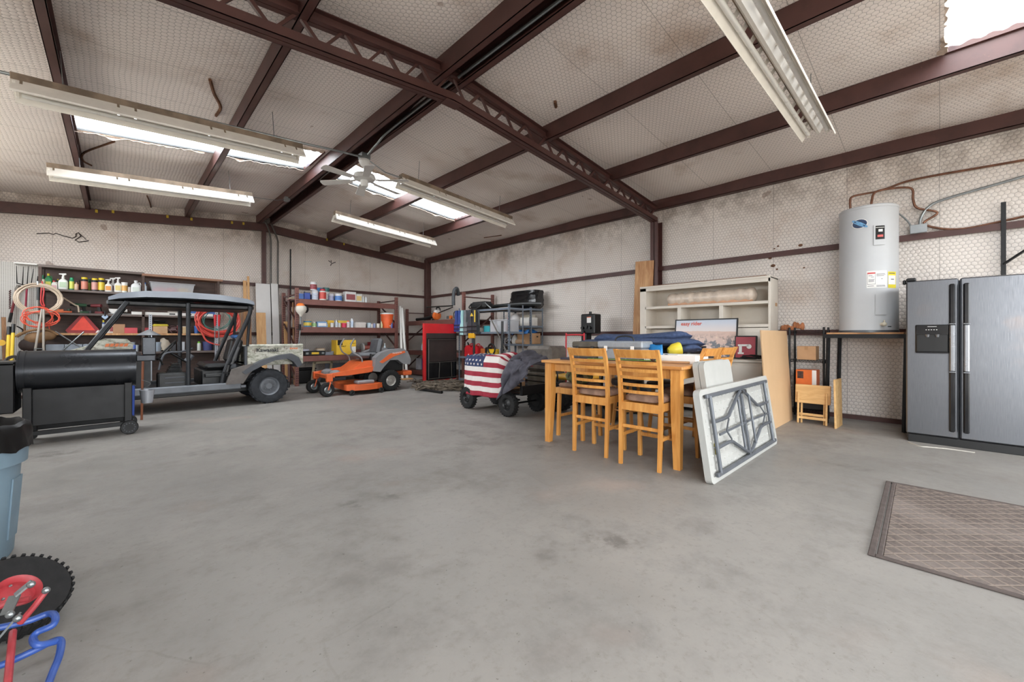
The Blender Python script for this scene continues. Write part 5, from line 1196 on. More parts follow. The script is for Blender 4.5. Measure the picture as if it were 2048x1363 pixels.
# go-kart-like machine behind the wagon
kt = thing('small_kart', 'black-framed kart with fat tires and yellow body beside the table leg', 'kart', (4.98, 3.72, 0))
for x, y in ((.0, .42), (.0, -.55), (.75, .42), (.75, -.55)): wheel(kt, (x, y, .23), .23, .22, 'x', RUBBER, BLACKM, 18, .45, 'wheel', 4, -1 if x < .3 else 1)
for x in (.1, .65): MB().cyl((x, -.6, .26), (x, .62, .26), .02).build('frame_tube', BLACKM, kt)
for y in (-.3, .1, .55): MB().cyl((.1, y, .26), (.65, y, .26), .018).build('cross_tube', BLACKM, kt)
MB().box(.12, .62, -.2, .5, .29, .36, .03).build('seat_pan', mat('kart_red', (190, 60, 50), .5), kt); MB().box(.08, .66, .05, .6, .48, .56, .03).build('body_panel', mat('kart_yellow', (222, 168, 52), .45), kt)
for y in (-.3, .5): MB().tube(smooth([(.1, y, .26), (.08, y, .6), (.2, y, .68), (.55, y, .68), (.66, y, .6), (.65, y, .26)]), .014, 6).build('hoop', BLACKM, kt)
# ================================================================= shelving and small things
def C_(rgb): return mat('paint_%d_%d_%d' % rgb, rgb, .45, 0, .12, 9)
def bottle(kind, label, cat, loc, w, h, body, cap, lab=None, rz=0.0, group=None):
    """jar / jug / can / spray / tub / carton built round its own base"""
    t = thing(kind, label, cat, loc, rz, group); r = w/2
    if kind in ('paint_can', 'spray_can', 'jar', 'tub', 'bottle'):
        pr = {'paint_can': [(0, 0), (r*.98, 0), (r, .01*h), (r*.97, .03*h), (r*.97, .95*h), (r, .97*h), (r, h), (r*.85, h), (r*.83, .97*h), (0, .97*h)],
              'spray_can': [(0, 0), (r, 0), (r, .78*h), (r*.8, .83*h), (0, .83*h)],
              'jar': [(0, 0), (r, .02*h), (r, .74*h), (r*.82, .82*h), (r*.82, .86*h), (0, .86*h)],
              'tub': [(0, 0), (r*.86, 0), (r*.98, .9*h), (r, .9*h), (r, .93*h), (0, .93*h)],
              'bottle': [(0, 0), (r, .02*h), (r, .55*h), (r*.85, .66*h), (r*.4, .78*h), (r*.4, .88*h), (0, .88*h)]}[kind]
        MB().lathe(pr, 18).build('body', C_(body), t)
        cp = {'paint_can': [(0, .97*h), (r*.8, .97*h), (r*.8, .985*h), (0, .985*h)], 'spray_can': [(0, .83*h), (r*.72, .83*h), (r*.72, h), (0, h)], 'jar': [(0, .86*h), (r*.88, .86*h), (r*.88, h), (0, h)], 'tub': [(0, .93*h), (r*1.03, .93*h), (r*1.03, h), (0, h)], 'bottle': [(0, .88*h), (r*.5, .88*h), (r*.42, h), (0, h)]}[kind]
        MB().lathe(cp, 18).build('lid' if kind in ('paint_can', 'jar', 'tub') else 'cap', C_(cap), t)
        if kind == 'paint_can': MB().tube(smooth([(-r, 0, .75*h), (-r*.75, -r*.75, .55*h), (0, -r*1.02, .45*h), (r*.75, -r*.75, .55*h), (r, 0, .75*h)], 4), .0025, 5).build('bail', GALV, t)
        if lab:
            hh = (.12, .70) if kind != 'tub' else (.2, .7); k2 = 1.01
            MB().lathe([(r*k2*(1 if kind != 'tub' else .93), hh[0]*h), (r*k2*(1 if kind != 'tub' else .97), hh[1]*h)], 18, cap=False).build('label_band', C_(lab), t)
    elif kind in ('jug', 'spray_bottle'):
        d = w*.55; b = MB(); n = 20; vs = []
        for zz_, k in ((0, .92), (.02, 1.0), (.55, 1.0), (.66, .86), (.74, .5), (.78, .32), (.82, .30)):
            for i in range(n):
                a = 2*PI*i/n; ca, sa = math.cos(a), math.sin(a); e = (abs(ca)**4+abs(sa)**4)**(-.25); vs.append((w/2*k*ca*e, d/2*k*sa*e if k > .6 else w/2*k*sa, zz_*h*(1 if kind == 'jug' else .85)))
        b.add(vs, [(j*n+i, j*n+(i+1) % n, (j+1)*n+(i+1) % n, (j+1)*n+i) for j in range(6) for i in range(n)]+[tuple(range(n)), tuple(range(6*n, 7*n))]); b.build('body', C_(body), t, ang=40)
        if kind == 'jug':
            MB().cyl((0, 0, .82*h), (0, 0, .96*h), w*.19, n=14).build('cap', C_(cap), t); MB().tube(smooth([(w*.16, 0, .76*h), (w*.40, 0, .80*h), (w*.47, 0, .66*h), (w*.44, 0, .52*h)], 5), w*.055, 7).build('handle', C_(body), t)
        else:
            hz = .70*h; c_ = MB().cyl((0, 0, hz*.99), (0, 0, hz+.10*h), w*.17, n=12).build('collar', C_(cap), t); MB().prism([(-w*.42, .92*h), (-w*.42, .97*h), (w*.30, h), (w*.34, .92*h), (w*.12, .88*h), (w*.10, .78*h), (-w*.08, .78*h), (-w*.12, .90*h)], 'y', -w*.09, w*.09).build('trigger_head', C_(cap), t, ang=20)
        if lab: MB().box(-w*.36, w*.36, -d/2-.0015, -d/2+.004, .14*h, .46*h).build('label_panel', C_(lab), t, ang=0)
    else:
        MB().box(-w/2, w/2, -w*.3, w*.3, 0, h, .003).build('body', C_(body), t, ang=0)
        if lab: MB().box(-w*.42, w*.42, -w*.3-.0015, -w*.3+.002, .2*h, .75*h).build('label_panel', C_(lab), t, ang=0)
        if cap: MB().box(-w*.5-.001, w*.5+.001, -w*.3-.001, w*.3+.001, h*.92, h*1.0+.001).build('flap', C_(cap), t, ang=0)
    return t
def row(spec, Y, z, group):
    """spec: (kind, px centre, px width, px height, body, cap, label colour, text label, category)"""
    for kind, px, w, hgt, body, cap, lab, txt, cat, *dy in spec:
        Yi = Y+(dy[0] if dy else 0); p = onY(px, HY, Yi); bottle(kind, txt, cat, (p.x, Yi, z), wpx(w, p), hpx(hgt, p), body, cap, lab, random.uniform(-.1, .1), group)
DKW = wood('dark_brown_shelving', (86, 66, 58), (66, 50, 44), (1.1, 9, 9), .6)
SLATE = wood('shelf_edge_grey', (120, 108, 102), (96, 84, 80), (1.1, 9, 9), .6)
# ---- brown shelving unit on the gable wall
SY = 11.50
sh = thing('wall_shelving', 'long dark brown wooden shelving unit on the gable wall behind the vehicle', 'shelf', (0, SY, 0))
x0, x1 = -1.06, 1.70; xm = .36
MB().box(x0, x1, .36, .38, 0, 2.50).build('back_panel', DKW, sh, ang=0)
MB().box(x0, xm+.04, 0, .38, 2.455, 2.50, .004).build('top_board', SLATE, sh, ang=0); MB().box(xm, x1+.05, -.02, .38, 2.43, 2.475, .004).build('top_board', wood('tan_plank', (168, 128, 104), (140, 102, 82), (1.1, 9, 9), .6), sh, ang=0)
for z, m_ in ((2.02, SLATE), (1.575, SLATE), (1.19, PLY)): MB().box(x0+.02, x1-.02, 0, .36, z, z+.042, .003).build('shelf_board', m_, sh, ang=0)
MB().box(x0, x1, 0, .36, .80, .845, .003).build('bench_board', SLATE, sh, ang=0)
for x in (x0, xm, x1-.05):
    MB().box(x, x+.045, 0, .04, 0, 2.455, .003).build('post', DKW, sh, ang=0); MB().box(x, x+.045, .33, .36, 0, 2.455).build('rear_post', DKW, sh, ang=0)
G1, K1 = (40, 140, 84), (30, 28, 30)
row([('bottle', 86, 11, 27, (40, 110, 80), (36, 120, 80), (226, 214, 190), 'dark green bottle at the left end of the top shelf', 'bottle'),
     ('jug', 97, 15, 32, (38, 146, 84), (230, 206, 50), (214, 210, 80), 'green jug with yellow cap on the top shelf', 'jug'),
     ('jug', 108, 14, 18, (226, 224, 218), (190, 60, 60), (214, 170, 170), 'small white jug with red cap on the top shelf', 'jug'),
     ('spray_bottle', 126.5, 20, 33, (230, 230, 224), (226, 226, 220), (176, 196, 166), 'large white spray bottle beside the green can', 'spray bottle'),
     ('spray_can', 143.5, 10.5, 25, (36, 140, 96), (40, 156, 104), (200, 206, 90), 'green aerosol can with yellow band on top shelf', 'can'),
     ('bottle', 153, 9, 18, (190, 150, 120), (60, 50, 50), (206, 176, 150), 'small tan bottle right of the green can', 'bottle'),
     ('jar', 169, 14.5, 27, (36, 34, 38), (236, 206, 44), (206, 130, 108), 'black jar with yellow lid, leftmost of three', 'jar'),
     ('spray_can', 179, 6, 25, (52, 110, 60), (30, 120, 70), (180, 190, 80), 'thin green can behind the black jars', 'can', .12),
     ('jar', 189.5, 13.5, 26, (40, 40, 48), (236, 206, 44), (206, 150, 140), 'black jar with yellow lid, middle of three', 'jar'),
     ('jar', 203, 13.5, 27, (44, 42, 50), (236, 206, 44), (226, 196, 60), 'black jar with yellow lid, rightmost of three', 'jar'),
     ('spray_bottle', 217, 15, 26, (232, 228, 220), (226, 224, 220), (226, 150, 70), 'white spray bottle with orange band on top shelf', 'spray bottle'),
     ('spray_bottle', 226, 15, 30, (226, 224, 220), (230, 228, 224), (150, 120, 130), 'white spray bottle in the middle of the top shelf', 'spray bottle', .1),
     ('spray_bottle', 236, 15, 31, (232, 230, 226), (232, 230, 226), (226, 206, 130), 'tall white spray bottle nearest the white tub', 'spray bottle'),
     ('tub', 249, 13, 21, (232, 230, 222), (236, 234, 230), (222, 170, 90), 'white tub with orange label on the top shelf', 'tub'),
     ('jug', 272, 20, 27, (228, 230, 230), (226, 226, 226), (206, 214, 206), 'big white jug near the shelf divider', 'jug'),
     ('bottle', 290, 8, 23, (220, 226, 232), (60, 110, 180), (210, 220, 230), 'slim white bottle with blue cap beside clear bin', 'bottle')], SY+.16, 2.0625, 'bottles and jars on the top brown shelf')
cb = thing('plastic_bin', 'clear plastic bin with red contents on the top brown shelf', 'bin', (.86, SY+.18, 2.0625))
CLR = mat('cloudy_clear_plastic', (214, 216, 220), .3, 0, .06, 8, alpha=.5); m = MB(); m.add([(-.33, -.14, 0), (.33, -.14, 0), (.33, .14, 0), (-.33, .14, 0), (-.37, -.17, .24), (.37, -.17, .24), (.37, .17, .24), (-.37, .17, .24)], [(0, 1, 2, 3), (0, 1, 5, 4), (1, 2, 6, 5), (2, 3, 7, 6), (3, 0, 4, 7)]); m.build('tub', CLR, cb, ang=0)
MB().box(-.385, .385, -.185, .185, .235, .262, .008).build('rim', CLR, cb); m = MB(); rn = random.Random(6)
for k, c in enumerate(((196, 70, 90), (206, 60, 60), (214, 176, 80))): MB().ell((-.2+.2*k, 0, .10), (.13, .09, .08), 12, 8).build('contents', C_(c), cb)
# second shelf
pz2 = 1.6175
tg = thing('chalk_gun', 'orange and black caulking tool lying on the second brown shelf', 'tool', (-.80, SY+.10, pz2)); MB().cyl((-.12, 0, .02), (.16, 0, .02), .018).build('barrel', C_((222, 110, 70)), tg); MB().box(-.16, -.10, -.015, .015, 0, .08, .005).build('grip', BLACKP, tg)
def drill(label, loc, rz, c1, sc=1.0):
    t = thing('cordless_drill', label, 'drill', loc, rz); MB().cyl((-.09*sc, 0, .16*sc), (.07*sc, 0, .16*sc), .033*sc).build('motor', C_(c1), t); MB().cyl((-.15*sc, 0, .16*sc), (-.09*sc, 0, .16*sc), .02*sc, .026*sc).build('chuck', BLACKP, t); m = MB(); m.bar((.03*sc, 0, .14*sc), (.05*sc, 0, .04*sc), .035*sc, .045*sc); m.build('grip', BLACKP, t); MB().box(-.02*sc, .10*sc, -.035*sc, .035*sc, 0, .045*sc, .006).build('battery', C_(c1), t); return t
drill('green and black cordless drill on the second brown shelf', (-.52, SY+.12, pz2), .3, (60, 96, 70)); drill('dark red cordless drill on the second brown shelf', (-.30, SY+.13, pz2), -.5, (120, 50, 54))
csw = thing('circular_saw', 'white and black circular saw sitting on the second brown shelf', 'saw', (.02, SY+.12, pz2)); MB().box(-.16, .18, -.08, .09, 0, .012).build('shoe', GALV, csw, ang=0); MB().lathe([(0, -.02), (.085, -.02), (.095, 0), (.085, .03), (0, .03)], 24, (-.06, 0, .095), 'y').build('blade_guard', WHITEP, csw); MB().cyl((-.02, .02, .09), (.12, .02, .09), .045).build('motor', WHITEP, csw); MB().tube(smooth([(.02, 0, .14), (.06, 0, .19), (.15, 0, .15), (.17, 0, .08)]), .016, 8).build('handle', BLACKP, csw)
lv = thing('spirit_level', 'long white box-beam spirit level lying along the second shelf', 'level', (.95, SY+.03, pz2)); MB().box(-.75, .62, -.012, .012, 0, .06, .003).build('beam', WHITEP, lv, ang=0)
for x in (-.10, .18, .40): MB().box(x-.05, x+.05, -.0135, .0135, .018, .045, .002).build('vial_window', BLACKP, lv, ang=0)
bx_ = thing('blue_case', 'blue hard case standing on the second shelf behind the red hose', 'case', (1.36, SY+.12, pz2)); MB().box(-.22, .28, -.06, .06, 0, .26, .015).build('shell', C_((70, 110, 176)), bx_); MB().box(-.04, .04, -.064, -.058, .12, .20, .003).build('sticker', C_((206, 190, 150)), bx_, ang=0)
# third shelf
pz3 = 1.2325
tri = thing('warning_triangle', 'orange-red slow-vehicle warning triangle standing on the third shelf', 'sign', (-.49, SY+.05, pz3), rot=(R(-8), 0, 0))
def tripoly(s, c): return [(-s, 0), (-s*.86, -s*.0)]
o6 = [(-.20, .0), (.20, .0), (.235, .05), (.035, .36), (-.035, .36), (-.235, .05)]; i6 = [(-.155, .035), (.155, .035), (.0, .29)]
MB().prism(o6, 'y', .0, .004).build('plate', mat('reflective_dark_red', (150, 26, 32), .35), tri, ang=0); MB().prism([(-.165, .055), (.165, .055), (0, .335)], 'y', -.003, .0).build('orange_field', mat('fluorescent_orange', (246, 74, 54), .5), tri, ang=0)
MB().prism([(.17, .01), (.20, .01), (.225, .05), (.20, .06)], 'y', -.003, .0).build('reflector_chip', WHITEP, tri, ang=0)
row([('spray_can', 207, 6, 26, (60, 90, 150), (226, 206, 60), (200, 206, 214), 'blue can with yellow cap behind the windshield post', 'can'),
     ('box', 226, 16, 17, (200, 190, 180), None, (150, 70, 70), 'pale carton left of the brown carton on third shelf', 'box'), ('box', 238, 24, 18, (176, 132, 96), None, None, 'brown carton on the third shelf', 'box'),
     ('box', 262, 26, 11, (200, 72, 80), (180, 56, 66), None, 'red flat tool case left of the brown post', 'toolbox'), ('box', 294, 20, 11, (206, 76, 84), (190, 60, 70), None, 'red flat tool case right of the brown post', 'toolbox'),
     ('box', 321, 29, 14, (206, 166, 124), None, None, 'tan carton under the yellow tool packet', 'box'), ('box', 373, 16, 14, (210, 184, 140), (226, 222, 210), None, 'small open tan carton behind the roll post', 'box'),
     ('tub', 393, 10, 15, (56, 100, 170), (60, 104, 176), None, 'blue tub on the third shelf beside the red hose', 'tub')], SY+.14, pz3, 'boxes on the third brown shelf')
tag(MB().box(-.13, .13, -.08, .08, 0, .055, .02).build('yellow_packet', C_((226, 206, 70)), loc=(onY(321, 640, SY+.14).x, SY+.14, pz3+.142)), 'yellow tool packet on top of the tan carton', 'packet')
m = MB(); rn = random.Random(12); m.tube(smooth([(rn.uniform(-.12, .12), rn.uniform(-.07, .07), rn.uniform(.015, .09)) for k in range(22)], 4), .008, 5); tag(m.build('cable_bundle', BLACKP, loc=(onY(321, 640, SY+.14).x, SY+.14, pz3+.20)), 'black cable bundle on top of the yellow packet', 'cable')
m = MB(); m.tube(smooth([(rn.uniform(-.12, .12), rn.uniform(-.07, .07), rn.uniform(.015, .16)) for k in range(26)], 4), .010, 5); tag(m.build('wire_bundle', C_((120, 92, 92)), loc=(onY(348, 640, SY+.14).x, SY+.14, pz3)), 'tangled grey-red wires beside the tan carton', 'cable')
# bench level clutter
bin_ = thing('steel_drawer_tray', 'grey divided steel tray on the bench behind the vehicle hood', 'tray', (-.62, SY+.16, .8455)); m = MB(); m.box(-.36, .38, -.14, .14, 0, .01)
for x in (-.36, -.12, .12, .37): m.box(x, x+.01, -.14, .14, .01, .17)
for y in (-.14, .13): m.box(-.36, .38, y, y+.01, .01, .17)
m.build('tray', mat('blue_grey_sheet', (150, 158, 168), .4, .4), bin_, ang=0)
for k, (px, c, lab) in enumerate(((258, (200, 206, 212), 'pale round pot on the bench beside the smokestack'), (312, (176, 190, 206), 'pale blue tub on the bench right of grey post'), (415, (70, 74, 120), 'dark blue pail on the bench under the red hose'))):
    p = onY(px, 690, SY+.15); bottle('tub', lab, 'tub', (p.x, SY+.15, .8455), .20, .20, c, c, None)
def jack2(u, v): a = 2*PI*v; return ((.10+.03*math.sin(3*a+u*5))*math.cos(a)*(1-.35*u), .09*math.sin(a)*(1-.3*u), .26*u+.03*math.sin(2*a))
m = MB(); n, k = 8, 16; m.add([jack2(i/n, j/k) for i in range(n+1) for j in range(k)], [(i*k+j, i*k+(j+1) % k, (i+1)*k+(j+1) % k, (i+1)*k+j) for i in range(n) for j in range(k)]+[tuple(range(k)), tuple(range(n*k, n*k+k))])
tag(m.build('crumpled_bag', C_((190, 178, 160)), loc=(onY(325, 690, SY+.1).x+.05, SY+.14, .8455)), 'crumpled pale sack on the bench behind the steering wheel', 'bag')
def angle_post(name, label, x, y, z1, col):
    t = thing(name, label, 'post', (x, y, 0)); m = MB(); m.box(-.05, .0, -.004, 0, 0, z1); m.box(-.05, -.046, 0, .05, 0, z1); m.build('angle', col, t, ang=0); m = MB()
    for k in range(int(z1/.04)): m.box(-.032, -.018, -.005, -.004, .02+.04*k, .04+.04*k)
    stuff(m.build('slots', BLACKM, t, ang=0)); return t
angle_post('slotted_post', 'pale slotted steel angle post standing before the brown shelves', onY(304, 640, 11.30).x, 11.30, 1.62, mat('pale_zinc', (176, 180, 188), .4, .4))
# pegboard with tools
q = N('white_pegboard'); x, y, z = q.sep(); s = 1/.0254
dx = q.math('PINGPONG', q.math('MULTIPLY', x, s), .5); dz = q.math('PINGPONG', q.math('MULTIPLY', z, s), .5); dd = q.math('SQRT', q.math('ADD', q.math('MULTIPLY', dx, dx), q.math('MULTIPLY', dz, dz)))
q.base(q.mix(q.ramp(dd, .15, .22, 1, 0), lin((196, 192, 185)), lin((50, 46, 44)))); q.b.inputs['Roughness'].default_value = .55
PY = 11.78
pg = tag(MB().box(XL+.02, -1.06, PY, PY+.012, .75, 2.53).build('pegboard', q.m, ang=0), 'white perforated pegboard on the gable wall holding garden tools', 'pegboard')
MB().box(-1.36, -1.08, PY-.2, PY, 2.49, 2.515, .003).build('white_ledge', WHITEP, pg, ang=0)
WOODH = wood('tool_handle_wood', (160, 118, 82), (120, 84, 58), (9, 9, 1.1), .6)
fk = thing('garden_fork', 'black four-tine garden fork hanging high on the pegboard', 'fork', (0, 0, 0)); PT = PY-.10
p_ = lambda x, y, d=0.0: onY(x, y, PT-d)
for xa, ya, xb, yb in ((33, 531, 34, 566), (47, 533, 45, 569), (57, 532, 54, 571), (67, 537, 62, 571)): MB().tube([p_(xa, ya), p_(xb, yb)], [.004, .009], 6).build('tine', BLACKM, fk)
MB().tube([p_(34, 566), p_(45, 569), p_(62, 571), p_(74, 569), p_(76, 552)], .010, 6).build('yoke', BLACKM, fk); MB().tube([p_(54, 570), p_(52, 600), p_(50, 640)], .014, 8).build('socket', C_((150, 40, 64)), fk); MB().tube([p_(50, 640), p_(49, 668)], .016, 8).build('handle', WOODH, fk)
bc = thing('bolt_cutter', 'red-handled bolt cutter hanging on the pegboard', 'tool', (0, 0, 0)); MB().tube([p_(38, 570), p_(33, 580)], .028, 8).build('jaw', mat('old_steel', (110, 104, 96), .5, .5), bc); MB().tube([p_(33, 580), p_(27, 608), p_(23, 625)], .018, 8).build('arm', C_((120, 40, 46)), bc); MB().tube([p_(23, 625), p_(19, 644)], .022, 8).build('grip', BLACKP, bc)
au = thing('auger_bit', 'long spiral auger bit hanging at the left of the pegboard', 'drill bit', (0, 0, 0)); MB().tube([p_(20+1.6*math.sin(k*1.5), 580+k*.9)+Vector((0, .012*math.cos(k*1.5), 0)) for k in range(42)], .008, 6).build('spiral', C_((90, 60, 58)), au)
sv = thing('hand_saw', 'yellow-handled bow saw hanging below the pegboard hooks', 'saw', (0, 0, 0)); MB().tube(smooth([p_(33, 652), p_(38, 654), p_(46, 660), p_(42, 668), p_(30, 673)], 4), .012, 6).build('bow', BLACKP, sv); MB().tube([p_(30, 672), p_(42, 665)], .014, 6).build('handle', C_((206, 164, 60)), sv)
for k, (xa, ya, xb, yb, lab) in enumerate(((18, 653, 13, 760, 'yellow fibreglass tool handle with black tip, left one'), (27, 648, 21, 760, 'yellow fibreglass tool handle with black tip, right one'))):
    t = thing('yellow_pole', lab, 'pole', (0, 0, 0), group='yellow poles by the pegboard'); a, b = onY(xa, ya, 10.9), onY(xb, yb, 10.6); b2 = a+(b-a)*(a.z/(a.z-b.z)); g_ = a+(b-a)*.16
    MB().tube([g_, b2], .022, 10).build('shaft', C_((226, 190, 48)), t); MB().tube([a, g_], .024, 10).build('tip', BLACKP, t)
a, b = onY(7, 634, 11.2), onY(10, 735, 11.1); tag(MB().bar(a, a+(b-a)*(a.z/(a.z-b.z)), .05, .03).build('wooden_stake', WOODH, ang=0), 'weathered wooden stake leaning left of the yellow poles', 'stake')
m = MB(); m.lathe([(.0, -.02), (.05, -.02), (.05, .02), (0, .02)], 16, axis='y'); tag(m.build('tape_roll', C_((226, 176, 50)), loc=onY(3, 685, 10.9)), 'yellow tape roll hanging at the far left edge', 'tape')
def coil(name, label, cat, c, rx, rz, n, r, m_, Yd=.05, seed=1, wob=.02, tail=None):
    t = thing(name, label, cat, (0, 0, 0)); rn = random.Random(seed); pts = []
    for k in range(n*20+1):
        a = 2*PI*k/20+PI/2; w = wob*math.sin(a*.37*seed+k*.11); pts.append((c.x+(rx+w)*math.cos(a), c.y-.03+Yd*math.sin(k*.09+seed), c.z+(rz+w)*math.sin(a)))
    MB().tube(pts, r, 6).build('loops', m_, t)
    if tail: MB().tube(smooth(tail, 6), r, 6).build('loose_end', m_, t)
    return t
ROPE = mat('beige_hose', (190, 172, 152), .6, 0, .12, 12)
cc = onY(78, 597, 11.25)
coil('hose_coil', 'coiled beige hose hanging in front of the pegboard edge', 'hose', cc, .265, .245, 6, .013, ROPE, .04, 1, .03, [onY(98, 578, 11.25), onY(125, 594, 11.3), onY(151, 610, 11.35), onY(156, 612, 11.35), onY(158, 624, 11.35)])
ORC = mat('orange_cord', (232, 96, 72), .5, 0, .1, 12)
coil('extension_cord', 'coiled orange extension cord hanging below the beige hose', 'cord', onY(81, 634, 11.22), .19, .14, 6, .008, ORC, .05, 3, .05, [onY(97, 645, 11.2), onY(100, 662, 11.2), onY(104, 674, 11.2), onY(98, 676, 11.2), onY(96, 664, 11.2)])
tag(MB().tube(smooth([onY(84, 562, 11.2), onY(88, 580, 11.2), onY(86, 600, 11.2), onY(89, 612, 11.2), onY(82, 605, 11.2), onY(83, 575, 11.2)]), .010, 6).build('cord_hank', C_((196, 60, 60)), ), 'bunched red cord hanging through the beige hose coil', 'cord')
gn = thing('grease_gun', 'black and steel grease gun hanging through the hose coil', 'tool', (0, 0, 0)); MB().tube([onY(77, 572, 11.22), onY(77, 600, 11.22)], .024, 10).build('barrel', BLACKP, gn); MB().tube([onY(76, 562, 11.22), onY(77, 573, 11.22)], .020, 8).build('head', GALV, gn)
for k, (xa, xb, ya) in enumerate(((84, 70, 618), (87.5, 87, 618))):
    a, b = onY(xa, ya, 11.1), onY(xb, 702, 11.0); pipe('grey_stick', [a, a+(b-a)*(a.z/(a.z-b.z))], .016, C_((168, 160, 150)), ('grey wooden stick slanting below the hose coil', 'upright grey wooden stick below the hose coil')[k], 'stick')
LEATH = mat('brown_leather', (138, 104, 70), .7, 0, .3, 10, .3, 30)
tbl = thing('tool_belt', 'brown leather tool belt bundle hanging under the orange cord', 'tool belt', (0, 0, 0)); cb_ = onY(72, 676, 11.2)
MB().tube(smooth([onY(50, 676, 11.2), onY(65, 664, 11.15), onY(80, 655, 11.15), onY(95, 655, 11.15), onY(104, 668, 11.15)]), [.03, .05, .06, .05, .03]+[.04]*20, 8) if False else None
MB().ell(cb_, (.14, .09, .11), 14, 10).build('pouch', LEATH, tbl, ang=70); MB().ell(cb_+Vector((.14, .0, .05)), (.11, .07, .09), 12, 8).build('pouch', LEATH, tbl, ang=70); MB().tube(smooth([cb_+Vector((-.22, 0, .03)), cb_+Vector((-.08, -.05, .13)), cb_+Vector((.12, -.05, .16)), cb_+Vector((.26, -.02, .07))]), .022, 8).build('belt', LEATH, tbl)
MB().ell(cb_+Vector((-.05, .02, -.12)), (.16, .09, .13), 14, 10).build('lower_pouch', mat('dark_leather', (58, 44, 40), .7, 0, .3, 10), tbl, ang=70)
for k, (a, b, lab) in enumerate(((onY(110, 662, 11.44), onY(151, 688, 11.44), 'shiny rod end poking out above the vehicle hood, left one'), (onY(168, 663, 11.42), onY(142, 686, 11.42), 'dull rod end poking out above the vehicle hood, right one'))): pipe('metal_rod', [a, a+(b-a)*((a.z-.858)/(a.z-b.z))], .012, GALV, lab, 'rod')
sp = thing('garden_spade', 'small grey spade hanging before the third shelf', 'spade', (0, 0, 0)); MB().prism([(-.05, .03), (.0, -.03), (.05, .03), (.03, .06), (-.03, .06)], 'y', 0, .006).build('blade', mat('pale_blade', (150, 168, 190), .35, .5), sp, ang=0, loc=onY(210, 636, 11.485)); MB().tube([onY(210, 622, 11.485), onY(210, 632, 11.485)], .012, 8).build('shank', BLACKM, sp)
# red air hose and lumber right of the shelves
RH = mat('red_air_hose', (208, 76, 66), .5, 0, .12, 10); TEAL = mat('teal_hose', (88, 150, 140), .5)
ch = onY(434, 641, 10.9)
coil('air_hose_coil', 'large coil of red air hose hanging behind the vehicle seat', 'hose', ch, .36, .30, 7, .017, RH, .06, 2, .06, [ch+Vector((-.3, -.05, -.15)), ch+Vector((-.2, -.05, -.42)), ch+Vector((0, -.05, -.52)), ch+Vector((.1, -.05, -.5))])
coil('teal_hose_coil', 'thin teal hose coiled inside the red air hose', 'hose', ch+Vector((0, .06, .03)), .22, .24, 2, .009, TEAL, .02, 5, .03)
pst = angle_post('slotted_post', 'thin slotted post carrying the red hose coil', ch.x+.03, 11.0, 1.72, mat('pale_zinc', (176, 180, 188), .4, .4))
for k, px in enumerate((430.5, 438.5)):
    t = thing('garden_lopper', ('red-gripped lopper hanging inside the hose coil, left one', 'red-gripped lopper hanging inside the hose coil, right one')[k], 'lopper', (0, 0, 0), group='loppers in the hose coil'); a, b, c = onY(px, 629, 10.8), onY(px-.6, 652, 10.8), onY(px-1.2, 690, 10.8); MB().tube([a, (a+b)/2, b], [.028, .024, .016], 10).build('grip', C_((200, 44, 52)), t); MB().tube([b, c], [.012, .006], 8).build('blade', GALV, t)
tag(MB().box(-.06, .06, -.16, .16, 0, .06, .02).build('baseball_hat', C_((60, 110, 170)), loc=(1.50, 8.56, 1.136)), 'blue folded cap lying over the vehicle seat back', 'cap')
def plank(name, label, px0, px1, ytop, Y0, Yt, m_, th=.02, cat='board', dx=0.0):
    a, b = onY(px0, ytop, Yt), onY(px1, ytop, Yt); z = (a.z+b.z)/2; return slab(name, (a.x-dx, Y0, 0), (b.x-dx, Y0, 0), (dx/z, (Yt-Y0)/z), z*1.0, th, m_, label, cat)
PW = mat('white_primed_board', (218, 216, 214), .5, 0, .05, 4); PINE = wood('pine_board', (218, 176, 124), (196, 146, 96), (9, 9, 1.0), .6)
plank('white_sheet', 'wide white primed panel leaning on the gable wall beside the post', 511, 540, 566, 11.55, 11.80, PW)
plank('white_plank', 'narrow white plank leaning right of the wide white panel', 542, 555.5, 566, 11.45, 11.72, PW)
plank('pine_plank', 'pine plank leaning in front of the white panels', 512, 531, 624, 11.2, 11.40, PINE)
plank('pine_stick', 'tall thin pine stick rising left of the white panel', 486, 493, 560, 11.6, 11.83, PINE); plank('pine_stick', 'tallest thin pine stick left of the white panel', 494, 498.5, 551, 11.55, 11.82, PINE)
for k, px in enumerate((478, 484, 491, 497)): plank('lumber_strip', ('brown lumber strip behind the bed, leftmost of four', 'brown lumber strip behind the bed, second from left', 'brown lumber strip behind the bed, third from left', 'brown lumber strip behind the bed, rightmost of four')[k], px, px+4.5, 612+2*(k % 2), 11.3, 11.5, WOODH, .03)
plank('grey_sheet', 'grey sheet panel leaning between white plank and rack', 557, 569, 628, 11.7, 11.85, mat('grey_board', (150, 142, 136), .6)); plank('pine_wedge', 'short pine board leaning beside the rack post', 567, 575, 642, 11.3, 11.45, PINE)
pipe('steel_pipe', [onY(578, 578, 11.0), G(576, 735, .0) if False else (onY(577, 578, 11.0).x-.02, 10.85, 0)], .035, RED, 'dark red steel pipe standing at the rack end', 'pipe', 10)
pipe('wooden_pole', [onY(586, 604, 10.9), (onY(585, 604, 10.9).x, 10.75, 0)], .02, WOODH, 'old wooden pole leaning beside the rack post', 'pole')

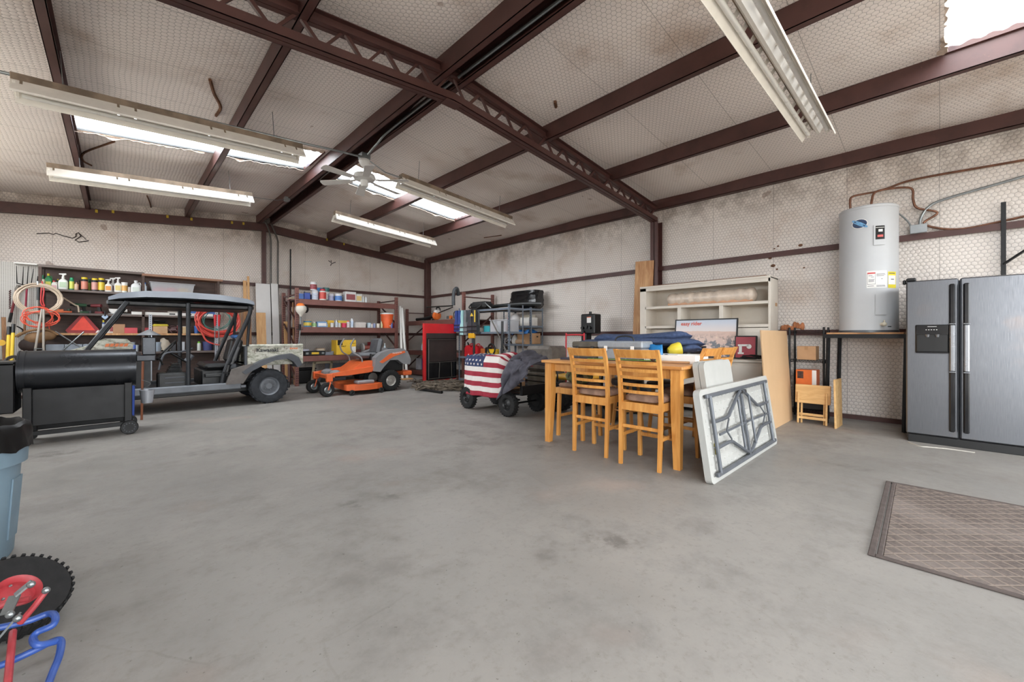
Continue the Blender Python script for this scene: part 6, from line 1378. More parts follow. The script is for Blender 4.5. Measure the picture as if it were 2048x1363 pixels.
# ---- big red pallet rack against the gable wall
def rack_post(par, x, y, z1):
    p = MB().box(x-.037, x+.037, y-.035, y+.035, 0, z1, .004).build('post', REDR, par, ang=0); m = MB()
    for k in range(int((z1-.1)/.055)):
        for dx in (-.016, .016): m.box(x+dx-.006, x+dx+.006, y-.0365, y-.034, .06+.055*k, .085+.055*k)
    stuff(m.build('punched_holes', mat('hole_black', (20, 12, 12), .9), p, ang=0)); return p
RX0, RX1, RYF, RYB = 3.02, 5.56, 10.42, 11.48
rk = thing('pallet_rack', 'tall dark red steel rack on the gable wall behind the mower', 'rack', (0, 0, 0))
for x, z1 in ((RX0, 2.30), (RX1, 2.24)):
    rack_post(rk, x, RYF, z1); rack_post(rk, x, RYB, z1-.04)
    for za, zb in ((.15, .85), (.85, 1.5), (1.5, 2.1)): MB().bar((x, RYF, za), (x, RYB, zb), .03, .03).build('brace', RED, rk, ang=0)
    for z in (.15, 2.15): MB().bar((x, RYF, z), (x, RYB, z), .03, .03).build('strut', RED, rk, ang=0)
RZS = (2.05, 1.39, .70)
for z in RZS:
    for y in (RYF, RYB): MB().box(RX0+.038, RX1-.038, y-.025, y+.025, z-.135, z, .006).build('beam', REDR, rk, ang=0)
    MB().box(RX0, RX1, RYF+.026, RYB-.026, z-.03, z-.006).build('deck', DKW, rk, ang=0)
ty = RYF+.14
row([('box', 602, 10, 12, (70, 110, 180), None, None, 'small blue box left of the stacked cans', 'box', .1), ('box', 614, 12, 15, (50, 80, 170), (60, 60, 60), None, 'dark blue box left of the stacked cans', 'box', .1),
     ('paint_can', 630, 13, 19, (220, 222, 226), (200, 200, 204), (196, 204, 220), 'white paint can at the bottom of the left stack', 'paint can'),
     ('paint_can', 639, 12, 26, (60, 130, 190), (70, 90, 140), (90, 180, 220), 'blue can behind the red and white can', 'paint can', .2), ('spray_can', 645, 15, 23, (222, 216, 212), (190, 60, 70), (206, 80, 70), 'red and white can in front of the teal can', 'can'),
     ('paint_can', 652, 14, 27, (70, 120, 120), (60, 100, 110), (220, 220, 216), 'teal can standing behind the red and white can', 'paint can', .2), ('paint_can', 662, 12, 15, (216, 216, 224), (190, 190, 200), (180, 180, 210), 'pale can left of the blue-labelled paint can', 'paint can', .1),
     ('paint_can', 677, 15, 15, (226, 226, 228), (206, 206, 210), (80, 130, 200), 'white paint can with blue label on the rack top', 'paint can'),
     ('box', 699, 23, 20, (224, 222, 222), None, (150, 80, 84), 'white carton of red-labelled cans on the rack top', 'box'), ('box', 717, 12, 17, (220, 222, 218), (206, 210, 200), (220, 190, 120), 'pale square can right of the white carton', 'can'),
     ('spray_can', 726, 5, 13, (216, 222, 222), (220, 220, 220), None, 'slim white can, left of two at the row end', 'can'), ('spray_can', 732, 5, 12, (222, 226, 226), (220, 222, 222), None, 'slim white can, right of two at the row end', 'can')], ty, RZS[0]+.001, 'paint cans on the rack top')
p = onY(622, 555, ty+.02); bottle('paint_can', 'white paint can stacked on top of the left can', 'paint can', (onY(627, 570, ty).x, ty, RZS[0]+.001+hpx(19, onY(630, 580, ty))+.001), .15, .20, (228, 228, 230), (206, 206, 208), (150, 60, 70), group='paint cans on the rack top')
tag(MB().box(-.2, .28, -.07, .07, 0, .022, .003).build('magazine_stack', C_((190, 140, 150)), loc=(onY(600, 585, ty).x+.2, ty+.06, RZS[0]+.001)), 'thin stack of magazines beside the left rack post', 'magazines') if False else None
row([('tub', 615, 17, 13, (80, 140, 180), (222, 176, 60), (226, 200, 90), 'blue tub with yellow lid on the middle rack shelf', 'tub'), ('bottle', 628, 9, 11, (226, 226, 216), (220, 220, 210), (150, 190, 130), 'small white bottle beside the yellow-lidded tub', 'bottle'),
     ('box', 643, 20, 11, (110, 150, 190), None, (226, 226, 226), 'pale blue carton on the middle rack shelf', 'box'), ('box', 660, 14, 14, (226, 180, 60), None, None, 'yellow carton behind the small white pots', 'box', .2), ('tub', 664, 8, 9, (220, 216, 212), (200, 190, 186), None, 'small white pot left of the tall white bottle', 'tub'),
     ('bottle', 673, 6, 15, (224, 222, 220), (220, 220, 220), (190, 200, 214), 'tall white bottle on the middle rack shelf', 'bottle'), ('tub', 679, 6, 9, (206, 206, 200), (170, 170, 170), None, 'grey pot right of the tall white bottle', 'tub'), ('tub', 688, 11, 9, (214, 60, 90), (220, 120, 110), None, 'pink-red tub on the middle rack shelf', 'tub'), ('box', 685, 22, 14, (222, 190, 70), None, None, 'long yellow carton behind the pink-red tub', 'box', .25),
     ('spray_can', 696, 6, 14, (220, 210, 210), (236, 110, 60), None, 'white can with orange cap on the middle rack shelf', 'can'), ('spray_can', 704, 6, 18, (216, 222, 230), (226, 230, 234), (190, 206, 226), 'tall pale blue can on the middle rack shelf', 'can'), ('box', 719, 22, 11, (214, 206, 200), (190, 184, 180), None, 'open pale carton of pots on the middle rack shelf', 'box'),
     ('tub', 738, 10, 10, (196, 210, 220), (150, 190, 206), None, 'white tub with teal lid near the orange cooler', 'tub'), ('tub', 748, 7, 9, (150, 160, 200), (180, 190, 200), None, 'lilac pot left of the cream pot', 'tub'), ('tub', 756, 8, 9, (224, 214, 200), (220, 206, 190), None, 'cream pot left of the orange cooler', 'tub'), ('bottle', 763, 5, 13, (206, 200, 160), (206, 200, 170), None, 'slim yellowish bottle beside the orange cooler', 'bottle')], ty, RZS[1]+.001, 'pots and bottles on the middle rack shelf')
p = onY(776, 650, ty); cl = thing('water_cooler', 'orange round drink cooler with white lid on the middle rack shelf', 'cooler', (p.x, ty+.06, RZS[1]+.001)); MB().lathe([(0, 0), (.135, 0), (.165, .34), (.178, .34), (.178, .38), (0, .38)], 28).build('body', mat('cooler_orange', (242, 104, 50), .45), cl); MB().lathe([(0, .38), (.182, .38), (.182, .41), (.15, .425), (0, .43)], 28).build('lid', WHITEP, cl); MB().cyl((0, -.16, .06), (0, -.20, .06), .014).build('tap', WHITEP, cl)
# lower rack shelf
lz = RZS[2]+.001
tbx = thing('toolbox', 'low black toolbox with yellow latch on the lower rack shelf', 'toolbox', (onY(628, 690, ty).x, ty, lz)); MB().box(-.24, .24, -.09, .09, 0, .11, .012).build('body', BLACKP, tbx); MB().box(-.085, .085, -.096, -.088, .03, .08, .004).build('latch', C_((226, 186, 50)), tbx); 
for x in (-.18, .18): MB().box(x-.03, x+.03, -.096, -.088, .03, .08, .004).build('clasp', GALV, tbx)
DEW = mat('carton_yellow', (228, 184, 52), .5, 0, .06); yc = thing('yellow_carton', 'big yellow product carton on the lower rack shelf', 'box', (onY(690, 680, ty).x, ty+.08, lz)); MB().box(-.25, .25, -.17, .17, 0, .37, .004).build('body', DEW, yc, ang=0); MB().box(-.22, -.10, -.1725, -.168, .24, .37).build('black_panel', DK, yc, ang=0); MB().box(.14, .24, -.1725, -.168, .02, .20).build('spec_panel', WHITEP, yc, ang=0)
text('carton_lettering', 'DEWALT', .045, DK, yc, (-.10, -.1715, .21), frame_rot((1, 0, 0), (0, 0, 1)), .0008, bold=.001); text('carton_lettering', 'DEWALT', .036, DK, yc, (.16, -.1715, .28), frame_rot((1, 0, 0), (0, 0, 1)), .0008)
row([('box', 610, 14, 12, (190, 190, 204), None, None, 'pale lilac carton behind the black toolbox', 'box', .3), ('box', 640, 16, 13, (200, 184, 164), (170, 140, 110), None, 'open cardboard carton behind the black toolbox', 'box', .3), ('box', 656, 16, 6, (120, 124, 134), None, None, 'flat grey case beside the yellow carton', 'case'), ('bottle', 769.5, 5, 20, (206, 220, 226), (226, 226, 226), None, 'white nozzle bottle at the right of lower rack shelf', 'bottle'), ('box', 781, 15, 10, (70, 84, 92), None, None, 'dark grey case at the right end of lower shelf', 'case')], ty, lz, 'things on the lower rack shelf')
bg_ = thing('bench_grinder', 'bench buffer with grey wheel on the lower rack shelf', 'grinder', (onY(732, 690, ty).x, ty+.05, lz)); MB().box(-.06, .16, -.07, .07, 0, .05, .008).build('base', C_((120, 60, 56)), bg_); MB().cyl((-.05, 0, .16), (.20, 0, .16), .06, n=18).build('motor', C_((140, 76, 66)), bg_); MB().lathe([(0, -.11), (.12, -.10), (.125, -.08), (.12, -.06), (0, -.05)], 26, (0, 0, .16), 'x').build('wheel', mat('buff_grey', (160, 156, 152), .7), bg_)
op = thing('orbital_polisher', 'red orbital polisher with yellow handle on the lower rack shelf', 'polisher', (onY(754, 690, ty).x, ty, lz)); MB().lathe([(0, 0), (.12, .0), (.135, .03), (.11, .08), (0, .10)], 24).build('disc', C_((160, 40, 48)), op); MB().cyl((0, 0, .10), (0, 0, .20), .055, n=16).build('motor', BLACKP, op); MB().box(-.11, .10, -.035, .035, .20, .27, .02).build('handle', C_((230, 200, 40)), op)
tag(MB().box(-.10, .26, -.02, .02, 0, 1.0, .01).build('red_sheet', C_((150, 34, 42)), loc=(5.26, RYB-.12, .0)), 'tall red steel panel at the right end inside the rack', 'panel')
# string trimmer hanging on the left post
tm = thing('string_trimmer', 'orange and white string trimmer hanging on the left rack post', 'trimmer', (0, 0, 0)); yy = RYF-.12
MB().lathe([(0, .10), (.06, .10), (.11, .06), (.12, 0), (.10, -.06), (.045, -.13), (.03, -.17), (0, -.17)], 18).build('engine_cover', C_((214, 208, 196)), tm, loc=onY(602, 618, yy)); MB().lathe([(0, .14), (.05, .14), (.085, .10), (.09, .075), (0, .075)], 18).build('top_cap', C_((236, 124, 50)), tm, loc=onY(601, 618, yy)); MB().tube([onY(602, 626, yy), onY(601, 655, yy), onY(597, 690, yy), onY(595, 712, yy)], .014, 8).build('shaft', GALV, tm); MB().tube([onY(600, 648, yy), onY(599, 660, yy)], .024, 8).build('grip', BLACKP, tm); MB().bar(onY(594, 659, yy), onY(606, 658, yy), .03, .02).build('loop_handle', BLACKP, tm, ang=0); MB().ell(onY(612, 618, yy+.05), (.06, .05, .09), 10, 8).build('fuel_tank', BLACKP, tm)
# white pipes leaning at the rack end
for k, (xa, xb) in enumerate(((800, 807), (804, 815))): 
    a = onY(xa, 612+k*4, 10.55); b = G(xb-2+k*1.5, 757, 0); pipe('white_pipe', [a, b], .035, WHITEP, ('white plastic pipe leaning at the red rack end, left one', 'white plastic pipe leaning at the red rack end, right one')[k], 'pipe', 12)
tag(MB().box(-.14, .14, -.09, .09, 0, .035, .004).build('wood_block', PINE, loc=(5.62, 9.95, 0)), 'small pine block on the floor at the rack foot', 'block')
# ---- corner rack along the right wall
CX0, CX1, CYA, CYB = 6.42, 7.40, 8.48, 11.35
r2 = thing('corner_rack', 'dark red steel rack in the far corner behind the red panel', 'rack', (0, 0, 0))
for y, z1 in ((CYB, 2.0), (CYA, 2.30)):
    for x in (CX0, CX1): rack_post(r2, x, y, z1)
    for za, zb in ((.2, 1.0), (1.0, 1.75)): MB().bar((CX0, y, za), (CX1, y, zb), .03, .03).build('brace', RED, r2, ang=0)
    MB().bar((CX0, y, z1-.12), (CX1, y, z1-.12), .03, .03).build('strut', RED, r2, ang=0)
CZ = (1.62, .74, .16)
for z in CZ:
    for x in (CX0, CX1): MB().box(x-.025, x+.025, CYA+.036, CYB-.036, z-.13, z, .006).build('beam', REDR, r2, ang=0)
    MB().box(CX0+.026, CX1-.026, CYA, CYB, z-.03, z-.006).build('deck', DKW, r2, ang=0)
def onXr(px, X=6.55): return onX(px, HY, X)
def leafblower():
    t = thing('leaf_blower', 'orange and white leaf blower with black tube on the corner rack', 'blower', (6.60, 10.0, CZ[0]+.001)); MB().lathe([(0, -.07), (.11, -.06), (.13, 0), (.11, .06), (0, .07)], 20, (0, 0, .135), 'y').build('fan_housing', C_((236, 116, 48)), t); MB().box(-.08, .10, -.07, .07, .18, .30, .03).build('engine', WHITEP, t); MB().tube([(-.02, .08, .12), (-.10, .5, .06), (-.14, .85, .045)], [.05, .04, .045], 12).build('tube', BLACKP, t); MB().tube(smooth([(-.02, -.02, .28), (0, .0, .36), (.10, .0, .36), (.12, 0, .27)]), .016, 8).build('handle', BLACKP, t); return t
leafblower()
cs = thing('chain_saw', 'orange and white chainsaw resting on the corner rack beam', 'chainsaw', (6.62, 9.05, CZ[0]+.001)); MB().box(-.08, .08, -.18, .10, 0, .14, .03).build('body', WHITEP, cs); MB().box(-.085, .085, -.20, -.05, .06, .18, .02).build('cover', C_((240, 120, 50)), cs); MB().tube(smooth([(-.10, 0, .02), (-.11, -.02, .18), (0, -.03, .23), (.10, -.02, .18)]), .012, 8).build('front_handle', BLACKP, cs); MB().box(-.008, .008, .10, .48, .03, .11, .003).build('guide_bar', GALV, cs, ang=0); MB().cyl((-.085, .12, .06), (-.14, .12, .06), .05, n=14).build('starter', C_((240, 120, 50)), cs)
for k, (y, c, w, h_, lab, kk) in enumerate(((10.55, (230, 190, 60), .10, .30, 'yellow oil bottle on the corner rack middle beam', 'bottle'), (10.38, (236, 214, 90), .12, .22, 'yellow jug on the corner rack middle beam', 'jug'), (10.72, (200, 214, 220), .08, .24, 'pale bottle on the corner rack middle beam', 'bottle'))): bottle(kk, lab, 'bottle', (6.58, y, CZ[1]+.001), w, h_, c, (220, 200, 60), None, R(90), 'bottles on the corner rack')
for k, (y, c, l2, w, h_, lab) in enumerate(((10.95, (214, 214, 220), (150, 120, 150), .22, .34, 'white carton on the corner rack bottom beam'), (10.6, (44, 66, 130), (226, 226, 226), .24, .34, 'dark blue carton on the corner rack bottom beam'), (10.28, (226, 190, 50), None, .18, .26, 'yellow carton on the corner rack bottom beam'))): bottle('box', lab, 'box', (6.62, y, CZ[2]+.001), w, h_, c, None, l2, R(90), 'cartons on the corner rack')
# ---- red panel leaning in front of it
RP = mat('bright_red_paint', (206, 40, 44), .4, 0, .12, 5); DKB = mat('dark_brown_board', (52, 42, 40), .6, 0, .2, 4)
rp = thing('display_case', 'tall red-framed black panel standing before the corner rack', 'panel', (5.17, 8.36, 0), R(5))
MB().box(0, .99, 0, .06, .02, 1.47, .004).build('case', RP, rp, ang=0); MB().box(.06, .99, -.012, .0, .12, 1.24, .002).build('recess', DK, rp, ang=0); MB().box(.13, .99, -.02, -.010, .56, 1.08, .002).build('board', DKB, rp, ang=0); MB().box(.06, .99, -.016, -.01, 1.12, 1.24, .002).build('upper_board', DKB, rp, ang=0)
for (a, b) in (((.10, -.03, 1.09), (.99, -.03, 1.09)), ((.12, -.03, .16), (.99, -.03, .16)), ((.12, -.03, .54), (.99, -.03, .54)), ((.11, -.03, .14), (.11, -.03, 1.10)), ((.42, -.03, .17), (.44, -.03, .54)), ((.82, -.03, .17), (.80, -.03, .54))): MB().cyl(a, b, .008, n=6).build('wire_rod', mat('dull_rod', (104, 100, 94), .4, .6), rp)
# ---- grey boltless shelving
GS = mat('blue_grey_shelf_steel', (124, 134, 146), .42, .3, .15, 8)
def shelving(label, X0, X1, Y0, Y1, zt, zs):
    t = thing('steel_shelving', label, 'shelf', (0, 0, 0))
    for x in (X0, X1):
        for y in (Y0, Y1):
            sx = 1 if x == X0 else -1; sy = 1 if y == Y0 else -1; p = MB(); p.box(x, x+sx*.038, y, y+sy*.003, 0, zt); p.box(x, x+sx*.003, y, y+sy*.038, 0, zt); p = p.build('post', GS, t, ang=0); m = MB()
            if x == X0:
                for k in range(int(zt/.06)): m.box(x-.001, x, y+sy*.012, y+sy*.024, .03+.06*k, .055+.06*k)
                stuff(m.build('slots', mat('hole_black', (20, 12, 12), .9), p, ang=0))
    for z in zs:
        for x in (X0, X1): MB().box(x-.004, x+.01, Y0, Y1, z-.045, z).build('shelf_beam', GS, t, ang=0)
        for y in (Y0, Y1): MB().box(X0, X1, y-.005, y+.005, z-.045, z).build('end_beam', GS, t, ang=0)
        MB().box(X0+.01, X1, Y0, Y1, z-.025, z-.005).build('shelf_board', mat('particle_board', (150, 128, 104), .8), t, ang=0)
    return t
shelving('wide blue-grey steel shelving unit with life vests hanging on it', 6.17, 6.62, 6.52, 8.36, 1.87, (1.80, 1.27, .67, .12))
shelving('narrow blue-grey steel shelving unit with black-bagged bundle on top', 7.05, 7.48, 6.70, 7.66, 1.86, (1.83, 1.42, .98, .2))
# bundle in black plastic
m = MB(); n, k = 10, 20; vs = []; rn = random.Random(21)
for i in range(n+1):
    zf = i/n; e = .72+.28*min(1, math.sin(PI*(.10+.72*zf))*1.6)
    for j in range(k):
        a = 2*PI*j/k; ca, sa = math.cos(a), math.sin(a); q_ = (abs(ca)**5+abs(sa)**5)**(-.2); vs.append((.20*ca*q_*e+rn.uniform(-.012, .012), .44*sa*q_*e+rn.uniform(-.015, .015)+(.03 if i < 5 and sa > .5 else 0), .44*zf+rn.uniform(-.012, .012)*(0 < i < n)))
m.add(vs, [(i*k+j, i*k+(j+1) % k, (i+1)*k+(j+1) % k, (i+1)*k+j) for i in range(n) for j in range(k)]+[tuple(range(k)), tuple(range(n*k, n*k+k))])
tag(m.build('wrapped_bundle', mat('glossy_black_film', (18, 19, 22), .16, 0, .2, 8, .4, 14), ang=25, loc=(7.24, 7.02, 1.831)), 'big bundle wrapped in shiny black plastic on top of narrow shelving', 'bundle')
def sack(name, label, c, loc, rx, ry, h, cat='bag'):
    m = MB(); n, k = 9, 16; vs = []
    for i in range(n+1):
        t = i/n; e = (.75+.5*math.sin(PI*min(1, t*1.1+.15)))*(1 if t < .75 else 1-(t-.75)*2.2)
        for j in range(k): a = 2*PI*j/k; w = 1+.08*math.sin(5*a+t*4); vs.append((rx*e*w*math.cos(a), ry*e*w*math.sin(a), h*t))
    m.add(vs, [(i*k+j, i*k+(j+1) % k, (i+1)*k+(j+1) % k, (i+1)*k+j) for i in range(n) for j in range(k)]+[tuple(range(k)), tuple(range(n*k, n*k+k))]); return tag(m.build(name, c, ang=60, loc=loc), label, cat)
WBAG = mat('white_bag_film', (224, 220, 220), .35, 0, .06, 8, .3, 25)
sack('white_bag', 'white plastic bag with pink ties on the narrow shelving', WBAG, (7.22, 7.40, 1.421), .14, .14, .32)
carton('white_carton', 'white cardboard box on the upper shelf of narrow shelving', (7.22, 6.93, 1.421), .30, .30, .20, mat('white_card', (226, 222, 216), .7), tape=False)
carton('pale_carton', 'cream box behind the white box on the narrow shelving', (7.36, 7.08, 1.421), .14, .34, .27, mat('cream_card', (206, 196, 178), .7), tape=False)
tag(MB().box(-.012, .012, -.03, .03, 0, .20, .006).build('pink_tie', C_((240, 130, 150)), loc=(7.055, 7.47, 1.425)), 'pink drawstring tie hanging from the white plastic bag', 'tie')
cbx = carton('cardboard_box', 'brown cardboard box on the middle shelf under blue tarp', (7.24, 6.95, .981), .36, .44, .26, CARD, tape=False); MB().box(.04, .10, -.221, -.219, .16, .19).build('hand_hole', BLACKP, cbx, ang=0)
def tarp(u, v): x = 7.04+.36*v; y = 6.80+.56*u; return (x-.02*math.sin(u*12), y, 1.262+.03*math.sin(u*9+v*5)+.025*math.sin(v*8)-(.09*max(0, .25-v)*4*(.6+.4*math.sin(u*8)) if v < .25 else 0)+.02)
tag(MB().sheet(tarp, 16, 12, .012).build('blue_tarp', C_((52, 126, 204)), ang=70), 'bright blue folded tarp lying on the cardboard box', 'tarp')
tag(MB().lathe([(.0, -.15), (.055, -.15), (.055, .15), (.048, .15), (.045, -.14), (0, -.14)], 18, axis='y').build('paper_roll', C_((186, 156, 128)), loc=(7.08, 7.05, 1.037), rot=(0, 0, .1)), 'brown cardboard tube lying before the cardboard box', 'tube')
sack('white_sack', 'small white paper sack beside the cardboard tube', mat('white_paper', (220, 218, 212), .8), (7.18, 7.36, .981), .07, .09, .22); carton('small_box', 'small tan box behind the white paper sack', (7.36, 7.40, .981), .16, .18, .30, CARD, tape=False)
m = MB(); 
for k in range(5): m.ell((0, -.05*k, .06+.03*(k % 2)), (.05, .05, .06), 12, 8)
tag(m.build('chrome_fittings', mat('bright_chrome', (206, 206, 208), .12, 1.0, .05), loc=(7.14, 7.62, .981)), 'cluster of shiny chrome fittings at the left of middle shelf', 'fittings')
# wide shelving contents
def vest(label, Yc, w, h, cA, cB, belt=None, dx=0.0):
    t = thing('life_vest', label, 'life vest', (6.145+dx, Yc, 1.80), R(90), group='life vests hanging on the shelving')
    for s_ in (-1, 1):
        m = MB(); m.prism([(s_*.03, 0), (s_*w*.34, .0), (s_*w*.40, -.12*h/.5), (s_*w*.36, -.24*h/.5), (s_*w*.5, -.32*h/.5), (s_*w*.5, -h), (s_*.01, -h), (s_*.01, -.30*h/.5)], 'y', -.0, .07); m.build('front_panel', C_(cA if s_ < 0 else cB), t, ang=20)
    MB().box(-w*.48, w*.48, -.05, -.005, -h, -.05, .02).build('back_panel', C_(cA), t)
    if belt:
        for z in (-h*.72, -h*.9): MB().box(-w*.51, w*.51, .065, .078, z, z+.03, .003).build('strap', C_(belt), t, ang=0)
    return t
v1 = vest('blue life vest hanging at the left of the wide shelving', 8.28, .30, .52, (58, 82, 150), (52, 74, 140), (40, 44, 60)); vest('pale aqua and grey life vest hanging in the middle', 8.02, .28, .60, (120, 124, 128), (170, 216, 216), (60, 66, 70), -.02); v3 = vest('black and grey life vest with yellow trim nearest the camera', 7.66, .36, .58, (60, 62, 66), (66, 68, 74), (24, 24, 26), -.04)
MB().box(-.10, .12, .03, .09, -.68, -.56, .01).build('yellow_pouch', C_((226, 168, 40)), v3); MB().box(-.14, -.10, .071, .08, -.30, -.02, .002).build('yellow_stripe', C_((226, 190, 70)), v3, ang=0); MB().prism([(-.06, -.16), (.06, -.16), (.0, -.08)], 'y', .071, .078).build('yellow_logo', C_((226, 190, 70)), v3, ang=0)
bp = thing('black_backpack', 'black backpack lying on top of the wide shelving', 'backpack', (6.38, 7.72, 1.801)); MB().box(-.17, .17, -.30, .28, 0, .20, .07).build('main_pocket', mat('black_nylon', (24, 24, 26), .6, 0, .2, 8, .3, 30), bp); MB().tube(smooth([(-.15, .2, .16), (-.26, .15, .05), (-.25, -.1, .02), (-.16, -.2, .12)]), .016, 8).build('strap', BLACKP, bp); MB().tube(smooth([(-.12, -.28, .16), (-.16, -.40, .10), (-.14, -.52, .02)]), .014, 8).build('strap', GALV, bp)
hs = thing('blower_hose', 'thick grey vacuum hose looped over the rack top', 'hose', (0, 0, 0)); MB().tube(smooth([onX(907, 610, 6.30), onX(907, 592, 6.30), onX(909, 580, 6.32), onX(914, 577, 6.42), onX(917, 590, 6.50)]), .045, 12).build('hose', mat('grey_hose', (72, 76, 80), .55), hs)
pipe('oar_shaft', [onX(853, 614, 6.9), onX(905, 611, 6.3)], .018, BLACKP, 'black oar shaft sticking out left of the life vests', 'oar'); pipe('trimmer_shaft', [onX(866, 630, 6.75), onX(905, 614, 6.3)], .016, BLACKP, 'black trimmer shaft slanting toward the life vests', 'shaft')
kq = thing('padded_tube', 'dark padded tube lying across the shelving tops', 'tube', (6.8, 6.9, 1.875)); MB().tube(smooth([(-.1, .9, .02), (-.05, .4, .04), (.1, -.2, .05), (.2, -.6, .03)]), [.02]+[.05]*16+[.02]*2 if False else .045, 10).build('hull', mat('hull_black', (38, 40, 40), .4), kq)
bn = thing('clear_tote', 'clear tote of red and teal gear on the wide shelving', 'tote', (6.40, 6.92, 1.271), 0); m = MB(); m.box(-.17, .17, -.28, .28, 0, .01); 
for (a, b, c, d) in ((-.18, -.172, -.29, .29), (.172, .18, -.29, .29), (-.18, .18, -.29, -.282), (-.18, .18, .282, .29)): m.box(a, b, c, d, 0, .25)
m.build('tub', CLR, bn, ang=0); MB().box(-.2, .2, -.31, .31, .25, .275, .008).build('lid', CLR, bn)
for k, (c, y) in enumerate((((200, 60, 70), -.14), ((40, 150, 150), .06), ((226, 110, 50), .2))): MB().ell((-.05, y, .10), (.10, .11, .08), 12, 8).build('contents', C_(c), bn)
for k, (y, c, w, h_, lab, kk) in enumerate(((8.10, (206, 196, 190), .16, .12, 'pale round tub under the life vests', 'tub'), (7.75, (220, 214, 206), .2, .10, 'white carton under the black life vest', 'box'), (7.40, (60, 160, 170), .22, .14, 'teal case on the wide shelving middle', 'box'))): bottle(kk, lab, 'box' if kk == 'box' else 'tub', (6.34, y, 1.271), w, h_, c, c, None, R(90))
for k, (y, lab) in enumerate(((8.12, 'red fuel can at the left end of the wide shelving'), (7.86, 'red fuel can beside the left one with yellow spout'))):
    t = thing('fuel_can', lab, 'fuel can', (6.36, y, .671), R(90), group='red fuel cans'); MB().prism([(-.13, 0), (.13, 0), (.13, .20), (.06, .27), (-.06, .27), (-.13, .22)], 'y', -.09, .09).build('body', mat('fuel_red', (206, 40, 48), .4), t, ang=20); MB().tube([(.06, 0, .25), (.12, 0, .34)], .018, 8).build('spout', C_((226, 150, 50)) if k else BLACKP, t); MB().tube(smooth([(-.10, 0, .22), (-.09, 0, .30), (.0, 0, .30), (.03, 0, .26)]), .014, 8).build('handle', mat('fuel_red', (206, 40, 48), .4), t)
ysa = thing('yellow_chainsaw', 'yellow and black chainsaw with loop handle behind the flag', 'chainsaw', (6.30, 7.18, .671), R(90)); MB().box(-.18, .16, -.09, .09, 0, .20, .04).build('body', C_((230, 186, 40)), ysa); MB().torus((-.05, .11, .20), .12, .018, 'y', 24, 8).build('loop_handle', BLACKP, ysa); MB().box(.10, .26, -.07, .07, .02, .24, .03).build('rear_handle', BLACKP, ysa)
carton('orange_box', 'orange and white carton behind the red fuel cans', (6.44, 7.56, .671), .2, .3, .2, mat('carton_salmon', (226, 130, 70), .6), tape=False)
drill('black power tool on the wide shelving lower level', (6.36, 6.86, .671), 1.2, (30, 30, 32), 1.5)
coil('cable_loop', 'grey cable loops hanging at the wide shelving end', 'cable', onX(1003, 712, 6.15), .05, .16, 4, .007, C_((170, 172, 176)), .05, 2, .02)
pipe('black_pole', [(6.08, 6.66, 0), (6.10, 6.66, 1.50)], .028, BLACKM, 'upright black steel pole before the shelving end', 'pole'); pipe('jack_pole', [onX(948, 655, 6.1), (6.1, onX(948, 655, 6.1).y, 0)], .028, BLACKM, 'upright black steel pole beneath the yellow pouch', 'pole')
pipe('brace_bar', [onX(983, 640, 6.12), onX(1012, 700, 6.12)], .016, mat('dull_brace', (110, 106, 100), .5, .4), 'slanting grey brace bar across the wide shelving', 'bar')
# netting heap on the floor
m = MB(); rn = random.Random(17)
for s_ in range(60):
    c = G(rn.uniform(840, 925), rn.uniform(766, 781), 0); pts = []
    for k in range(9): pts.append((c.x+rn.uniform(-.28, .28), c.y+rn.uniform(-.28, .28), rn.uniform(.012, .13)))
    m.tube(smooth(pts, 4), .011, 4)
o = stuff(m.build('camouflage_netting', mat('net_brown', (120, 108, 94), .9, 0, .5, 14))); o['label'] = 'heap of tangled brown-grey camouflage netting on the floor'; o['category'] = 'netting'
pipe('net_pole', [G(835, 777, .03), G(884, 784, .03)], .03, BLACKP, 'rolled dark edge of the netting on the floor', 'pole')
# band saw and red hand truck behind the table
bs_ = thing('band_saw', 'black band saw standing against the right wall', 'band saw', (6.95, 4.95, 0)); MB().box(-.2, .2, -.2, .2, 0, .72, .01).build('cabinet', BLACKM, bs_); MB().box(-.22, .22, -.22, .22, .74, .78, .005).build('table', GALV, bs_); MB().box(-.10, .10, .02, .14, .78, 1.25, .01).build('column', BLACKM, bs_); hd_ = MB().box(-.12, .12, -.20, .14, 1.22, 1.62, .02).build('upper_housing', BLACKM, bs_); MB().cyl((0, -.02, 1.62), (0, -.02, 1.67), .03).build('tension_knob', BLACKP, hd_)
for y, z in ((.08, 1.34), (-.02, 1.36), (.06, 1.26), (-.1, 1.34)): MB().cyl((-.12, y, z), (-.16, y, z), .03, n=12).build('knob', BLACKP, hd_)
MB().box(-.124, -.119, -.12, -.02, 1.44, 1.56).build('plate_label', WHITEP, hd_, ang=0); MB().box(-.125, -.12, -.12, -.02, 1.545, 1.56).build('label_heading', C_((220, 100, 50)), hd_, ang=0)
ht_ = thing('hand_truck', 'red hand truck handle rising behind the dining table', 'hand truck', (5.9, 4.52, 0)); MB().tube(smooth([(0, -.2, 0), (0, -.2, 1.12), (0, -.16, 1.19), (0, .16, 1.19), (0, .2, 1.12), (0, .2, 0)], 5), .014, 8).build('frame', C_((206, 50, 60)), ht_)
for z in (.3, .7): MB().box(-.01, .01, -.2, .2, z, z+.03).build('cross_bar', C_((206, 50, 60)), ht_, ang=0)
MB().box(-.25, 0, -.2, .2, .01, .02).build('toe_plate', C_((206, 50, 60)), ht_, ang=0)
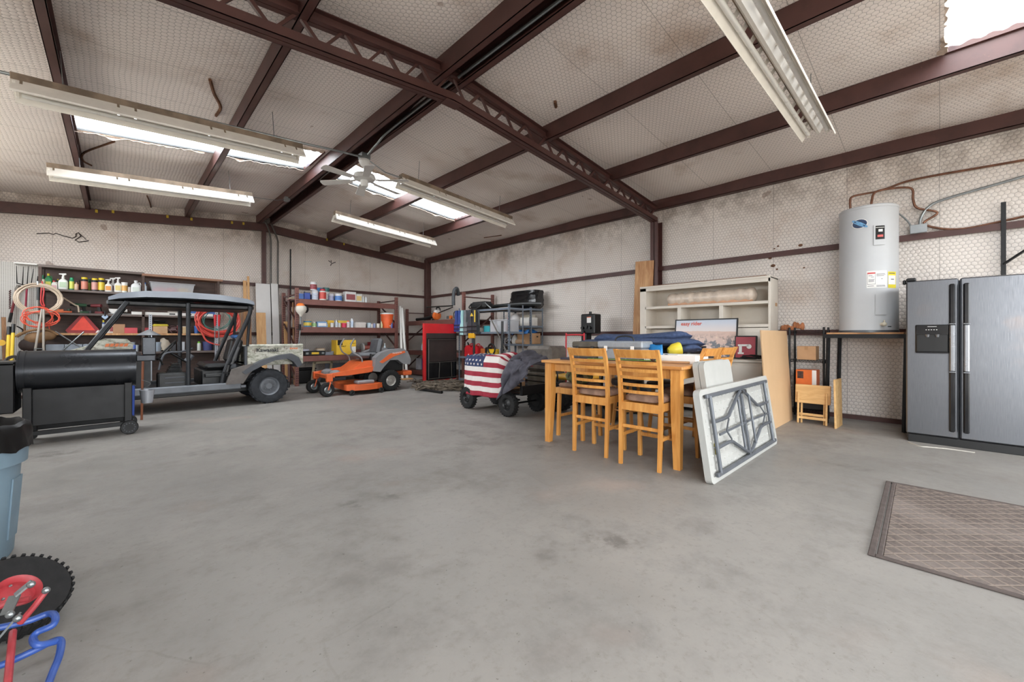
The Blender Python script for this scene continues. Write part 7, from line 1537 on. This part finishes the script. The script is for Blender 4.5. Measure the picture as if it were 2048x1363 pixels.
# plastic tub and mirror-like case left of the table
gc = thing('grey_case', 'weathered grey case behind the left table end', 'case', (5.5, 4.85, .0)); MB().box(-.22, .22, -.28, .28, 0, .55, .03).build('lower_bin', OLD, gc); MB().box(-.24, .24, -.30, .30, .56, 1.0, .05).build('upper_bin', mat('weathered_grey', (108, 100, 92), .6, 0, .4, 8), gc)

# ---- more small things on the shelves
row([('spray_can', 136, 6, 20, (90, 96, 100), (40, 60, 80), None, 'dark can behind the large white spray bottle', 'can', .14), ('bottle', 116, 7, 22, (60, 90, 70), (226, 200, 60), None, 'dark green bottle behind the small white jug', 'bottle', .14), ('bottle', 158, 6, 21, (110, 80, 70), (30, 30, 30), None, 'brown bottle left of the black jars', 'bottle', .14),
     ('tub', 259, 8, 12, (190, 180, 170), (200, 200, 200), None, 'small grey pot between white tub and big jug', 'tub'), ('bottle', 264, 7, 16, (206, 206, 200), (90, 60, 50), None, 'small pale bottle left of the big white jug', 'bottle', .12)], SY+.16, 2.0625, 'bottles and jars on the top brown shelf')
row([('box', 118, 18, 7, (226, 120, 70), None, None, 'orange blade packet left of the drills', 'packet', -.02), ('tub', 138, 8, 9, (70, 90, 72), (60, 80, 64), None, 'small green pot beside the green drill', 'tub', .12), ('box', 166, 12, 8, (60, 60, 66), None, (190, 190, 190), 'dark charger box beside the red drill', 'box', .06), ('box', 178, 10, 6, (44, 44, 48), None, None, 'black adapter block left of the circular saw', 'box', .02),
     ('box', 276, 22, 5, (150, 60, 56), None, None, 'dark red clamp case behind the level', 'case', .18), ('box', 345, 20, 9, (196, 190, 180), None, None, 'pale carton behind the level vials', 'box', .2)], SY+.14, pz2, 'tools on the second brown shelf')
row([('spray_can', 216, 6, 18, (226, 222, 210), (200, 60, 60), None, 'white can with red cap beside the blue can', 'can', .02), ('tub', 358, 9, 16, (150, 60, 60), (160, 160, 164), None, 'dark red pot right of the tangled wires', 'tub'), ('box', 404, 14, 10, (80, 72, 66), None, None, 'dark carton right of the blue tub', 'box', .1), ('box', 182, 12, 9, (120, 60, 54), None, None, 'dull red carton right of the warning triangle', 'box', .15)], SY+.14, pz3, 'boxes on the third brown shelf')
row([('tub', 272, 12, 14, (190, 196, 200), (170, 176, 180), None, 'small pale pot beside the smokestack pipe', 'tub', .0), ('box', 340, 22, 14, (70, 70, 74), None, None, 'dark engine part on the bench behind the posts', 'engine part', .05), ('box', 362, 14, 18, (196, 200, 206), None, None, 'pale metal box on the bench behind the roll post', 'box', .05), ('spray_can', 398, 8, 18, (200, 206, 200), (120, 190, 60), None, 'pale can with green cap under the hose coil', 'can', -.02), ('box', 240, 18, 12, (56, 56, 60), None, None, 'black motor block on the bench above the hood', 'box', .05), ('tub', 428, 12, 16, (60, 60, 64), (90, 90, 94), None, 'black pail on the bench behind the seat', 'pail', .06)], SY+.12, .8455, 'clutter on the bench')
row([('bottle', 609, 6, 17, (90, 70, 60), (40, 40, 40), None, 'dark bottle behind the small blue box', 'bottle', .2), ('box', 620, 8, 12, (70, 72, 78), None, None, 'dark carton wedged beside the stacked cans', 'box', .22), ('paint_can', 657, 9, 12, (206, 200, 190), (160, 150, 150), None, 'small cream can behind the pale can', 'paint can', .24), ('paint_can', 669, 9, 12, (190, 196, 206), (150, 150, 160), (150, 160, 200), 'small lilac can left of the blue-labelled can', 'paint can', .24), ('spray_can', 686, 5, 15, (200, 200, 206), (90, 90, 96), None, 'grey aerosol left of the white carton', 'can', .2), ('bottle', 708, 6, 21, (226, 224, 222), (190, 186, 186), None, 'white bottle standing behind the white carton', 'bottle', .26)], ty, RZS[0]+.001, 'paint cans on the rack top')
row([('bottle', 634, 5, 10, (226, 220, 200), (80, 120, 70), None, 'tiny cream bottle left of the pale blue carton', 'bottle', .02), ('tub', 653, 6, 7, (190, 196, 200), (220, 220, 220), None, 'tiny grey pot right of the pale blue carton', 'tub', .0), ('bottle', 700, 4, 12, (226, 226, 226), (60, 60, 64), None, 'thin white bottle left of the tall blue can', 'bottle', .1), ('box', 730, 9, 8, (110, 100, 96), None, None, 'dark carton left of the teal-lidded tub', 'box', .12), ('tub', 744, 5, 8, (206, 200, 196), (200, 120, 110), None, 'tiny pot with red lid beside the lilac pot', 'tub', -.03), ('bottle', 783, 5, 13, (90, 110, 180), (200, 200, 206), None, 'small blue bottle right of the orange cooler', 'bottle', -.05), ('spray_can', 788, 5, 12, (130, 40, 50), (120, 40, 48), None, 'dark red can at the rack end beside the cooler', 'can', .0)], ty, RZS[1]+.001, 'pots and bottles on the middle rack shelf')
row([('tub', 664, 8, 7, (150, 150, 156), (120, 120, 126), None, 'grey pot left of the yellow carton', 'tub', .1), ('box', 716, 10, 9, (90, 46, 44), None, None, 'dark red block left of the bench buffer', 'box', .0), ('box', 743, 9, 5, (186, 180, 172), None, None, 'pale tray beneath the red polisher', 'tray', -.06)], ty, lz, 'things on the lower rack shelf')
# under the red rack
fr2 = thing('beige_frame', 'beige wooden chair frame on the floor under the red rack', 'frame', (onY(642, 740, 10.8).x, 10.8, 0)); 
for x in (-.22, .2): MB().bar((x, 0, 0), (x+.06, 0, .52), .05, .05).build('upright', mat('beige_wood', (196, 180, 150), .6), fr2, ang=0)
MB().box(-.18, .28, -.025, .025, .48, .54, .004).build('top_rail', mat('beige_wood', (196, 180, 150), .6), fr2, ang=0)
tag(MB().box(-.26, .26, -.02, .02, 0, .46, .006).build('slate_sheet', C_((116, 120, 130)), loc=(onY(672, 740, 11.0).x, 11.0, 0), rot=(R(-6), 0, 0)), 'blue-grey sheet leaning under the red rack behind the mower', 'board')
for k, (x, lab) in enumerate(((3.35, 'added black bin standing in for shade under the left end of the red rack'), (5.0, 'added black bin standing in for shade under the right end of the red rack'))):  # black bins added where only dark shade lies under the rack
    t = thing('shade_bin', lab, 'bin', (x, 11.1, 0), group='added black bins for the shade under the red rack'); MB().box(-.26, .26, -.18, .18, 0, .34, .02).build('tub', BLACKP, t); MB().box(-.275, .275, -.19, .19, .34, .37, .008).build('lid', BLACKP, t)
# ridge of papers on the rack top corner
mg = thing('magazine_pile', 'thin pile of magazines sticking out at the left rack post', 'magazines', (3.10, RYF+.45, RZS[0]+.001))
for k in range(5): MB().box(-.14+.01*k, .16-.008*k, -.12, .12, .012*k, .012*k+.010).build('magazine', C_(((170, 110, 110), (200, 190, 170), (120, 90, 80), (190, 170, 90), (206, 200, 200))[k]), mg, ang=0)
